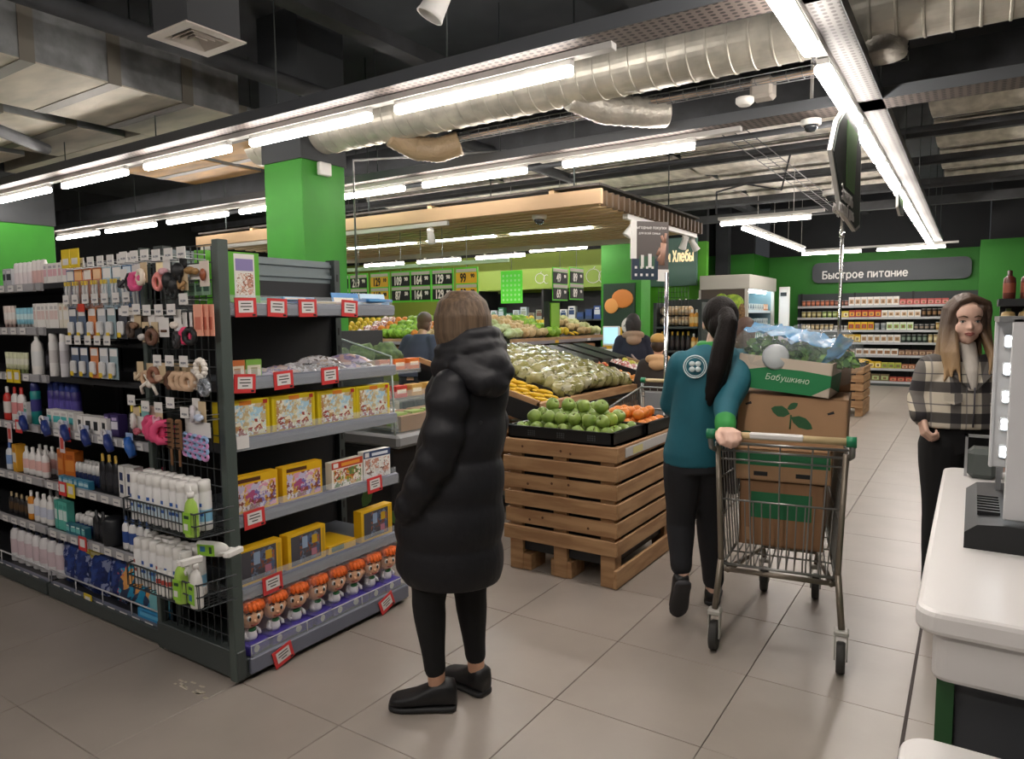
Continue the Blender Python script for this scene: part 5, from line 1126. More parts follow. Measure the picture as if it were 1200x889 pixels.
# ------------------------------------------------------------------ price boards
PBK=mat('board_black','#0b0b0d',.6); PBY=mat('board_yellow','#d9a81f',.5); NUM=mat('numeral_white','#efe9e2',.5); LGR=mat('board_lime','#59c42a',.5)
def board_frame(x0,x1,y,z0,z1,cells,label,yaw=0):
    t=thing('price_board',label,'price board',((x0+x1)/2,y,z0))
    MB().box(x0-.012,y,z0-.012,x1+.012,y+.012,z1+.012).build('lime_frame',LGR,t)
    n=len(cells); h=(z1-z0)/n
    for i,(s,sup,yel) in enumerate(cells):
        zb=z1-(i+1)*h
        pl_=MB().box(x0,y-.006,zb+.008,x1,y,zb+h*.74).build('number_plate',PBY if yel else PBK,t)
        MB().box(x0+.004,y-.006,zb+h*.77,x1-.004,y,zb+h*.97).build('name_strip',mat('strip_grey','#b9b0a6',.5),t)
        ink=PBK if yel else NUM
        w=x1-x0; text(s,h*.82,ink,pl_,face_M((x0+w*.36,y-.008,zb+h*.37)),squeeze=.6,bold=.003)
        text(sup,h*.34,ink,pl_,face_M((x0+w*.82,y-.008,zb+h*.5)),squeeze=.9,bold=.002)
    MB().tube([((x0+x1)/2,y+.006,z1),((x0+x1)/2,y+.006,2.502)],.004,5).build('hanger',STEEL,t)
    return t
xs=[-6.42,-6.12,-5.79,-5.47,-5.18,-4.88,-4.56]
vals=[(('89','90',0),('129','90',0)),(('219','90',0),('199','90',0)),(('129','10',1),('119','90',1)),(('109','90',0),('87','50',0)),(('164','90',0),('164','90',0)),(('129','90',0),('129','90',0)),(('99','90',1),('89','90',1))]
for i,x in enumerate(xs): board_frame(x,x+.265,5.9,1.74,2.06,vals[i],'%s hanging price board reading %s over %s, %s from the left over the produce'%('yellow' if vals[i][0][2] else 'black',vals[i][0][0],vals[i][1][0],od(i)))
tag(MB().box(-6.5,5.88,2.1,-3.9,5.92,2.14).build('board_rail',mat('rail_palegreen','#a9c7a4',.4)),'pale green rail from which the price boards hang','rail')
def yboard(X,y0,y1,z0,z1,cells,label):
    t=thing('price_board',label,'price board',(X,(y0+y1)/2,z0))
    MB().box(X-.01,y0-.01,z0-.01,X,y1+.01,z1+.01).build('lime_frame',LGR,t); n=len(cells); h=(z1-z0)/n; w=y1-y0
    for i,(s,sup,yel) in enumerate(cells):
        zb=z1-(i+1)*h
        p_=MB().box(X,y0,zb+.008,X+.006,y1,zb+h*.74).build('number_plate',PBY if yel else PBK,t)
        MB().box(X,y0+.004,zb+h*.77,X+.006,y1-.004,zb+h*.97).build('name_strip',mat('strip_grey','#b9b0a6',.5),t)
        text(s,h*.75,NUM,p_,face_M((X+.008,y0+w*.36,zb+h*.37),pi/2),squeeze=.75,bold=.003); text(sup,h*.25,NUM,p_,face_M((X+.008,y0+w*.8,zb+h*.5),pi/2),bold=.002)
    MB().tube([(X-.005,(y0+y1)/2,z1),(X-.005,(y0+y1)/2,4.3)],.004,5).build('hanger',STEEL,t)
yboard(-5.0,8.7,9.12,1.8,2.25,[('49','90',0),('69','90',0)],'black price board reading 49 over 69 on the lime post')
yboard(-5.0,9.2,9.62,1.82,2.28,[('89','90',0),('89','90',0)],'black price board reading 89 over 89 right of the lime post')
gl=thing('lime_notice','glowing lime green notice card with pale pattern hanging over the produce','notice',(-5.2,8.2,1.75))
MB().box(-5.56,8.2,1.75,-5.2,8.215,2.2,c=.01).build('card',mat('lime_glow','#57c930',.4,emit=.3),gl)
mm=MB()
for a in range(5):
    for b in range(6): mm.lathe([(.018,0),(.018,.001)],8,M=Matrix.Translation((-5.51+.065*a,8.199,1.80+.066*b))@Matrix.Rotation(pi/2,4,'X'))
tag(mm.build('pale_pattern',mat('lime_pale','#b9f09a',.4),gl),kind='stuff'); MB().tube([(-5.38,8.21,2.2),(-5.38,8.21,4.3)],.004,5).build('hanger',STEEL,gl)
# ------------------------------------------------------------------ produce racks further back
LIPM=mat('rack_lip','#8a8286',.45)
def rack(label,axis,c0,a0,a1,zl,depth,rise):
    """lip at c0, running a0..a1 along axis, bed rising away from the lip"""
    sgn=-1 if axis=='y' else 1     # y-run rack rises towards -X, x-run rack rises towards +Y
    def P(a,d,z): return (c0+sgn*d,a,z) if axis=='y' else (a,c0+sgn*d,z)
    t=thing('produce_rack',label,'produce rack',P((a0+a1)/2,depth/2,0))
    def hexa(p,q,r,s,th): 
        return MB().add([p,q,r,s]+[(v[0],v[1],v[2]-th) for v in (p,q,r,s)],[(0,1,2,3),(7,6,5,4),(0,4,5,1),(1,5,6,2),(2,6,7,3),(3,7,4,0)])
    hexa(P(a0,0,zl-.03),P(a1,0,zl-.03),P(a1,depth,zl-.03+rise),P(a0,depth,zl-.03+rise),.03).build('slanted_bed',TRAYM,t)
    hexa(P(a0,-.02,zl+.03),P(a1,-.02,zl+.03),P(a1,.015,zl+.03),P(a0,.015,zl+.03),.085).build('wood_lip',PINEY if axis=='y' else PINE,t)
    hexa(P(a0,-.03,zl-.01),P(a1,-.03,zl-.01),P(a1,-.02,zl-.01),P(a0,-.02,zl-.01),.045).build('price_rail',LIPM,t)
    n=int((a1-a0)/.5)
    for k in range(n):
        hexa(P(a0+.5*k+.02,.02,zl-.1),P(a0+.5*k+.46,.02,zl-.1),P(a0+.5*k+.46,.3,zl-.07),P(a0+.5*k+.02,.3,zl-.07),.1).build('wooden_drawer',mat('rack_wood','#a06f48',.6,var=.1,scale=3),t)
        if k%2==0: hexa(P(a0+.5*k+.1,-.033,zl-.012),P(a0+.5*k+.2,-.033,zl-.012),P(a0+.5*k+.2,-.031,zl-.012),P(a0+.5*k+.1,-.031,zl-.012),.04).build('price_card',[PAPER,PBY][k%4//2],t)
    hexa(P(a0,-.02,zl-.17),P(a1,-.02,zl-.17),P(a1,.04,zl-.17),P(a0,.04,zl-.17),.05).build('lower_rail',LIPM,t)
    hexa(P(a0,.1,zl-.2),P(a1,.1,zl-.2),P(a1,depth,zl-.2),P(a0,depth,zl-.2),.04).build('under_shelf',DGREY,t)
    for a in (a0+.05,(a0+a1)/2,a1-.1): hexa(P(a,.12,zl-.2),P(a+.05,.12,zl-.2),P(a+.05,.18,zl-.2),P(a,.18,zl-.2),zl-.2).build('leg',DGREY,t); hexa(P(a,depth-.1,zl-.2),P(a+.05,depth-.1,zl-.2),P(a+.05,depth-.04,zl-.2),P(a,depth-.04,zl-.2),zl-.2).build('leg',DGREY,t)
    return P
Pl=rack('wooden fruit rack at the back left, heaped with lemons and citrus','x',8.0,-8.9,-5.96,1.22,.9,.3)
Pr=rack('long wooden fruit rack running away under the canopy, heaped with melons and bananas','y',-5.0,7.6,10.4,1.24,.9,.27)
def ballm(r,c1,c2,name,sz=1): 
    return MB().lathe([(.0001,-r*sz),(.5*r,-.85*r*sz),(.87*r,-.45*r*sz),(r,0),(.87*r,.48*r*sz),(.5*r,.85*r*sz),(.0001,r*sz)],12).build(name,[mat('skin_'+c1.strip('#'),c1,.45,col2=c2,scale=12)])
far_lem=ballm(.05,'#d9c030','#c9a820','lemon',1.2); far_org=ballm(.06,'#e3902c','#d07a22','orange'); far_grn=lump(.09,31,[mat('lettuce','#9ac23a',.5,col2='#6f9a2a',scale=18,bump=.6,bscale=25)],'lettuce',14,10,.4); far_pnk=lump(.08,33,[PKM],'fruit_pack'); far_mel=ballm(.085,'#d6b98a','#b5905a','melon',.9); far_cab=lump(.085,35,[mat('cabbage','#cfd0a0',.5,col2='#a9b070',scale=14,bump=.4)],'cabbage',14,10,.25); far_gar=lump(.075,37,[mat('root_veg','#c9b07f',.6,col2='#a0895a',scale=18,bump=.5)],'root_vegetable',12,9,.4)
zoneL=[(far_lem,'lemon','yellow lemon'),(far_lem,'lemon','yellow lemon'),(far_pnk,'fruit pack','pink fruit pack'),(far_org,'orange','small orange'),(far_grn,'lettuce','bright green lettuce'),(far_grn,'lettuce','bright green lettuce'),(far_org,'orange','small orange'),(far_mel,'melon','tan melon'),(far_org,'orange','large orange'),(far_org,'orange','large orange')]
for i in range(20):
    for j in range(4):
        p=zoneL[i//2]; a=-8.80+.145*i; d=.09+.2*j
        x,y,z=Pl(a,d,1.24+.3*d/.9); put(p[0],(x,y,z+.06),0,'%s on the back left fruit rack, %s from left, %s row up'%(p[2],od(i),od(j)),'fruit' if p[1] not in('lettuce',) else 'lettuce','%s heap %s on the back left rack'%(p[1],od(i//2)),rot=(rr.uniform(-.5,.5),rr.uniform(-.5,.5),rr.uniform(0,6)))
zoneR=[(far_cab,'cabbage','pale cabbage'),(far_mel,'melon','tan melon'),(far_gar,'root vegetable','pale root vegetable'),(far_grn,'lettuce','green lettuce'),(far_lem,'lemon','yellow lemon'),(None,)*3,(far_gar,'bagged vegetable','white vegetable'),(far_cab,'cabbage','pale cabbage')]
for i in range(16):
    for j in range(4):
        p=zoneR[i//2]; a=7.72+.168*i; d=.09+.2*j; x,y,z=Pr(a,d,1.26+.27*d/.9)
        if p[0] is None: put(ban,(x,y,z+.02),0,'yellow banana on the long rack under the canopy, %s from near end, %s row up'%(od(i),od(j)),'banana','bananas on the long rack',rot=(0,.3,1.4+rr.uniform(-.3,.3))); continue
        put(p[0],(x,y,z+.06),0,'%s on the long canopy rack, %s from near end, %s row up'%(p[2],od(i),od(j)),'vegetable','%s group %s on the long rack'%(p[1],od(i//2)),rot=(rr.uniform(-.5,.5),rr.uniform(-.5,.5),rr.uniform(0,6)))
tag(MB().box(-5.2,8.78,0,-5.12,9.1,1.78,1).box(-5.12,8.82,0,-5.1,9.06,1.76,0).build('lime_post',[LIME,BLACK]),'lime green post with black edges beside the long fruit rack','post')
for i in range(6):
    c=['#3f6f9a','#cfe0e8','#4a8a6a'][i%3]; tag(MB().box(-5.75,7.75+.42*i,.3,-5.2,8.1+.42*i,.62,c=.01).box(-5.75,7.76+.42*i,.62,-5.2,8.09+.42*i,.72,1).build('storage_crate',[K('#26333a',.5),K(c,.5)]),'dark storage crate with coloured load under the long fruit rack, %s from the near end'%od(i),'crate')
# wall refrigerator behind
wf_=thing('wall_refrigerator','long wall refrigerator with dark shelves behind the fruit racks','refrigerator',(-7.2,12.8,0))
MB().box(-9.0,13.1,.1,-5.7,13.18,2.1).box(-9.0,12.4,.05,-5.7,13.1,.35).build('cabinet_body',BLACK,wf_)
MB().box(-9.2,12.35,2.14,-5.7,12.5,2.55).build('header_panel',mat('header_olive','#84a034',.5),wf_)
for k,(x,s) in enumerate([(-7.4,.11),(-6.2,.15)]):
    h=MB(); h.tube([(x+s*cos(a*pi/8),12.345,2.35+s*.9*sin(a*pi/8)) for a in range(16)],.008,4,closed=True); h.tube([(x,12.345,2.35+s*.9),(x+.04,12.345,2.35+s*1.2)],.008,4); h.tube([(x+s*1.4+s*.6*cos(a*pi/6),12.345,2.33+s*.8*sin(a*pi/6)) for a in range(2,11)],.008,4); h.build('fruit_outline',PAPER,wf_)
for z in (.4,.78,1.15,1.52): MB().box(-9.0,12.45,z-.03,-5.7,13.1,z).build('shelf',DGREY,wf_)
for x in (-9.0,-7.4,-5.72): MB().box(x,12.4,.05,x+.05,13.1,2.14).build('upright',BLACK,wf_)
fc=['#2f4f8f','#cfd6de','#3f7f5a','#b9c9d0','#8f9a8a','#6a4a3a','#dfe3e0','#27446f']
for r_,z in enumerate((.4,.78,1.15,1.52)):
    for i in range(17):
        c=fc[(i//2+r_*3)%8]; o=bx(.15,.1,.14+.06*((i+r_)%3),c,fc[(i//2+r_*3+1)%8])
        put(o,(-8.85+.19*i,12.55,z),0,'pack in the wall refrigerator, %s from left, shelf %s from bottom'%(od(i),['one','two','three','four'][r_]),'food pack')
# ------------------------------------------------------------------ back wall shelving and sign
bs=thing('wall_shelf','long dark seven-level wall shelf of instant food below the grey sign','shelf',(-1.4,17.5,0))
MB().box(-3.5,17.72,.05,.15,17.79,2.05).build('back_panel',mat('back_panel_grey','#3a3f41',.6),bs)
MB().box(-3.45,17.3,.0,.1,17.75,.1).build('plinth',DGREY,bs)
BZ=[1.76,1.5,1.22,.95,.67,.38,.1]
for z in BZ:
    s=MB().box(-3.42,17.3,z-.03,.1,17.72,z).build('shelf',DGREY,bs)
    MB().box(-3.42,17.285,z-.045,.1,17.3,z+.005).build('price_rail',mat('rail_silver','#b5b6b8',.4),s)
for x in (-3.44,-2.3,-1.15,.08): MB().box(x,17.68,0,x+.04,17.76,2.06).build('upright',BLACK,bs)
W_='#e6e2dc'
rows=[[('#a85a3c','#d98a6a',.1,.13,7,'orange noodle cup'),('#7a3f34','#b98a7a',.1,.12,3,'dark red cup'),(W_,'#c9a58a',.125,.19,8,'white picture carton'),('#b5504a','#d9908a',.13,.13,7,'pink red packet')],
 [('#a99a5a','#d9cfa0',.11,.14,4,'tan green cup'),('#7f9a3a','#cfd6a0',.11,.14,3,'green cup'),('#d9c24a','#efe6c0',.12,.14,2,'yellow carton'),('#a8352a','#e0a53a',.13,.16,5,'red and yellow carton'),(W_,'#d0b090',.125,.15,6,'white carton'),('#3a2a24','#8a6a4a',.1,.17,5,'dark jar'),('#caa53a','#e6d080',.12,.13,3,'golden jar')],
 [('#b59a6a','#e0d0a8',.1,.13,7,'tan cup'),('#dcd8d0','#b0a8a0',.1,.1,3,'white bowl'),('#e0b52a','#b0302a',.13,.18,4,'yellow and red carton'),('#b0b4b4','#8a9090',.12,.15,2,'grey bowl'),('#dfe6d0','#8fb05a',.13,.17,4,'green and white carton'),('#4a4a4a','#a09080',.1,.12,4,'small dark jar'),('#b08a4a','#e0c890',.1,.17,3,'gold tin')],
 [('#a98a5a','#d9c9a0',.11,.14,4,'tan packet'),('#2f3a2f','#c9cfc0',.11,.13,4,'dark green jar'),('#d9b02a','#f0e0a0',.13,.17,3,'yellow packet'),(W_,'#b0906a',.13,.17,6,'white picture box'),('#3f4a44','#8a9a8a',.1,.17,5,'dark tin'),('#c9b080','#e6d8b0',.1,.18,3,'cream bottle')],
 [('#8a7a6a','#d9d0c0',.13,.12,9,'brown and white packet'),(W_,'#a0704a',.14,.14,6,'white and brown packet'),('#7a5a4a','#c0a080',.13,.12,7,'dark brown packet')],
 [('#c98a3a','#e9c890',.13,.14,8,'orange packet'),('#d9b52a','#efdf9a',.13,.15,5,'yellow packet'),('#b5b04a','#7a9a3a',.13,.13,3,'lime packet'),('#a0603a','#d9b090',.13,.1,6,'rust coloured packet')],
 [('#3f5f3a','#a0b57a',.16,.13,6,'green tray pack'),('#7a6a4a','#b0c080',.18,.15,5,'brown and green box'),('#a8402f','#d98a6a',.15,.1,5,'red packet')]]
for r_,(z,row) in enumerate(zip(BZ,rows)):
    x=-3.36
    for (c,a,w_,h,n,lab) in row:
        if 'cup' in lab or 'bowl' in lab or 'tin' in lab or 'jar' in lab or 'bottle' in lab:
            r0=w_*.42; p=bottle([(r0*.75,0),(r0*.8,.004),(r0*.93,h*.3),(r0*.96,h*.7),(r0,h*.93),(r0*1.04,h*.94),(r0*1.04,h),(.0001,h)],[K(c,.45),K(a,.45),PAPER],[0,0,1,0,0,2,2],name=lab.split()[-1])
        else: p=carton(lab.split()[-1],w_*.94,.1,h,[K(c,.45),K(a,.45),K('#8a6a4a',.5)],[(.12,.2,.88,.72,1),(.3,.28,.7,.6,2)],c=.003)
        for i in range(n):
            if x>.02: break
            put(p,(x+w_/2,17.40,z),.06*((i*3+r_)%3-1),'%s on back wall shelf level %s from top, %s from left'%(lab,['one','two','three','four','five','six','seven'][r_],od(i)),lab.split()[-1],'%ss on back shelf level %d'%(lab,r_+1)); x+=w_
sg=thing('department_sign','long dark grey sign with rounded corners and white Cyrillic lettering on the green wall','sign',(-1.65,17.75,2.3))
def rrect(x0,z0,x1,z1,r,n=6):
    P=[]
    for cx,cz,a0 in ((x1-r,z1-r,0),(x0+r,z1-r,pi/2),(x0+r,z0+r,pi),(x1-r,z0+r,3*pi/2)):
        for k in range(n+1): a=a0+pi/2*k/n; P.append((cx+r*cos(a),cz+r*sin(a)))
    return P
MB().prism(rrect(-3.2,2.3,-.08,2.76,.14),17.7,17.79,'y').build('sign_board',mat('sign_grey','#484d52',.5),sg)
stext('Быстрое питание',.222,mat('letter_white','#f2f0ec',.5),sg,face_M((-2.11,17.69,2.46)),ext=.012,squeeze=.92,wt=.17)
# bread department sign, dark pillar, white post
bg=thing('department_sign','teal grey sign with warm white lettering on the bright green bakery wall','sign',(-5.4,14.5,2.4))
MB().box(-6.3,14.42,2.2,-4.86,14.5,3.2).build('sign_board',mat('sign_teal','#5f7f78',.5),bg)
stext('Наши Хлебы',.3,mat('letter_warm','#ffe6b8',.5,emit=.5),bg,face_M((-4.93,14.41,2.8)),ext=.01,align='RIGHT',squeeze=.5,wt=.17)
tag(MB().box(-5.0,16.15,0,-4.72,16.38,4.3).build('pillar',mat('pillar_dark','#303336',.7)),'dark grey square column between the bakery wall and the vegetable cooler','pillar')
wp=thing('door_post','white security post standing against the green wall','post',(-3.5,16.3,0))
MB().box(-3.62,16.28,0,-3.4,16.36,2.18,c=.01).build('post_body',WHITE,wp); MB().box(-3.58,16.25,1.98,-3.46,16.28,2.06).build('bracket',BLACK,wp)
# vegetable cooler
vc=thing('open_cooler','tall grey open cooler with a vegetable picture on its near side','refrigerator',(-4.2,15,0))
CG=mat('cooler_grey','#b3b0a8',.45)
MB().box(-4.65,14,2.08,-3.66,16.2,2.36,c=.01).build('header',CG,vc); MB().box(-4.65,14,0,-3.72,14.05,2.08).build('side_panel',mat('cooler_side','#4a4038',.5),vc)
MB().box(-3.75,13.99,0,-3.69,14.06,2.08).box(-3.75,16.12,0,-3.69,16.2,2.08).box(-4.66,13.99,0,-4.62,14.05,2.08).build('corner_trim',CG,vc)
MB().box(-4.65,14.05,0,-4.6,16.2,2.08).box(-4.6,16.12,0,-3.75,16.2,2.08).box(-4.6,14.05,0,-3.7,16.12,.4).build('inner_case',mat('cooler_inner','#6f8a92',.4),vc)
for z in (.75,1.05,1.35,1.65): MB().box(-4.5,14.06,z-.03,-3.76,16.11,z).box(-3.765,14.06,z-.035,-3.755,16.11,z+.02).build('glass_shelf',mat('cooler_shelf','#cfe6ee',.3),vc)
tube_light((-3.85,14.2,2.05),(-3.85,16.0,2.05),'cool light strip inside the vegetable cooler',dm=LAMPC,wd=.04)
v=MB(); v.ball((-3.98,13.99,1.82),(.22,.012,.16),mat=0); v.ball((-4.2,13.988,1.9),(.12,.012,.1),mat=0); v.ball((-3.98,13.985,1.55),(.12,.012,.13),mat=1); v.ball((-4.05,13.982,1.32),(.17,.012,.14),mat=2); v.ball((-3.9,13.98,1.15),(.17,.012,.13),mat=2); v.ball((-3.82,13.975,.95),(.1,.012,.1),mat=2); v.ball((-3.8,13.985,1.6),(.07,.012,.2),mat=3); v.ball((-3.78,13.978,1.28),(.06,.012,.12),mat=4)
v.build('vegetable_print',[mat('print_lettuce','#9ab53a',.5,col2='#6a8a2a',scale=14),K('#d9d0c0'),mat('print_tomato','#c9432a',.5,var=.2,scale=5),mat('print_nuts','#8a6a44',.5,col2='#5a4028',scale=30),K('#4a1f3a')],vc)
for r_,z in enumerate((.75,1.05,1.35,1.65)):
    for i in range(10):
        c=[('#cfd6d6','#8a9aa0'),('#d98a4a','#efe0d0'),('#3f7f7a','#cfe0dd'),('#b9c9cf','#5a6a7a')][(r_+i//4)%4]; put(bx(.16,.2,.15,c[0],c[1]),(-3.88,14.2+.19*i,z),pi/2,'%s pack in the open cooler, %s from near end, shelf %s from bottom'%({'#cfd6d6':'grey','#d98a4a':'orange','#3f7f7a':'teal','#b9c9cf':'pale blue'}[c[0]],od(i),['one','two','three','four'][r_]),'food pack')
# bottle rack by the poster
br=thing('bottle_rack','dark rack of bottles with a wire topped front by the bakery wall','shelf',(-3.5,9.8,0))
MB().box(-3.98,9.9,0,-3.93,10.4,1.75).box(-3.3,9.9,0,-3.25,10.4,1.75).box(-3.98,10.38,0,-3.25,10.42,1.8).build('frame',mat('rack_dark','#2c3332',.5),br)
for z in (.35,.7,1.05,1.4): MB().box(-3.93,9.88,z-.03,-3.3,10.38,z).build('shelf',DGREY,br)
m=MB()
for k in range(10): m.tube([(-3.9+.05*k,9.9,1.42),(-3.9+.05*k,9.9,1.98)],.004,4)
for k in range(8): m.tube([(-3.9,9.9,1.45+.075*k),(-3.45,9.9,1.45+.075*k)],.004,4)
m.build('wire_front',BLACK,br)
wb_=flask('#1b1a1c','#c9a23a',.28,.035,'#3a3030',1); jb=flask('#d99a3a','#e9e6e2',.25,.04,'#e6c98a',.8); bd=lump(.09,41,[mat('bread_bag','#c9a678',.5,col2='#e0d0b8',scale=12)],'bread_bag',10,8,.2)
for r_,z in enumerate((.35,.7,1.05)):
    for i in range(8): put(wb_ if i<6 else jb,(-3.87+.08*i,9.98,z),0,'%s bottle on the dark rack, %s from left, shelf %s from bottom'%('dark' if i<6 else 'amber',od(i),['one','two','three'][r_]),'bottle')
for i in range(5):
    for j in range(2): put(bd,(-3.84+.085*i,10.05,1.48+.15*j),i,'bag of bread behind the wire front, %s from left, %s'%(od(i),['lower layer','upper layer'][j]),'bread')
for i in range(2): put(jb,(-3.42+.07*i,9.98,1.4),0,'amber bottle on the top of the dark rack, %s from the left'%od(i),'bottle')
# juice shelf beyond
js=thing('juice_shelf','pale stocked shelf between the bottle rack and the vegetable cooler','shelf',(-4.2,12.6,0))
MB().box(-4.75,12.9,0,-4.08,12.94,1.75).build('back_panel',DGREY,js); MB().box(-4.75,12.5,0,-4.71,12.895,1.75).build('side_frame',DGREY,js)
for r_,z in enumerate((.6,.95,1.3,1.62)):
    MB().box(-4.72,12.45,z-.03,-4.08,12.9,z).build('shelf',DGREY,js)
    for i in range(5): put(jb if (i+r_)%3 else flask('#e0dccf','#7fa0b0',.24,.04,'#d98a3a',.8),(-4.64+.115*i,12.53,z),0,'juice bottle beside the cooler, %s from left, level %s from bottom'%(od(i),['one','two','three','four'][r_]),'bottle')
# scales
sc=thing('weighing_scale','white self-service scale with a pale blue screen by the poster pillar','scale',(-4.25,9.1,0))
MB().box(-4.5,8.95,0,-4.1,9.35,1.02,c=.02).build('cabinet',mat('scale_cabinet','#2f4a34',.5),sc); MB().box(-4.48,8.86,1.02,-4.0,9.3,1.09,c=.03).build('weighing_pan',WHITE,sc)
MB().box(-4.32,9.2,1.09,-4.28,9.24,1.2).build('neck',STEEL,sc); MB().box(-4.46,9.18,1.14,-4.2,9.22,1.42,c=.01).build('monitor',WHITE,sc); MB().box(-4.44,9.172,1.17,-4.22,9.18,1.4).build('screen',mat('screen_blue','#a9d6e6',.3,emit=.6),sc)
# far pine crate with lemons
pc2=pine_crate('distant pine slatted crate standing near the back wall aisle',-2.08,-1.36,11.77,12.6,5,.76,.105,.025,(-1.8,12.2,0))
produce_tray(-2.06,-1.38,11.8,12.56,.765,.06,'shallow black tray on the distant pine crate')
for i in range(5):
    for j in range(4): put(ban,(-2.0+.14*i,11.9+.17*j,.81+.02*((i+j)%2)),0,'yellow banana on the distant pine crate, %s from left, %s row from front'%(od(i),od(j)),'banana','bananas on the distant crate',rot=(.1,.1,i+.7*j))
tag(MB().box(-1.72,12.0,.84,-1.58,12.012,.98,c=.002).build('price_sign',PAPER),'small cream price sign standing in the distant crate','sign')
# ------------------------------------------------------------------ poster stand
ps=thing('poster_stand','steel pole stand holding a grey advertising poster, behind the pine crate','poster stand',(-2.13,5.58,0))
MB().lathe([(.16,0),(.16,.012),(.03,.03),(.02,.04)],24,(-2.13,5.58,0)).build('base',STEEL,ps)
MB().tube([(-2.13,5.58,.03),(-2.13,5.58,1.9)],.017,12).build('pole',mat('chrome','#c9c9c9',.15,metal=1),ps)
PM=Matrix.Translation((-2.235,5.475,1.84))@Matrix.Rotation(radians(50),4,'Z')
pa=MB().box(-.165,-.008,0,.165,.008,.47,M=PM).build('poster_panel',mat('poster_greybrown','#5c5553',.4),ps)
MB().box(-.17,-.012,.17,-.125,.012,.475,M=PM).build('white_clip',WHITE,ps); MB().box(.07,-.012,-.01,.168,.012,.085,M=PM).build('white_clip',WHITE,ps)
MB().box(-.165,-.0095,0,.07,-.008,.17,M=PM).build('navy_print',K('#2c3a4a',.4),pa)
MB().box(-.1,-.0105,.09,.04,-.009,.19,M=PM).build('green_print',K('#3f5f4a',.4),pa)
MB().box(-.085,-.0115,.1,-.06,-.0095,.2,M=PM).box(-.02,-.0115,.1,.01,-.0095,.21,M=PM).build('package_print',PAPER,pa)
hm=MB()
for (a,b,c,d,r_) in ((.1,.12,.12,.3,.03),(.12,.3,.1,.36,.014),(.13,.3,.14,.38,.013),(.09,.26,.06,.2,.014),(.1,.2,.07,.15,.02)): hm.tube([PM@Vector((a,-.009,b)),PM@Vector((c,-.009,d))],r_*.9,6)
for q in range(len(hm.v)):
    l=PM.inverted()@Vector(hm.v[q]); l.y=-.0095+(l.y+.009)*.08; hm.v[q]=tuple(PM@l)
hm.build('hand_print',K('#a07a68',.5),pa)
TP=PM@Matrix.Translation((0,-.0105,0))@Matrix.Rotation(pi/2,4,'X')
stext('Выгодные покупки',.032,PAPER,pa,TP@Matrix.Translation((-.0,.42,0)),ext=.0004); stext('для всей семьи',.026,PAPER,pa,TP@Matrix.Translation((-.01,.375,0)),ext=.0004)
for k in range(8): MB().box(-.14+.05*(k%4),-.0115,.03+.06*(k//4),-.12+.05*(k%4),-.0095,.05+.06*(k//4),M=PM).build('icon_print',PAPER,pa)
tag(MB().tube([(-1.33,9.1,0),(-1.33,9.1,2.85)],.02,12).lathe([(.07,0),(.07,.01),(.03,.02)],16,(-1.33,9.1,0)).lathe([(.028,0),(.03,.02),(.03,.05),(.028,.07)],14,(-1.33,9.1,2.45)).build('steel_pole',mat('chrome','#c9c9c9',.15,metal=1)),'slim chrome pole standing in the aisle before the back wall shelves','pole')
# ------------------------------------------------------------------ checkout counter and lit display
CW=mat('counter_white','#dcd9d6',.35)
ct=thing('checkout_counter','white checkout counter with rounded top and green edged grey side, right foreground','counter',(.5,2.6,0))
def rslab(x0,y0,x1,y1,z0,z1,r,mats,name,parent,bev=.012):
    P=rrect(x0,y0,x1,y1,r); c=((x0+x1)/2,(y0+y1)/2)
    m=MB(); n=len(P)
    def ringp(s,z): return [(c[0]+(p[0]-c[0])*(1-s/(abs(x1-x0)/2)),c[1]+(p[1]-c[1])*(1-s/(abs(y1-y0)/2)),z) for p in P]
    R_=[ringp(bev,z0),ringp(bev*.3,z0+bev*.3),ringp(0,z0+bev),ringp(0,z1-bev),ringp(bev*.3,z1-bev*.3),ringp(bev,z1)]
    V=[p for r in R_ for p in r]; F=[(i*n+k,i*n+(k+1)%n,(i+1)*n+(k+1)%n,(i+1)*n+k) for i in range(5) for k in range(n)]
    m.add(V,F,0,False); m.add(R_[0],[tuple(range(n))[::-1]]); m.add(R_[5],[tuple(range(n))])
    return m.build(name,mats,parent)
rslab(-.085,1.755,1.5,3.53,.825,.88,.05,CW,'counter_top',ct)
rslab(-.05,1.785,1.5,3.45,.71,.822,.03,CW,'drawer_box',ct)
MB().box(-.02,1.85,0,1.4,3.4,.71).build('grey_side',mat('counter_grey','#4a4c50',.5),ct)
MB().box(-.04,1.835,0,-.005,3.42,.71).build('green_edge',mat('counter_green','#2f5a34',.5),ct)
lw=thing('bagging_shelf','lower white bagging shelf in the bottom right corner','counter',(.5,1.2,0))
rslab(-.095,.75,1.4,1.66,.60,.645,.06,CW,'shelf_top',lw); MB().box(-.02,.85,0,1.3,1.6,.60).build('shelf_body',mat('counter_grey','#4a4c50',.5),lw)
ds=thing('lit_display','counter display with a column of bright LED modules, black base and pale side panel','display',(.3,2.6,.88))
m=MB().prism([(.0,.0),(.62,.0),(.62,.075),(.09,.075),(.03,.07),(.0,.045)],2.3,2.9,'y')
for v_ in range(len(m.v)): m.v[v_]=(m.v[v_][0],m.v[v_][1],m.v[v_][2]+.88)
m.build('black_base',BLACK,ds)
rb=MB()
for k in range(7): rb.box(.03,2.42+.035*k,.95,.085,2.432+.035*k,.963)
rb.build('grip_ridges',BLACK,ds)
PANE=mat('panel_grey','#cfcfd0',.4)
MB().box(.088,2.33,.965,.6,2.345,1.52,c=.003).build('side_panel',PANE,ds)
MB().box(.058,2.78,1.03,.135,2.8,1.51,c=.003).box(.06,2.775,1.03,.068,2.79,1.51).build('led_strip_board',mat('led_board','#c9c9c9',.3),ds)
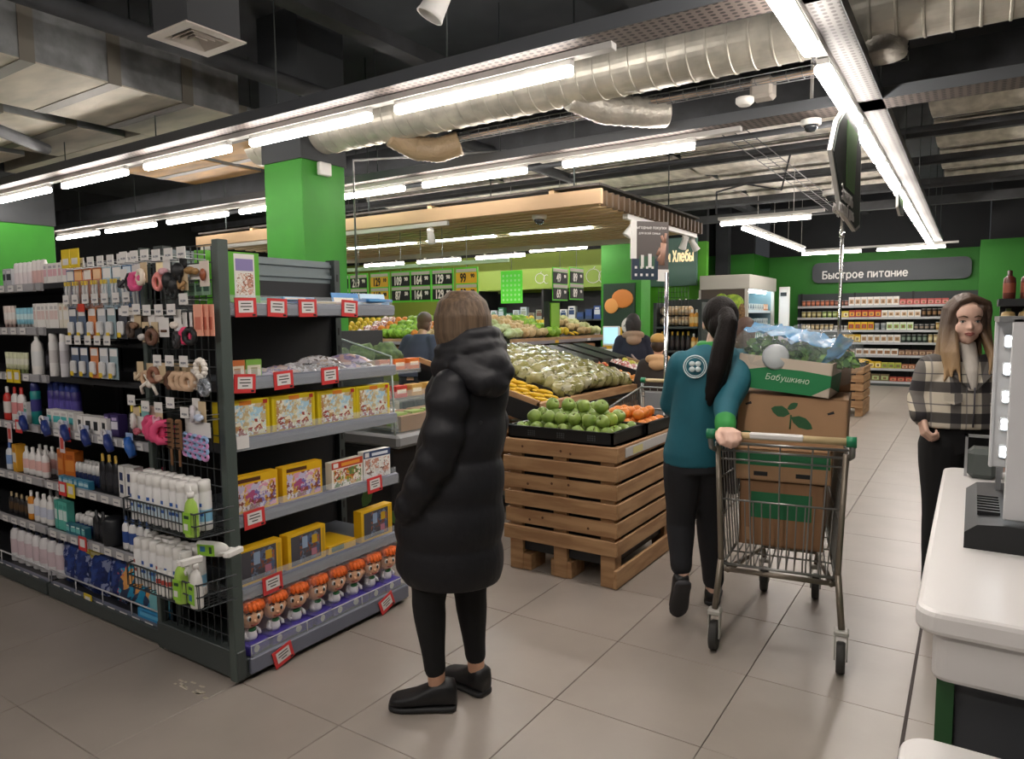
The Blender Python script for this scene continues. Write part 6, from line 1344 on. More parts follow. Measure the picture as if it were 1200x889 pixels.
LED=mat('led_white','#f4fbff',.4,emit=16)
for k in range(5):
    z=1.085+.09*k
    h=MB().box(.082,2.765,z-.022,.128,2.78,z+.022,c=.004).build('led_module',mat('led_case','#d9dcdf',.3),ds)
    MB().lathe([(.008,0),(.008,.003),(.0001,.004)],10,M=Matrix.Translation((.096,2.765,z+.009))@Matrix.Rotation(pi/2,4,'X')).lathe([(.008,0),(.008,.003),(.0001,.004)],10,M=Matrix.Translation((.096,2.765,z-.010))@Matrix.Rotation(pi/2,4,'X')).build('led_chip',LED,h)
MB().box(.08,2.78,.95,.095,2.795,1.03).build('support_leg',STEEL,ds); MB().box(.6,2.3,.95,.615,2.9,1.52).box(.058,2.33,1.51,.615,2.9,1.525).build('frame',STEEL,ds)
tag(MB().box(-.01,3.35,.88,.0,3.37,1.05).box(-.01,3.35,1.04,.12,3.37,1.05).box(.1,3.35,.88,.12,3.37,1.05).box(.0,3.3,.88,.1,3.42,1.0,1,c=.02).build('bag_holder',[STEEL,mat('bag_holder_dark','#4f5552',.5)]),'small steel bag holder with a dark pouch at the far end of the counter','bag holder')
# shelf with bottles at the right edge
rs=thing('drinks_shelf','black shelf of dark bottles and jars at the right edge behind the plaid jacket','shelf',(.8,6.2,0))
MB().box(.16,6.45,0,1.6,6.5,1.62).box(.16,6.02,0,1.6,6.45,.1).build('back_panel',BLACK,rs)
RSZ=[.5,.85,1.2,1.465,1.64]
for z in RSZ: MB().prism([(.14,z-.05),(1.6,z-.07),(1.6,z),(.14,z),],6.0,6.45,'y').build('shelf',BLACK,rs)
db=flask('#5a2a1f','#3a1d16',.2,.038,'#8a4a34',1); jr_=flask('#b59a6a','#4f5a3a',.11,.042,'#d0bd90',1)
for r_,z in enumerate(RSZ):
    for i in range(9): put(db if r_ in(4,2,0) else jr_,(.2+.1*i,6.07,z),0,'%s on the black right edge shelf, %s from left, level %s'%('dark red bottle' if r_ in(4,2,0) else 'pale jar',od(i),['one','two','three','four','five'][r_]),'bottle' if r_ in(4,2,0) else 'jar')
# ------------------------------------------------------------------ shopping trolleys
CHR=mat('trolley_steel','#8f8f8c',.35,metal=.7); RUB=mat('wheel_rubber','#3a3937',.7)
def trolley(label,loc,rz,handle_col=None):
    t=thing('shopping_trolley',label,'shopping trolley',loc,rz)
    hm=mat('trolley_handle','#cdb68a',.5); gc=mat('trolley_green','#1f7a52',.45)
    MB().tube([(-.27,-.47,1.015),(.27,-.47,1.015)],.016,12).build('handle_bar',hm,t,world=False)
    MB().box(-.12,-.488,1.005,.1,-.455,1.032,c=.006).build('handle_label',PAPER,t,world=False)
    for s in (-1,1): MB().tube([(s*.262,-.47,1.015),(s*.3,-.47,1.015)],.023,12).build('handle_end',gc,t,world=False); MB().tube([(s*.285,-.47,1.0),(s*.285,-.44,.95),(s*.272,-.385,.93)],.012,8).build('handle_arm',CHR,t,world=False)
    # basket corners: rear top/bottom, front top/bottom
    rt,rb,ft,fb=(.272,-.39,.965),(.235,-.37,.40),(.2,.44,.9),(.165,.40,.47)
    def L(a,b,u): return tuple(lerp(a[i],b[i],u) for i in range(3))
    def mir(p): return (-p[0],p[1],p[2])
    m=MB()
    for a,b in ((rt,ft),(rb,fb),(rt,rb),(ft,fb)):
        m.tube([a,b],.007,7).tube([mir(a),mir(b)],.007,7)
    for p in (rt,ft,rb,fb): m.tube([p,mir(p)],.007,7)
    m.build('basket_frame',CHR,t,world=False)
    for side in (1,-1):
        m=MB(); f=(lambda p:p) if side>0 else mir
        for k in range(1,16):
            u=k/16; m.tube([f(L(rt,ft,u)),f(L(rb,fb,u))],.0035,5,smooth=False)
        for k in (.3,.6): m.tube([f(L(rt,rb,k)),f(L(ft,fb,k))],.0045,5,smooth=False)
        m.build('side_wires',CHR,t,world=False)
    m=MB()
    for k in range(1,14): u=k/14; m.tube([L(rb,mir(rb),u),L(fb,mir(fb),u)],.0035,5,smooth=False)
    for k in range(1,5): a=L(rb,fb,k/5); m.tube([a,mir(a)],.0045,5,smooth=False)
    m.build('base_wires',CHR,t,world=False); m=MB()
    for k in range(1,11): u=k/11; m.tube([L(ft,mir(ft),u),L(fb,mir(fb),u)],.0035,5,smooth=False)
    a=L(ft,fb,.5); m.tube([a,mir(a)],.0045,5); m.build('front_wires',CHR,t,world=False); m=MB()
    for k in (2,3.6,7,10.4,12): u=k/14; m.tube([L(rt,mir(rt),u),L(rb,mir(rb),u)],.004,5,smooth=False)
    for q,r_ in ((.06,.006),(.13,.005),(.46,.005)): a=L(rt,rb,q); m.tube([a,mir(a)],r_,6)
    m.build('rear_gate',CHR,t,world=False); m=MB()
    for k in range(1,14): u=k/14; a=L(rt,rb,.46); m.tube([L(a,mir(a),u),L(rb,mir(rb),u)],.003,5,smooth=False)
    m.build('rear_gate_wires',CHR,t,world=False)
    m=MB()
    for s in (-1,1):
        m.tube([(s*.262,-.40,.95),(s*.245,-.38,.42),(s*.22,-.3,.37)],.012,8); m.tube([(s*.245,-.38,.42),(s*.265,-.40,.19)],.014,8); m.tube([(s*.22,-.34,.36),(s*.14,.4,.26),(s*.13,.43,.17)],.013,8)
    m.tube([(-.14,.38,.27),(.14,.38,.27)],.012,8); m.tube([(-.235,-.33,.36),(.235,-.33,.36)],.012,8)
    m.build('chassis',mat('trolley_chassis','#8d8376',.4,metal=.6),t,world=False)
    for x,y in ((-.265,-.40),(.265,-.40),(-.132,.43),(.132,.43)):
        c=MB().box(x-.03,y-.03,.165,x+.03,y+.03,.19,c=.006).box(x-.027,y-.03,.06,x-.021,y+.02,.17).box(x+.021,y-.03,.06,x+.027,y+.02,.17).build('caster',mat('caster_grey','#b2afa8',.4),t,world=False)
        MB().lathe([(.02,-.018),(.062,-.018),(.068,-.01),(.068,.01),(.062,.018),(.02,.018)],20,M=Matrix.Translation((x,y-.01,.068))@Matrix.Rotation(pi/2,4,'Y')).build('wheel',RUB,c,world=False)
    return t
tl=(-.74,3.57,0); TR=radians(7.6)
trol=trolley('steel supermarket trolley with green handle ends, loaded with cardboard boxes',tl,TR)
tr2=trolley('empty trolley parked behind the pine crate, seen past the oranges',(-1.98,5.02,0),pi+.05)
MB().box(-.2,-.30,.55,.2,-.27,.94,c=.006).build('child_seat_flap',mat('flap_grey','#8d9093',.4,alpha=.75),tr2,world=False)
# cardboard boxes
TM=Matrix.Translation(tl)@Matrix.Rotation(TR,4,'Z')
CART=mat('cardboard','#a98461',.7,var=.06,scale=5); CARD2=mat('cardboard_dark','#8f6a4a',.7,var=.06,scale=5); GRB=mat('box_green','#1f6a42',.6); WHB=mat('box_cream','#cfc0ad',.6)
def cbox(name,label,w,d,h,p,rz,tx=0,ty=0,m=CART,open_top=False):
    t=thing(name,label,'cardboard box',TM@Vector(p),0); t.rotation_euler=(tx,ty,TR+rz)
    th=.006; mb=MB().box(-w/2,-d/2,0,w/2,d/2,th)
    for a in ((-w/2,-d/2,w/2,-d/2+th),(-w/2,d/2-th,w/2,d/2),(-w/2,-d/2,-w/2+th,d/2),(w/2-th,-d/2,w/2,d/2)): mb.box(a[0],a[1],0,a[2],a[3],h)
    if not open_top: mb.box(-w/2,-d/2,h-th,w/2,d/2,h)
    mb.build('box_body',m,t,world=False); return t
b=cbox('cardboard_box','brown carton with a wide green band standing on the trolley floor',.36,.44,.3,(.0,-.06,.478),0,m=CARD2)
MB().box(-.13,-.2212,.13,.13,-.2198,.25).build('green_band',GRB,b,world=False)
MB().box(-.15,-.2212,.02,-.13,-.2198,.08).build('tape_strip',CART,b,world=False)
b=cbox('cardboard_box','flat brown fruit carton with green printing just below the trolley rim',.41,.46,.145,(.0,-.05,.782),0,m=CART)
MB().box(-.2,-.2312,.07,.2,-.2298,.135).build('green_print',GRB,b,world=False)
for s in (-1,1): MB().box(s*.09-.03,-.2315,.022,s*.09+.03,-.2298,.042,c=.002).build('hand_hole',BLACK,b,world=False)
b=cbox('banana_box','brown banana carton printed with two green leaves, riding above the trolley rim',.47,.4,.235,(.03,.0,.93),-.03,ty=.03,m=CART)
LFM=mat('print_green','#2a5a36',.6)
for (x,z,a,L_) in ((-.005,.155,2.9,.085),(.0,.14,-.45,.105),(.015,.18,2.2,.03)):
    MB().prism([(x+u*cos(a)-v_*sin(a),z+u*sin(a)+v_*cos(a)) for u,v_ in leafpoly(L_,.028)],-.2015,-.1998,'y').build('leaf_print',LFM,b,world=False)
MB().tube([(0,-.201,.15),(-.002,-.201,.085)],.004,5).build('stem_print',LFM,b,world=False)
for (x,z,w_,h_) in ((-.19,.02,.07,.04),(-.09,.015,.04,.03)): MB().lathe([(1,0),(1,.001)],14,M=Matrix.Translation((x,-.2,z+.02))@Matrix.Rotation(pi/2,4,'X')@Matrix.Diagonal((w_/2,h_/2,1,1))).build('round_print',LFM,b,world=False)
for (x,z) in ((-.19,.19),(.165,.17)): MB().prism([(x-.014,z),(x+.012,z+.012),(x+.016,z),(x-.01,z-.008)],-.2012,-.1998,'y').build('hand_slot',BLACK,b,world=False)
g=cbox('produce_box','green and cream open produce carton tilted on top of the banana box',.41,.3,.155,(.0,-.05,1.185),-.12,tx=.0,ty=.10,m=WHB,open_top=True)
V=[(-.2056,-.1512,.0),(.13,-.1512,.0),(.2056,-.1512,.05),(.2056,-.1512,.1),(.08,-.1512,.108),(-.08,-.1512,.105),(-.2056,-.1512,.075)]
MB().prism([(p[0],p[2]) for p in V],-.1514,-.1498,'y').build('green_print',mat('box_green_bright','#1f7f4a',.55),g,world=False)
MB().prism([(-.15,.05),(.15,.0),(.15,.1),(-.15,.1)],.2048,.2062,'x').build('green_side_print',GRB,g,world=False)
stext('Бабушкино',.036,mat('print_pale','#cfe0c9',.6),g,wmat(g)@face_M((.02,-.1525,.062)),ext=.0004,slant=.2,wt=.11)
for x in (-.02,.07): MB().box(x-.02,-.1513,.004,x+.02,-.1498,.018,c=.002).build('hand_hole',BLACK,g,world=False)
cbox('cardboard_box','plain brown carton standing behind the green produce carton',.26,.24,.2,(.13,.24,1.165),.1,ty=.02,m=CARD2)
HERB=mat('herb_light','#5f8a3c',.55,col2='#3f6a2a',scale=22)
CLR2=glass('bag_film','#dfe9ee',.12,.1)
def leafy(seed,n,R_,label,p,mats):
    rr2=random.Random(seed); t=thing('lettuce_bag',label,'bagged greens',TM@Vector(p),rr2.uniform(0,3)); m=MB()
    for k in range(n):
        d=Vector((rr2.gauss(0,1),rr2.gauss(0,1),abs(rr2.gauss(0,.8)))).normalized(); c=d*R_*rr2.uniform(.35,.95); c.z*=.9
        s=rr2.uniform(.016,.03); M=Matrix.Translation(c+Vector((0,0,R_*.1)))@Euler((rr2.uniform(-1.2,1.2),rr2.uniform(-1.2,1.2),rr2.uniform(0,6))).to_matrix().to_4x4()
        m.add([(-s,0,0),(-.5*s,s*.8,.3*s),(.5*s,s*.9,.25*s),(s*1.2,0,.1*s),(.5*s,-s*.8,.3*s),(-.5*s,-s*.9,.25*s),(0,0,.45*s)],[(0,1,6),(1,2,6),(2,3,6),(3,4,6),(4,5,6),(5,0,6)],k%len(mats),True,M)
    o=m.build('leaves',mats,t,world=False,fix=False); o['kind']='stuff'
    return t
LV1=[HERB,mat('leaf_mid','#6f9a45',.55,var=.2,scale=20),mat('leaf_dark','#3f6a33',.55)]
def film(t,r,seed,m,sz=.95,zc=.05,name='plastic_film',amp=.25):
    mb=MB(); V=[];F=[]; nu,nv=20,12
    for i in range(nv+1):
        for k in range(nu):
            a=pi*i/nv; b_=2*pi*k/nu; d=Vector((sin(a)*cos(b_),sin(a)*sin(b_),-cos(a))); q=r*(1+amp*mnoise.noise(d*2.3+Vector((seed,1,2)))+.06*mnoise.noise(d*9+Vector((seed,5,0))))
            V.append((d.x*q,d.y*q,zc+d.z*q*sz))
    for i in range(nv):
        for k in range(nu): F.append((i*nu+k,i*nu+(k+1)%nu,(i+1)*nu+(k+1)%nu,(i+1)*nu+k))
    mb.add(V,F,0,True); return mb.build(name,m,t,world=False)
BLUF=mat('blue_film','#5f9cc9',.25,alpha=.75)
a_=leafy(3,420,.135,'bag of dark leafy herbs with blue film at the left of the green carton',(-.1,-.04,1.30),LV1); film(a_,.155,2,CLR2,.95)
a2=leafy(5,360,.12,'bag of leafy greens in the middle of the green carton',(.05,-.02,1.30),LV1); film(a2,.14,4,CLR2,.9)
a3=leafy(8,260,.11,'crumpled clear bag of greens with a blue corner leaning to the right',(.19,-.02,1.29),LV1); film(a3,.14,6,CLR2,.9)
def sheet(pts,name,m,parent,nu=10,nv=6,amp=.012,seed=1):
    """crumpled film stretched between four corners (trolley frame)"""
    P=[TM@Vector(p) for p in pts]; V=[];F=[]
    for i in range(nu+1):
        for j in range(nv+1):
            u,v_=i/nu,j/nv; p=(P[0]*(1-u)+P[1]*u)*(1-v_)+(P[3]*(1-u)+P[2]*u)*v_; n_=mnoise.noise(Vector((u*5+seed,v_*4,seed)))*amp*2; n2=mnoise.noise(Vector((u*11,v_*9+seed,0)))*amp
            V.append(tuple(p+Vector((n2,n_,n_+n2))))
    for i in range(nu):
        for j in range(nv): F.append((i*(nv+1)+j,i*(nv+1)+j+1,(i+1)*(nv+1)+j+1,(i+1)*(nv+1)+j))
    return MB().add(V,F,0,True).build(name,m,parent)
sheet([(-.2,-.1,1.47),(.06,-.14,1.42),(.08,-.02,1.47),(-.16,.03,1.50)],'blue_print_film',BLUF,a_,seed=2)
sheet([(.0,-.13,1.42),(.2,-.12,1.38),(.2,.0,1.43),(.02,.02,1.47)],'blue_print_film',BLUF,a2,seed=5)
sheet([(.13,-.16,1.29),(.22,-.13,1.45),(.28,-.08,1.42),(.24,-.12,1.36)],'blue_print_film',BLUF,a3,seed=7)
lid=MB().lathe([(.058,0),(.06,.004),(.05,.01),(.02,.012),(.0001,.012)],24).build('round_lid',mat('lid_grey','#aeb4b5',.3)); put(lid,TM@Vector((-.045,-.185,1.345)),0,'round translucent grey plastic lid propped on the front of the green carton','lid',rot=(pi/2-.2,0,TR)); 
# ------------------------------------------------------------------ people
SKN=mat('skin','#c99a7e',.5,var=.05,scale=6); SKP=mat('skin_pale','#e0b8a4',.5,var=.04,scale=6)
class Blob(MB):
    def limb(s,pts,rs,n=14,sub=5):
        P=[];Q=[]
        for i in range(len(pts)-1):
            for k in range(sub):
                u=k/sub; P.append(Vector(pts[i]).lerp(Vector(pts[i+1]),u)); w=u*u*(3-2*u); Q.append(lerp(rs[i],rs[i+1],w))
        P.append(Vector(pts[-1])); Q.append(rs[-1])
        s.tube(P,Q,n)
        for p,r in ((P[0],Q[0]),(P[-1],Q[-1])): s.ball(p,r,12,8)
        for i in range(1,len(pts)-1): s.ball(pts[i],rs[i],12,8)
        return s
    def loft(s,rings,n=28,puff=None):
        """rings: (cx,cy,z,a,b[,rot]); closed stack of ellipses"""
        V=[];F=[]; sub=6; R2=[]
        for i in range(len(rings)-1):
            for k in range(sub): R2.append([lerp(rings[i][q],rings[i+1][q],k/sub) for q in range(5)])
        R2.append(list(rings[-1][:5]))
        for (cx,cy,z,a,b) in R2:
            g=1+(puff(z) if puff else 0)
            for k in range(n): an=2*pi*k/n; V.append((cx+a*g*cos(an),cy+b*g*sin(an),z))
        m=len(R2)
        for i in range(m-1):
            for k in range(n): F.append((i*n+k,i*n+(k+1)%n,(i+1)*n+(k+1)%n,(i+1)*n+k))
        F+= [tuple(range(n))[::-1],tuple((m-1)*n+k for k in range(n))]
        return s.add(V,F,0,True)
def orient(yaw,tilt=0): return Matrix.Rotation(yaw,4,'Z')@Matrix.Rotation(tilt,4,'X')
def head_parts(b,c,yaw,s=1,tilt=0,soft=0):
    """skull, jaw, nose, ears; face looks along local -Y turned by yaw"""
    M=Matrix.Translation(c)@orient(yaw,tilt)@Matrix.Scale(s,4)
    b.ball((0,.012,.03),(.073,.09,.088),18,12,M=M); b.ball((0,-.022,-.02),(.062,.066,.075),18,12,M=M); b.ball((0,-.045,-.072),(.034,.036,.032),12,8,M=M)
    b.limb([M@Vector((-.035,-.012,-.06)),M@Vector((0,-.055,-.083)),M@Vector((.035,-.012,-.06))],[.026*s,.02*s,.026*s])
    k=.8 if soft else 1
    b.limb([M@Vector((0,-.079,.012)),M@Vector((0,-.09,-.012)),M@Vector((0,-.094,-.023))],[.0075*s*k,.0095*s*k,.012*s*k],10); b.ball((.0095,-.085,-.025),(.007*k,.009,.006),8,6,M=M); b.ball((-.0095,-.085,-.025),(.007*k,.009,.006),8,6,M=M)
    if not soft: b.limb([M@Vector((-.03,-.07,.026)),M@Vector((0,-.081,.024)),M@Vector((.03,-.07,.026))],[.012*s,.011*s,.012*s])
    else:
        b.ball((0,-.045,.04),(.062,.045,.05),16,10,M=M)
        for q in (-1,1): b.ball((q*.032,-.052,-.03),(.03,.026,.03),12,8,M=M)
    for q in (-1,1): b.ball((q*.038,-.058,-.018),(.022,.018,.02),10,8,M=M); b.ball((q*.074,.014,-.005),(.01,.018,.03),10,8,M=M)
    b.ball((0,-.081,-.048),(.021,.011,.0055),10,6,M=M); b.ball((0,-.079,-.058),(.018,.011,.0065),10,6,M=M)
    return M
def hand(b,wr,d,n,curl=.5,s=1,thumb=1,spread=.012):
    wr=Vector(wr); d=Vector(d).normalized(); n=Vector(n); n=(n-d*n.dot(d)).normalized(); sd=d.cross(n)*thumb
    offs=(.032,.011,-.011,-.031); lens=((.040,.026,.021),(.045,.029,.023),(.042,.027,.022),(.033,.021,.019))
    b.limb([wr-d*.02*s,wr+d*.02*s],[.024*s,.024*s],12)
    for o,ls in zip(offs,lens):
        k0=wr+d*(.085-abs(o)*.25)*s+sd*o*s
        b.limb([wr+d*.012*s+sd*o*.55*s,k0],[.0165*s,.0125*s],10)
        p=k0; a=curl*.6; P=[p]
        for L_ in ls:
            dd=d*cos(a)+n*sin(a); p=p+dd*L_*s; P.append(p); a+=curl
        b.limb(P,[.0098*s,.0092*s,.0085*s,.0072*s],10,3)
    t0=wr+d*.022*s+sd*.026*s; t1=t0+(d*.6+sd*.65+n*.35).normalized()*.04*s; t2=t1+(d*.85+sd*.1+n*.5).normalized()*.03*s; t3=t2+(d*.8-sd*.15+n*.6).normalized()*.024*s
    b.limb([t0,t1,t2,t3],[.017*s,.0125*s,.0108*s,.008*s],10,3)
def shoe(heel,toe,parent,m,sole,s=1,w=.045,h=.085,up=None):
    heel=Vector(heel); toe=Vector(toe); d=(toe-heel); L_=d.length; d.normalize(); up=Vector(up) if up else Vector((0,0,1)); up=(up-d*up.dot(d)).normalized(); sd=d.cross(up)
    M=Matrix(((sd.x,d.x,up.x,heel.x),(sd.y,d.y,up.y,heel.y),(sd.z,d.z,up.z,heel.z),(0,0,0,1)))
    st_=[(0,.62,.75),(.04,.82,1),(.15,.9,1.04),(.3,.88,1.0),(.45,.92,.82),(.6,1,.66),(.78,1.02,.55),(.9,.88,.5),(.97,.6,.44),(1,.3,.32)]
    for part,(z0f,z1f) in (('sole',(0,.026)),('upper',(.022,None))):
        V=[];F=[];n=14; mb=MB()
        for (t,ww,hh) in st_:
            for k in range(n):
                an=2*pi*k/n
                x=w*ww*(1.06 if part=='sole' else 1)*(abs(cos(an))**.7)*(1 if cos(an)>0 else -1)
                top=h*hh if z1f is None else z1f
                zz=lerp(z0f,top,.5+.5*(abs(sin(an))**.6)*(1 if sin(an)>0 else -1))
                V.append((x,t*L_*(1.01 if part=='sole' else 1),zz))
        for i in range(len(st_)-1):
            for k in range(n): F.append((i*n+k,i*n+(k+1)%n,(i+1)*n+(k+1)%n,(i+1)*n+k))
        F+=[tuple(range(n))[::-1],tuple((len(st_)-1)*n+k for k in range(n))]
        mb.add(V,F,0,True,M)
        if part=='sole': so=mb
        else: up_=mb
    o=up_.build('shoe',m,parent,world=False); so.build('sole',sole,o,world=False)
    lc=MB()
    for k in range(4): t=.36+.07*k; z=h*(.86-.1*k); lc.tube([M@Vector((-w*.5,t*L_,z*.93)),M@Vector((0,t*L_,z+.004)),M@Vector((w*.5,t*L_,z*.93))],.0025,5)
    lc.build('laces',sole,o,world=False)
    return o
def hair_strands(name,m,parent,paths,r,n=8,voxel=.006):
    b=Blob()
    for P in paths: b.limb(P,[r*1.0]+[r]*(len(P)-2)+[r*.55],n,4)
    return remesh(b.build(name,m,parent,world=False),voxel,2)
COATM=mat('puffer_black','#19191d',.55,bump=.55,bscale=11,spec=.35,detail=5); PANTS=mat('trousers_black','#0d0d0f',.85); SHOEB=mat('shoe_black','#121214',.5); SOLEB=mat('sole_black','#1a1a1b',.6)
# --- woman in the black puffer coat
w1=thing('person','person in a long black hooded puffer coat facing the toy shelves, fair bobbed hair','person',(-1.665,2.125,0),YAW)
F1=radians(-57)   # face direction: local -Y turned towards the shelves and slightly away
b=Blob(); hc=(.02,.0,1.51)
Fd=2.2
head_parts(b,(.02,.01,1.515),pi+radians(57),.98)
b.limb([(.03,-.0,1.45),(.05,-.0,1.36)],[.05,.055]); b.loft([(-.0,0,.62,.14,.1),(-.0,0,.8,.15,.11),(.03,0,1.05,.12,.1),(.05,0,1.25,.14,.1),(.05,0,1.36,.08,.07)])
for sx,sy in ((.0,-.13),(.12,.12)): b.limb([(sx+.0,sy,1.3),(sx-.04,sy*1.25,1.06),(sx-.115,sy*.85,.89)],[.05,.042,.032]); hand(b,(sx-.115,sy*.85,.89),(-.1,.1,-.95),(.5,-sy*3,0),.3,.95,1 if sy>0 else -1)
b.limb([(-.085,-.03,.75),(-.105,-.03,.45),(-.08,-.03,.08)],[.085,.055,.034]); b.limb([(.045,.07,.75),(.05,.075,.45),(.07,.08,.08)],[.085,.055,.034])
for (hx_,hy_,tx_,ty_) in ((-.07,-.03,-.15,-.03),(.072,.078,.0,.14)): b.limb([(hx_,hy_,.05),(tx_,ty_,.03)],[.028,.014])
remesh(b.build('body',SKN,w1,world=False),.0075,3)
puff=lambda z: .085*abs(sin(pi*(z-.51)/.165))**.55-.05
b=Blob().loft([(-.015,0,.515,.19,.165),(-.025,0,.57,.205,.172),(-.025,0,.72,.21,.178),(-.008,0,.88,.196,.17),(.02,0,1.03,.168,.152),(.045,0,1.16,.155,.142),(.055,0,1.27,.158,.13),(.06,0,1.35,.125,.105),(.06,0,1.42,.085,.085)],36,puff)
def sleeve(P,R_):
    m=len(P); 
    for i in range(m-1):
        n_=max(1,int((Vector(P[i+1])-Vector(P[i])).length/.085)); A=Vector(P[i]); B=Vector(P[i+1])
        for k in range(n_): 
            p=A.lerp(B,k/n_); q=A.lerp(B,(k+1)/n_); r=lerp(R_[i],R_[i+1],(k+.5)/n_); b.limb([p,p.lerp(q,.5),q],[r*.87,r*1.06,r*.87],16,4)
sleeve([(-.0,-.135,1.285),(-.035,-.175,1.06),(-.13,-.14,.88),(-.17,-.11,.82)],[.082,.076,.066,.058])
sleeve([(.125,.11,1.285),(.135,.15,1.06),(.06,.16,.9)],[.082,.076,.066])
remesh(b.build('coat',COATM,w1,world=False),.0085,3,.5)
# hem band, back seam and pocket seam are part of the coat
cw=bpy.data.objects['coat']
# hood: thick rolled collar standing round the neck and the bag of the hood down the back
b=Blob()
for rr_,zz,th in ((.1,1.462,.034),(.112,1.415,.042),(.118,1.36,.05),(.112,1.305,.05)):
    b.tube([(.068+rr_*.9*cos(k*pi/10),.0+rr_*sin(k*pi/10)*.9,zz+.012*cos(k*pi/10+.6)) for k in range(20)],[th*(1+.07*sin(k*2.2+zz*90)) for k in range(20)],10,closed=True)
b.ball((.125,-.05,1.36),(.098,.1,.085),18,12); b.ball((.135,-.075,1.295),(.085,.085,.062),16,10); b.limb([(.03,-.13,1.36),(.11,-.145,1.30),(.2,-.06,1.335)],[.04,.05,.04])
remesh(b.build('hood',COATM,w1,world=False),.0085,3)
MB().lathe([(.008,0),(.008,.004)],10,M=Matrix.Translation((.11,-.152,1.155))@Matrix.Rotation(pi/2,4,'X')).build('hood_toggle',BLACK,w1,world=False)
b=Blob().limb([(-.09,-.03,.62),(-.108,-.03,.43),(-.088,-.03,.165)],[.092,.066,.043],18); b.limb([(.045,.06,.62),(.05,.07,.42),(.066,.078,.165)],[.09,.066,.043],18); b.loft([(-.02,0,.55,.15,.12),(-.02,0,.7,.16,.13)])
remesh(b.build('trousers',PANTS,w1,world=False),.008,3)
shoe((-.005,-.03,0),(-.27,-.03,0),w1,SHOEB,SOLEB,w=.05,h=.115); shoe((.11,.055,0),(-.07,.21,0),w1,SHOEB,SOLEB,w=.05,h=.115)
# bobbed hair
HAIR1=mat('hair_fair','#4f4033',.55,col2='#6b5845',scale=9,stretch=(8,8,.6),bump=.35,bscale=14,spec=.3)
b=Blob(); b.ball((.038,.0,1.545),(.091,.097,.097),20,14)
for k in range(34):
    a=2*pi*k/34; fx=cos(a); fy=sin(a)
    if fx*(-.84)+fy*(.55)>.72: continue
    b.limb([(.038+.045*fx,.045*fy,1.622),(.038+.078*fx,.08*fy,1.588),(.038+.092*fx,.095*fy,1.54),(.04+.094*fx,.097*fy,1.48),(.042+.088*fx,.09*fy,1.415)],[.018,.02,.0215,.02,.014],8,4)
remesh(b.build('hair',HAIR1,w1,world=False),.0065,2)
# --- shop worker in teal
w2=thing('person','person in a teal sweatshirt with a long dark ponytail, walking away beside the trolley','person',(-1.114,3.337,0),YAW)
TEAL=mat('teal_fabric','#155a68',.75,var=.08,scale=6,bump=.15,bscale=10); TRO2=mat('trousers_charcoal','#1c1d22',.8); CUFF=mat('cuff_green','#2f8f3f',.7); HAIR2=mat('hair_dark','#140e0c',.65,bump=.4,bscale=16,stretch=(8,8,.7),spec=.2)
b=Blob(); head_parts(b,(.115,.03,1.50),pi-.35,.98); b.limb([(.105,.03,1.43),(.085,.02,1.33)],[.05,.058])
b.loft([(.0,.0,.82,.13,.1),(.02,.0,1.0,.12,.1),(.06,.0,1.25,.15,.1),(.08,.01,1.36,.09,.07)])
sh,el,wr_=(.215,-.0,1.31),(.085,-.19,1.13),(.045,-.315,1.035)
b.limb([sh,el,wr_],[.05,.042,.03]); hand(b,(.045,-.315,1.035),(.05,-.75,-.05),(.0,-.2,-1),1.25,1.0,-1)
b.limb([(-.08,.02,1.3),(-.1,.1,1.1),(-.02,.26,1.02)],[.05,.042,.03]); hand(b,(-.02,.26,1.02),(.4,.8,0),(.5,-.3,-.2),.5,1,-1)
b.limb([(-.06,0,.85),(-.055,.07,.5),(-.062,-.0,.26)],[.085,.055,.036]); b.limb([(.06,.02,.85),(.115,.15,.48),(.165,.25,.07)],[.085,.055,.036])
remesh(b.build('body',SKP,w2,world=False),.007,3)
b=Blob().loft([(-.015,0,.815,.142,.118),(-.015,0,.87,.146,.122),(.01,0,1.0,.142,.12),(.04,0,1.15,.155,.125),(.06,0,1.27,.172,.118),(.07,.005,1.35,.15,.095),(.085,.015,1.405,.075,.07)],32)
b.limb([(.2,-.0,1.305),(.15,-.11,1.215),(.085,-.19,1.13),(.052,-.285,1.06)],[.075,.068,.058,.044],16); b.limb([(-.07,.01,1.3),(-.1,.1,1.1),(-.03,.24,1.03)],[.072,.06,.045],16)
remesh(b.build('sweatshirt',TEAL,w2,world=False),.008,3)
remesh(Blob().limb([(.057,-.272,1.068),(.047,-.308,1.04)],[.048,.046],16).build('cuff',CUFF,w2,world=False),.007,1)
remesh(Blob().limb([(.02,.0,1.385),(.085,-.05,1.39),(.15,.0,1.385),(.12,.07,1.39),(.04,.07,1.39),(.02,.0,1.385)],[.028]*6).build('collar',CUFF,w2,world=False),.007,2)
lg=Matrix.Translation((-.04,-.112,1.30))@Matrix.Rotation(-.12,4,'Z')@Matrix.Rotation(pi/2-.1,4,'X')
lm=MB(); n=28
lm.tube([lg@Vector((.052*cos(2*pi*k/n),.052*sin(2*pi*k/n),0)) for k in range(n)],.0035,5,closed=True)
lm.tube([lg@Vector((.043*cos(2*pi*k/n),.043*sin(2*pi*k/n),0)) for k in range(n)],.0018,5,closed=True)
for (u,v_) in ((.014,.014),(-.014,.014),(.014,-.012),(-.014,-.012)): lm.ball((u,v_,0),(.014,.013,.004),10,6,M=lg)
lm.build('back_emblem',mat('emblem_pale','#c9d6d6',.6),w2,world=False)
sb_=Matrix.Translation((.263,-.06,1.27))@Matrix.Rotation(-.9,4,'Z')
MB().box(-.02,-.005,-.02,.02,.005,.02,M=sb_).build('sleeve_badge',PAPER,w2,world=False)
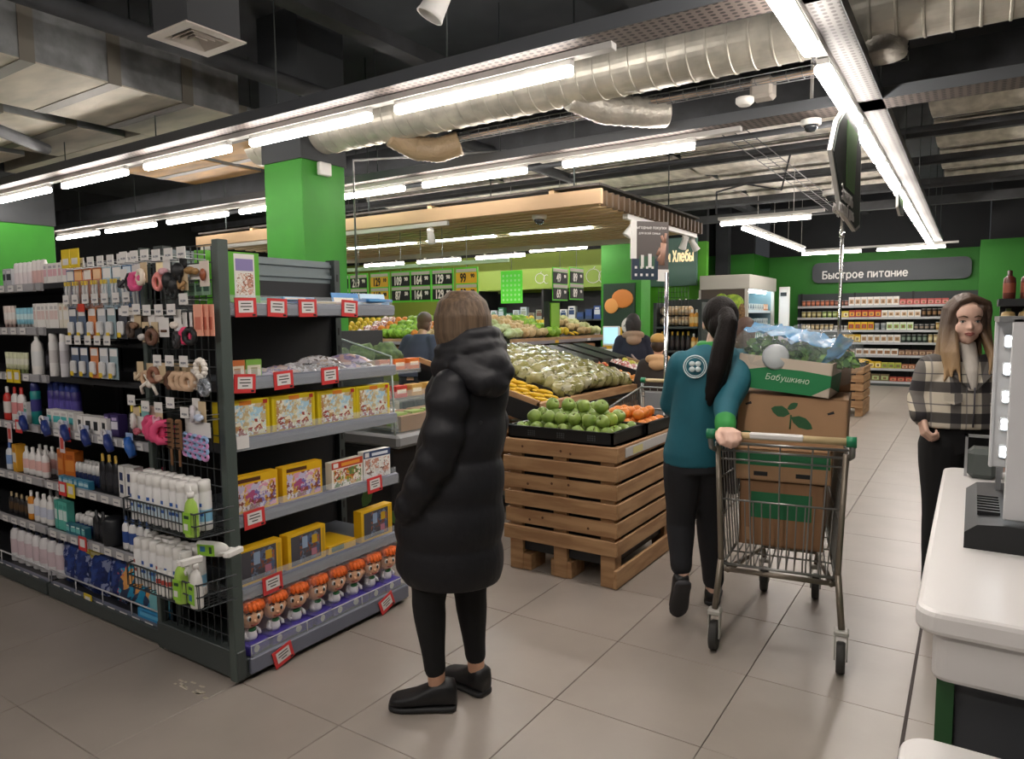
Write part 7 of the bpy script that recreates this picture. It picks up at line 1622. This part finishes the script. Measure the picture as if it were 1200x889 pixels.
b=Blob().limb([(-.06,0,.82),(-.055,.07,.5),(-.065,.01,.3)],[.1,.072,.054],18); b.limb([(.06,.01,.82),(.115,.14,.48),(.165,.245,.135)],[.1,.072,.056],18); b.loft([(-.005,.0,.78,.135,.115),(-.01,0,.88,.135,.112)])
remesh(b.build('trousers',TRO2,w2,world=False),.008,3)
shoe((-.07,-.075,.235),(-.066,.06,.012),w2,SHOEB,mat('sole_grey','#38373a',.7),w=.045,h=.085,up=(0,.9,.45)); shoe((.15,.215,0),(.235,.46,0),w2,SHOEB,SOLEB,w=.045,h=.09)
b=Blob(); b.ball((.115,.025,1.535),(.086,.102,.1),20,14); b.ball((.112,-.03,1.49),(.07,.066,.078),16,12)
b.limb([(.11,-.09,1.54),(.105,-.135,1.5),(.08,-.15,1.4),(.05,-.16,1.29),(.03,-.155,1.19),(.02,-.15,1.13)],[.04,.045,.05,.045,.034,.014],14)
for k in range(5): b.limb([(.1+.012*k-.02,-.13,1.45),(.06+.014*k-.02,-.16,1.3),(.03+.016*k-.03,-.16,1.15)],[.02,.018,.007],8)
remesh(b.build('hair',HAIR2,w2,world=False),.0065,2)
MB().tube([(.105+.034*cos(k*pi/6),-.115-.01*sin(k*pi/6),1.515+.034*sin(k*pi/6)) for k in range(12)],.009,7,closed=True).build('hair_band',BLACK,w2,world=False)
# --- woman in the checked jacket
def plaid():
    m=bpy.data.materials.new('checked_wool'); m.use_nodes=True; nt=m.node_tree; b=nt.nodes['Principled BSDF']; b.inputs['Roughness'].default_value=.9
    tc=nt.nodes.new('ShaderNodeTexCoord'); sp=nt.nodes.new('ShaderNodeSeparateXYZ'); nt.links.new(tc.outputs['Object'],sp.inputs['Vector'])
    def band(out,per,off,wd):
        a=nt.nodes.new('ShaderNodeMath'); a.operation='ADD'; a.inputs[1].default_value=off; nt.links.new(out,a.inputs[0])
        d=nt.nodes.new('ShaderNodeMath'); d.operation='DIVIDE'; d.inputs[1].default_value=per; nt.links.new(a.outputs[0],d.inputs[0])
        f=nt.nodes.new('ShaderNodeMath'); f.operation='FRACT'; nt.links.new(d.outputs[0],f.inputs[0])
        l=nt.nodes.new('ShaderNodeMath'); l.operation='LESS_THAN'; l.inputs[1].default_value=wd; nt.links.new(f.outputs[0],l.inputs[0]); return l.outputs[0]
    col=None
    def mix(fac,c,base,amount=.85):
        k=nt.nodes.new('ShaderNodeMath'); k.operation='MULTIPLY'; k.inputs[1].default_value=amount; nt.links.new(fac,k.inputs[0])
        x=nt.nodes.new('ShaderNodeMixRGB'); nt.links.new(k.outputs[0],x.inputs['Fac']); x.inputs['Color2'].default_value=hx(c)
        if base is None: x.inputs['Color1'].default_value=hx('#cfc6b4')
        else: nt.links.new(base,x.inputs['Color1'])
        return x.outputs['Color']
    c=mix(band(sp.outputs['X'],.14,10.035,.32),'#3c3b42',None,.8); c=mix(band(sp.outputs['Z'],.155,10.02,.34),'#26252b',c,.88); c=mix(band(sp.outputs['Z'],.155,9.93,.04),'#4a484e',c,.8); c=mix(band(sp.outputs['X'],.14,9.97,.05),'#6a676a',c,.6)
    nt.links.new(c,b.inputs['Base Color']); return m
PLD=plaid()
w3=thing('person','person with long fair hair in a black and white checked jacket, standing behind the counter','person',(-.04,4.28,0),YAW-.12)
b=Blob(); hM=head_parts(b,(.0,0,1.495),-.16,1.06,.05,1); b.limb([(0,.015,1.42),(0,.02,1.3)],[.05,.055])
b.loft([(0,.02,.84,.15,.105),(0,.02,1.0,.13,.1),(0,.02,1.2,.15,.1),(0,.02,1.3,.09,.07)])
b.limb([(-.15,.02,1.25),(-.18,.05,1.10),(-.195,-.02,1.0)],[.05,.042,.03]); hand(b,(-.195,-.02,1.0),(.03,-.45,-.9),(.9,-.1,0),1.15,1.0,-1)
b.limb([(.15,.02,1.25),(.2,.0,1.02),(.2,-.05,.83)],[.05,.042,.03]); hand(b,(.2,-.05,.83),(0,-.15,-1),(-.9,-.1,0),.5,1.0,1)
for q in (-1,1): b.limb([(.075*q,.02,.85),(.08*q,.01,.48),(.085*q,.03,.1)],[.09,.06,.04]); b.limb([(.085*q,.03,.06),(.09*q,-.12,.035)],[.035,.028])
remesh(b.build('body',SKP,w3,world=False),.0052,3,.4)
ey=MB(); eb=MB(); lp=MB()
for q in (-1,1):
    ey.ball((q*.0305,-.0745,.005),(.0115,.006,.0052),10,8,0,M=hM); ey.ball((q*.0305,-.0795,.005),(.005,.0025,.0048),8,6,1,M=hM)
    ey.tube([hM@Vector((q*.018,-.0805,.0075)),hM@Vector((q*.0305,-.0825,.0115)),hM@Vector((q*.043,-.0765,.0075))],.0018,5,2)
    eb.tube([hM@Vector((q*.014,-.0885,.0265)),hM@Vector((q*.03,-.0865,.032)),hM@Vector((q*.048,-.0745,.027))],[.003,.0035,.002],6)
ey.build('eyes',[mat('eye_white','#ded8d2',.3),mat('iris','#3c4a4a',.2),mat('lashes','#2a211c',.6)],w3,world=False); eb.build('eyebrows',mat('brow','#6a5140',.7),w3,world=False)
lp.tube([hM@Vector((-.022,-.083,-.0515)),hM@Vector((-.008,-.0925,-.0475)),hM@Vector((0,-.0925,-.049)),hM@Vector((.008,-.0925,-.0475)),hM@Vector((.022,-.083,-.0515))],[.0015,.0042,.0036,.0042,.0015],7)
lp.tube([hM@Vector((-.02,-.083,-.054)),hM@Vector((0,-.091,-.0585)),hM@Vector((.02,-.083,-.054))],[.0015,.005,.0015],7); lp.build('lips',mat('lips','#a8605a',.4),w3,world=False)
b=Blob().loft([(0,.02,.955,.2,.14),(0,.02,1.05,.195,.138),(0,.02,1.18,.185,.125),(0,.025,1.27,.165,.1),(0,.03,1.315,.085,.075)],32)
b.limb([(-.135,.02,1.255),(-.175,.045,1.10),(-.195,-.01,1.02)],[.078,.066,.054],16); b.limb([(.14,.02,1.255),(.2,.005,1.03),(.205,-.03,.88)],[.078,.068,.056],16)
remesh(b.build('jacket',PLD,w3,world=False),.008,3)
cl=MB()
for q in (-1,1):
    cl.add([(q*.015,-.125,1.16),(q*.095,-.10,1.23),(q*.1,-.05,1.335),(q*.045,-.07,1.33),(q*.015,-.115,1.16),(q*.095,-.085,1.23)],[(0,1,2,3)] if q>0 else [(3,2,1,0)],0,False)
    cl.add([(q*.06,-.138,1.14),(q*.14,-.123,1.14),(q*.14,-.127,1.10),(q*.1,-.14,1.085),(q*.06,-.14,1.10)],[(0,1,2,3,4)],0)
cl.build('collar_flaps',PLD,w3,world=False)
MB().tube([(0,-.131,1.17),(0.0,-.132,1.05),(0,-.128,.97)],.004,5).build('front_seam',mat('seam_dark','#4a484e',.8),w3,world=False)
rb_=Blob().loft([(0,.0,1.15,.06,.115),(0,.0,1.25,.075,.105),(0,.012,1.33,.07,.075),(0,.012,1.395,.058,.06)],24); remesh(rb_.build('turtleneck',mat('knit_cream','#ddd5ca',.85,bump=.3,bscale=60,stretch=(1,1,.2)),w3,world=False),.007,2)
b=Blob()
for q in (-1,1): b.limb([(.08*q,.02,.86),(.082*q,.01,.48),(.086*q,.03,.1)],[.105,.075,.055],16)
b.loft([(0,.02,.82,.15,.11),(0,.02,1.0,.155,.11)]); remesh(b.build('trousers',PANTS,w3,world=False),.009,3)
for q in (-1,1): shoe((.085*q,.07,0),(.095*q,-.18,0),w3,SHOEB,SOLEB)
HAIR3=mat('hair_long_fair','#5c4432',.5,bump=.4,bscale=12,stretch=(8,8,.6)); nt=HAIR3.node_tree
tc=nt.nodes.new('ShaderNodeTexCoord'); sp=nt.nodes.new('ShaderNodeSeparateXYZ'); rp=nt.nodes.new('ShaderNodeValToRGB'); mr=nt.nodes.new('ShaderNodeMapRange'); mr.inputs['From Min'].default_value=1.15; mr.inputs['From Max'].default_value=1.6
nt.links.new(tc.outputs['Object'],sp.inputs['Vector']); nt.links.new(sp.outputs['Z'],mr.inputs['Value']); nt.links.new(mr.outputs['Result'],rp.inputs['Fac']); rp.color_ramp.elements[0].color=hx('#c2a074'); rp.color_ramp.elements[1].color=hx('#4a372a'); rp.color_ramp.elements[1].position=.75; nt.links.new(rp.outputs['Color'],nt.nodes['Principled BSDF'].inputs['Base Color'])
paths=[]; rr3=random.Random(2)
for k in range(30):
    a=radians(-62)+radians(304)*k/29   # leaves the face open
    a2=a-pi/2+radians(62)-radians(62)
    dx_,dy_=sin(pi+ (k/29-.5)*radians(262)),-cos(pi+(k/29-.5)*radians(262))
    top=(.018*dx_,.025+.02*dy_,1.615); mid=(.078*dx_,.015+.095*dy_,1.56); low=(.088*dx_,.02+.095*dy_,1.45)
    zend=1.19+.05*rr3.random() if dy_<.75 else 1.24
    fy=-.06 if dy_<.1 else .0
    e1=(.103*dx_+.015*rr3.uniform(-1,1),.02+.085*dy_+fy,1.34); e2=(.112*dx_+.02*rr3.uniform(-1,1),.01+.08*dy_+fy*1.35,zend)
    paths.append([top,mid,low,e1,e2])
b=Blob(); b.ball((0,.03,1.555),(.084,.09,.075),18,12)
for P in paths: b.limb(P,[.014,.0165,.0165,.017,.006],8,4)
for q in (-1,1):
    for j in range(6):
        u=j/5; b.limb([(.012+q*.006,.03-.085*u,1.634-.022*u*u),(.012+q*(.05+.004*j),.02-.078*u,1.618-.03*u),(.008+q*.086,.012-.058*u,1.56-.012*u),(.005+q*.092,.0-.03*u,1.48),(.0+q*.105,-.03-.02*u,1.36),(q*(.1+.012*sin(j*2)),-.06-.015*u,1.22+.02*sin(j*3))],[.013,.014,.0145,.0145,.016,.006],8,4)
remesh(b.build('hair',HAIR3,w3,world=False),.0065,2)
# --- people further away (simple standing figures seen from behind)
def bystander(label,loc,rz,H,jac,tro,hairc,extra=None,bend=0,hat=None,long=True):
    t=thing('person',label,'person',loc,rz); s=H/1.65
    def S(p):
        x,y,z=p; 
        if bend and z>.9: z0=z-.9; y=y-z0*sin(bend); z=.9+z0*cos(bend)
        return (x*s,y*s,z*s)
    b=Blob(); hc=S((0,-.01,1.5)); head_parts(b,hc,0,s); b.limb([S((0,0,1.42)),S((0,.01,1.3))],[.048*s,.055*s])
    b.loft([(*S((0,.0,z)),a*s,c*s) for z,a,c in ((.82,.14,.1),(1.0,.13,.1),(1.2,.15,.1),(1.32,.09,.07))])
    for q in (-1,1):
        w_=S((.2*q,-.22,1.0)); b.limb([S((.17*q,0,1.28)),S((.22*q,.0,1.05)),w_],[.045*s,.04*s,.03*s]); hand(b,w_,(-.1*q,-1,.1),(-.5*q,0,-1),.5,s,q)
        b.limb([S((.08*q,0,.82)),S((.085*q,-.01,.46)),S((.085*q,.02,.08))],[.085*s,.055*s,.04*s])
    remesh(b.build('body',SKN,t,world=False),.011,2)
    b=Blob().loft([(*S((0,.0,z)),a*s,c*s) for z,a,c in ((.74 if long else .86,.19,.14),(.95,.185,.138),(1.15,.195,.135),(1.27,.175,.11),(1.36,.09,.08))],26)
    for q in (-1,1): b.limb([S((.15*q,0,1.27)),S((.215*q,.0,1.05)),S((.2*q,-.17,1.0))],[.08*s,.068*s,.055*s],14)
    remesh(b.build('jacket',mat('jacket_'+jac.strip('#'),jac,.8),t,world=False),.012,3)
    b=Blob()
    for q in (-1,1): b.limb([S((.08*q,0,.84)),S((.085*q,-.01,.46)),S((.085*q,.02,.1))],[.1*s,.072*s,.06*s],14)
    remesh(b.build('trousers',mat('trousers_'+tro.strip('#'),tro,.8),t,world=False),.013,2)
    for q in (-1,1): shoe(S((.085*q,.06,0)),S((.095*q,-.19,0)),t,SHOEB,SOLEB)
    b=Blob(); b.ball((hc[0],hc[1]+.015*s,hc[2]+.035*s),(.085*s,.1*s,.088*s),16,12); b.ball((hc[0],hc[1]+.05*s,hc[2]-.03*s),(.075*s,.06*s,.08*s),14,10)
    if not hat and long: b.limb([(hc[0]-.04*s,hc[1]+.06*s,hc[2]),(hc[0]-.045*s,hc[1]+.07*s,hc[2]-.14*s)],[.06*s,.045*s]); b.limb([(hc[0]+.04*s,hc[1]+.06*s,hc[2]),(hc[0]+.045*s,hc[1]+.07*s,hc[2]-.14*s)],[.06*s,.045*s])
    if hat:
        b=Blob(); b.ball((hc[0],hc[1]+.012*s,hc[2]+.065*s),(.092*s,.105*s,.07*s),16,12); b.ball((hc[0],hc[1]-.1*s,hc[2]+.05*s),(.07*s,.07*s,.012*s),14,8); hh=Blob(); hh.ball((hc[0],hc[1]+.03*s,hc[2]-.0*s),(.08*s,.085*s,.085*s),14,10); remesh(hh.build('hair',mat('hair_kid','#3a2a20',.7),t,world=False),.011,2)
    remesh(b.build('hair' if not hat else 'cap',mat('hair_'+hairc.strip('#'),hairc,.6,bump=.3,bscale=20),t,world=False),.011,2)
    if extra:
        b=Blob(); b.tube([S((.1*cos(k*pi/8),.02+.095*sin(k*pi/8),1.34+.02*sin(k*pi/8))) for k in range(16)],.045*s,10,closed=True); b.ball(S((0,.11,1.29)),(.1*s,.06*s,.07*s),14,10)
        remesh(b.build('hood',mat('hood_'+extra.strip('#'),extra,.8),t,world=False),.011,2)
    return t
kid=bystander('child in a dark jacket with tan hood and mustard cap beside the produce stand', (-2.5,6.35,0),pi+.3,1.40,'#2e2622','#2a2a2c','#b98f4a','#c9a075',hat=1)
lady=bystander('person in a navy coat with a tan hood and dark hair at the weighing scale',(-3.52,8.1,0),pi+.5,1.62,'#1f2233','#22232a','#2b2422','#a98a72')
MB().tube([(.16,-.02,1.28),(.0,.15,1.05),(-.2,.12,.85)],.012,6).build('bag_strap',mat('strap_tan','#a98f88',.6),lady,world=False)
bystander('person in a slate blue jacket bending over the fruit behind the chilled cabinet',(-5.3,6.05,0),pi+.2,1.72,'#3d4256','#2a2b33','#5f4333',bend=.45,long=False)
bystander('person in a dark coat with brown hair, mostly hidden behind the shop worker',(-1.62,6.1,0),pi,1.56,'#1c2a30','#1c1d22','#4a3226')
finalize()
if __import__('os').environ.get('CHK'): pass
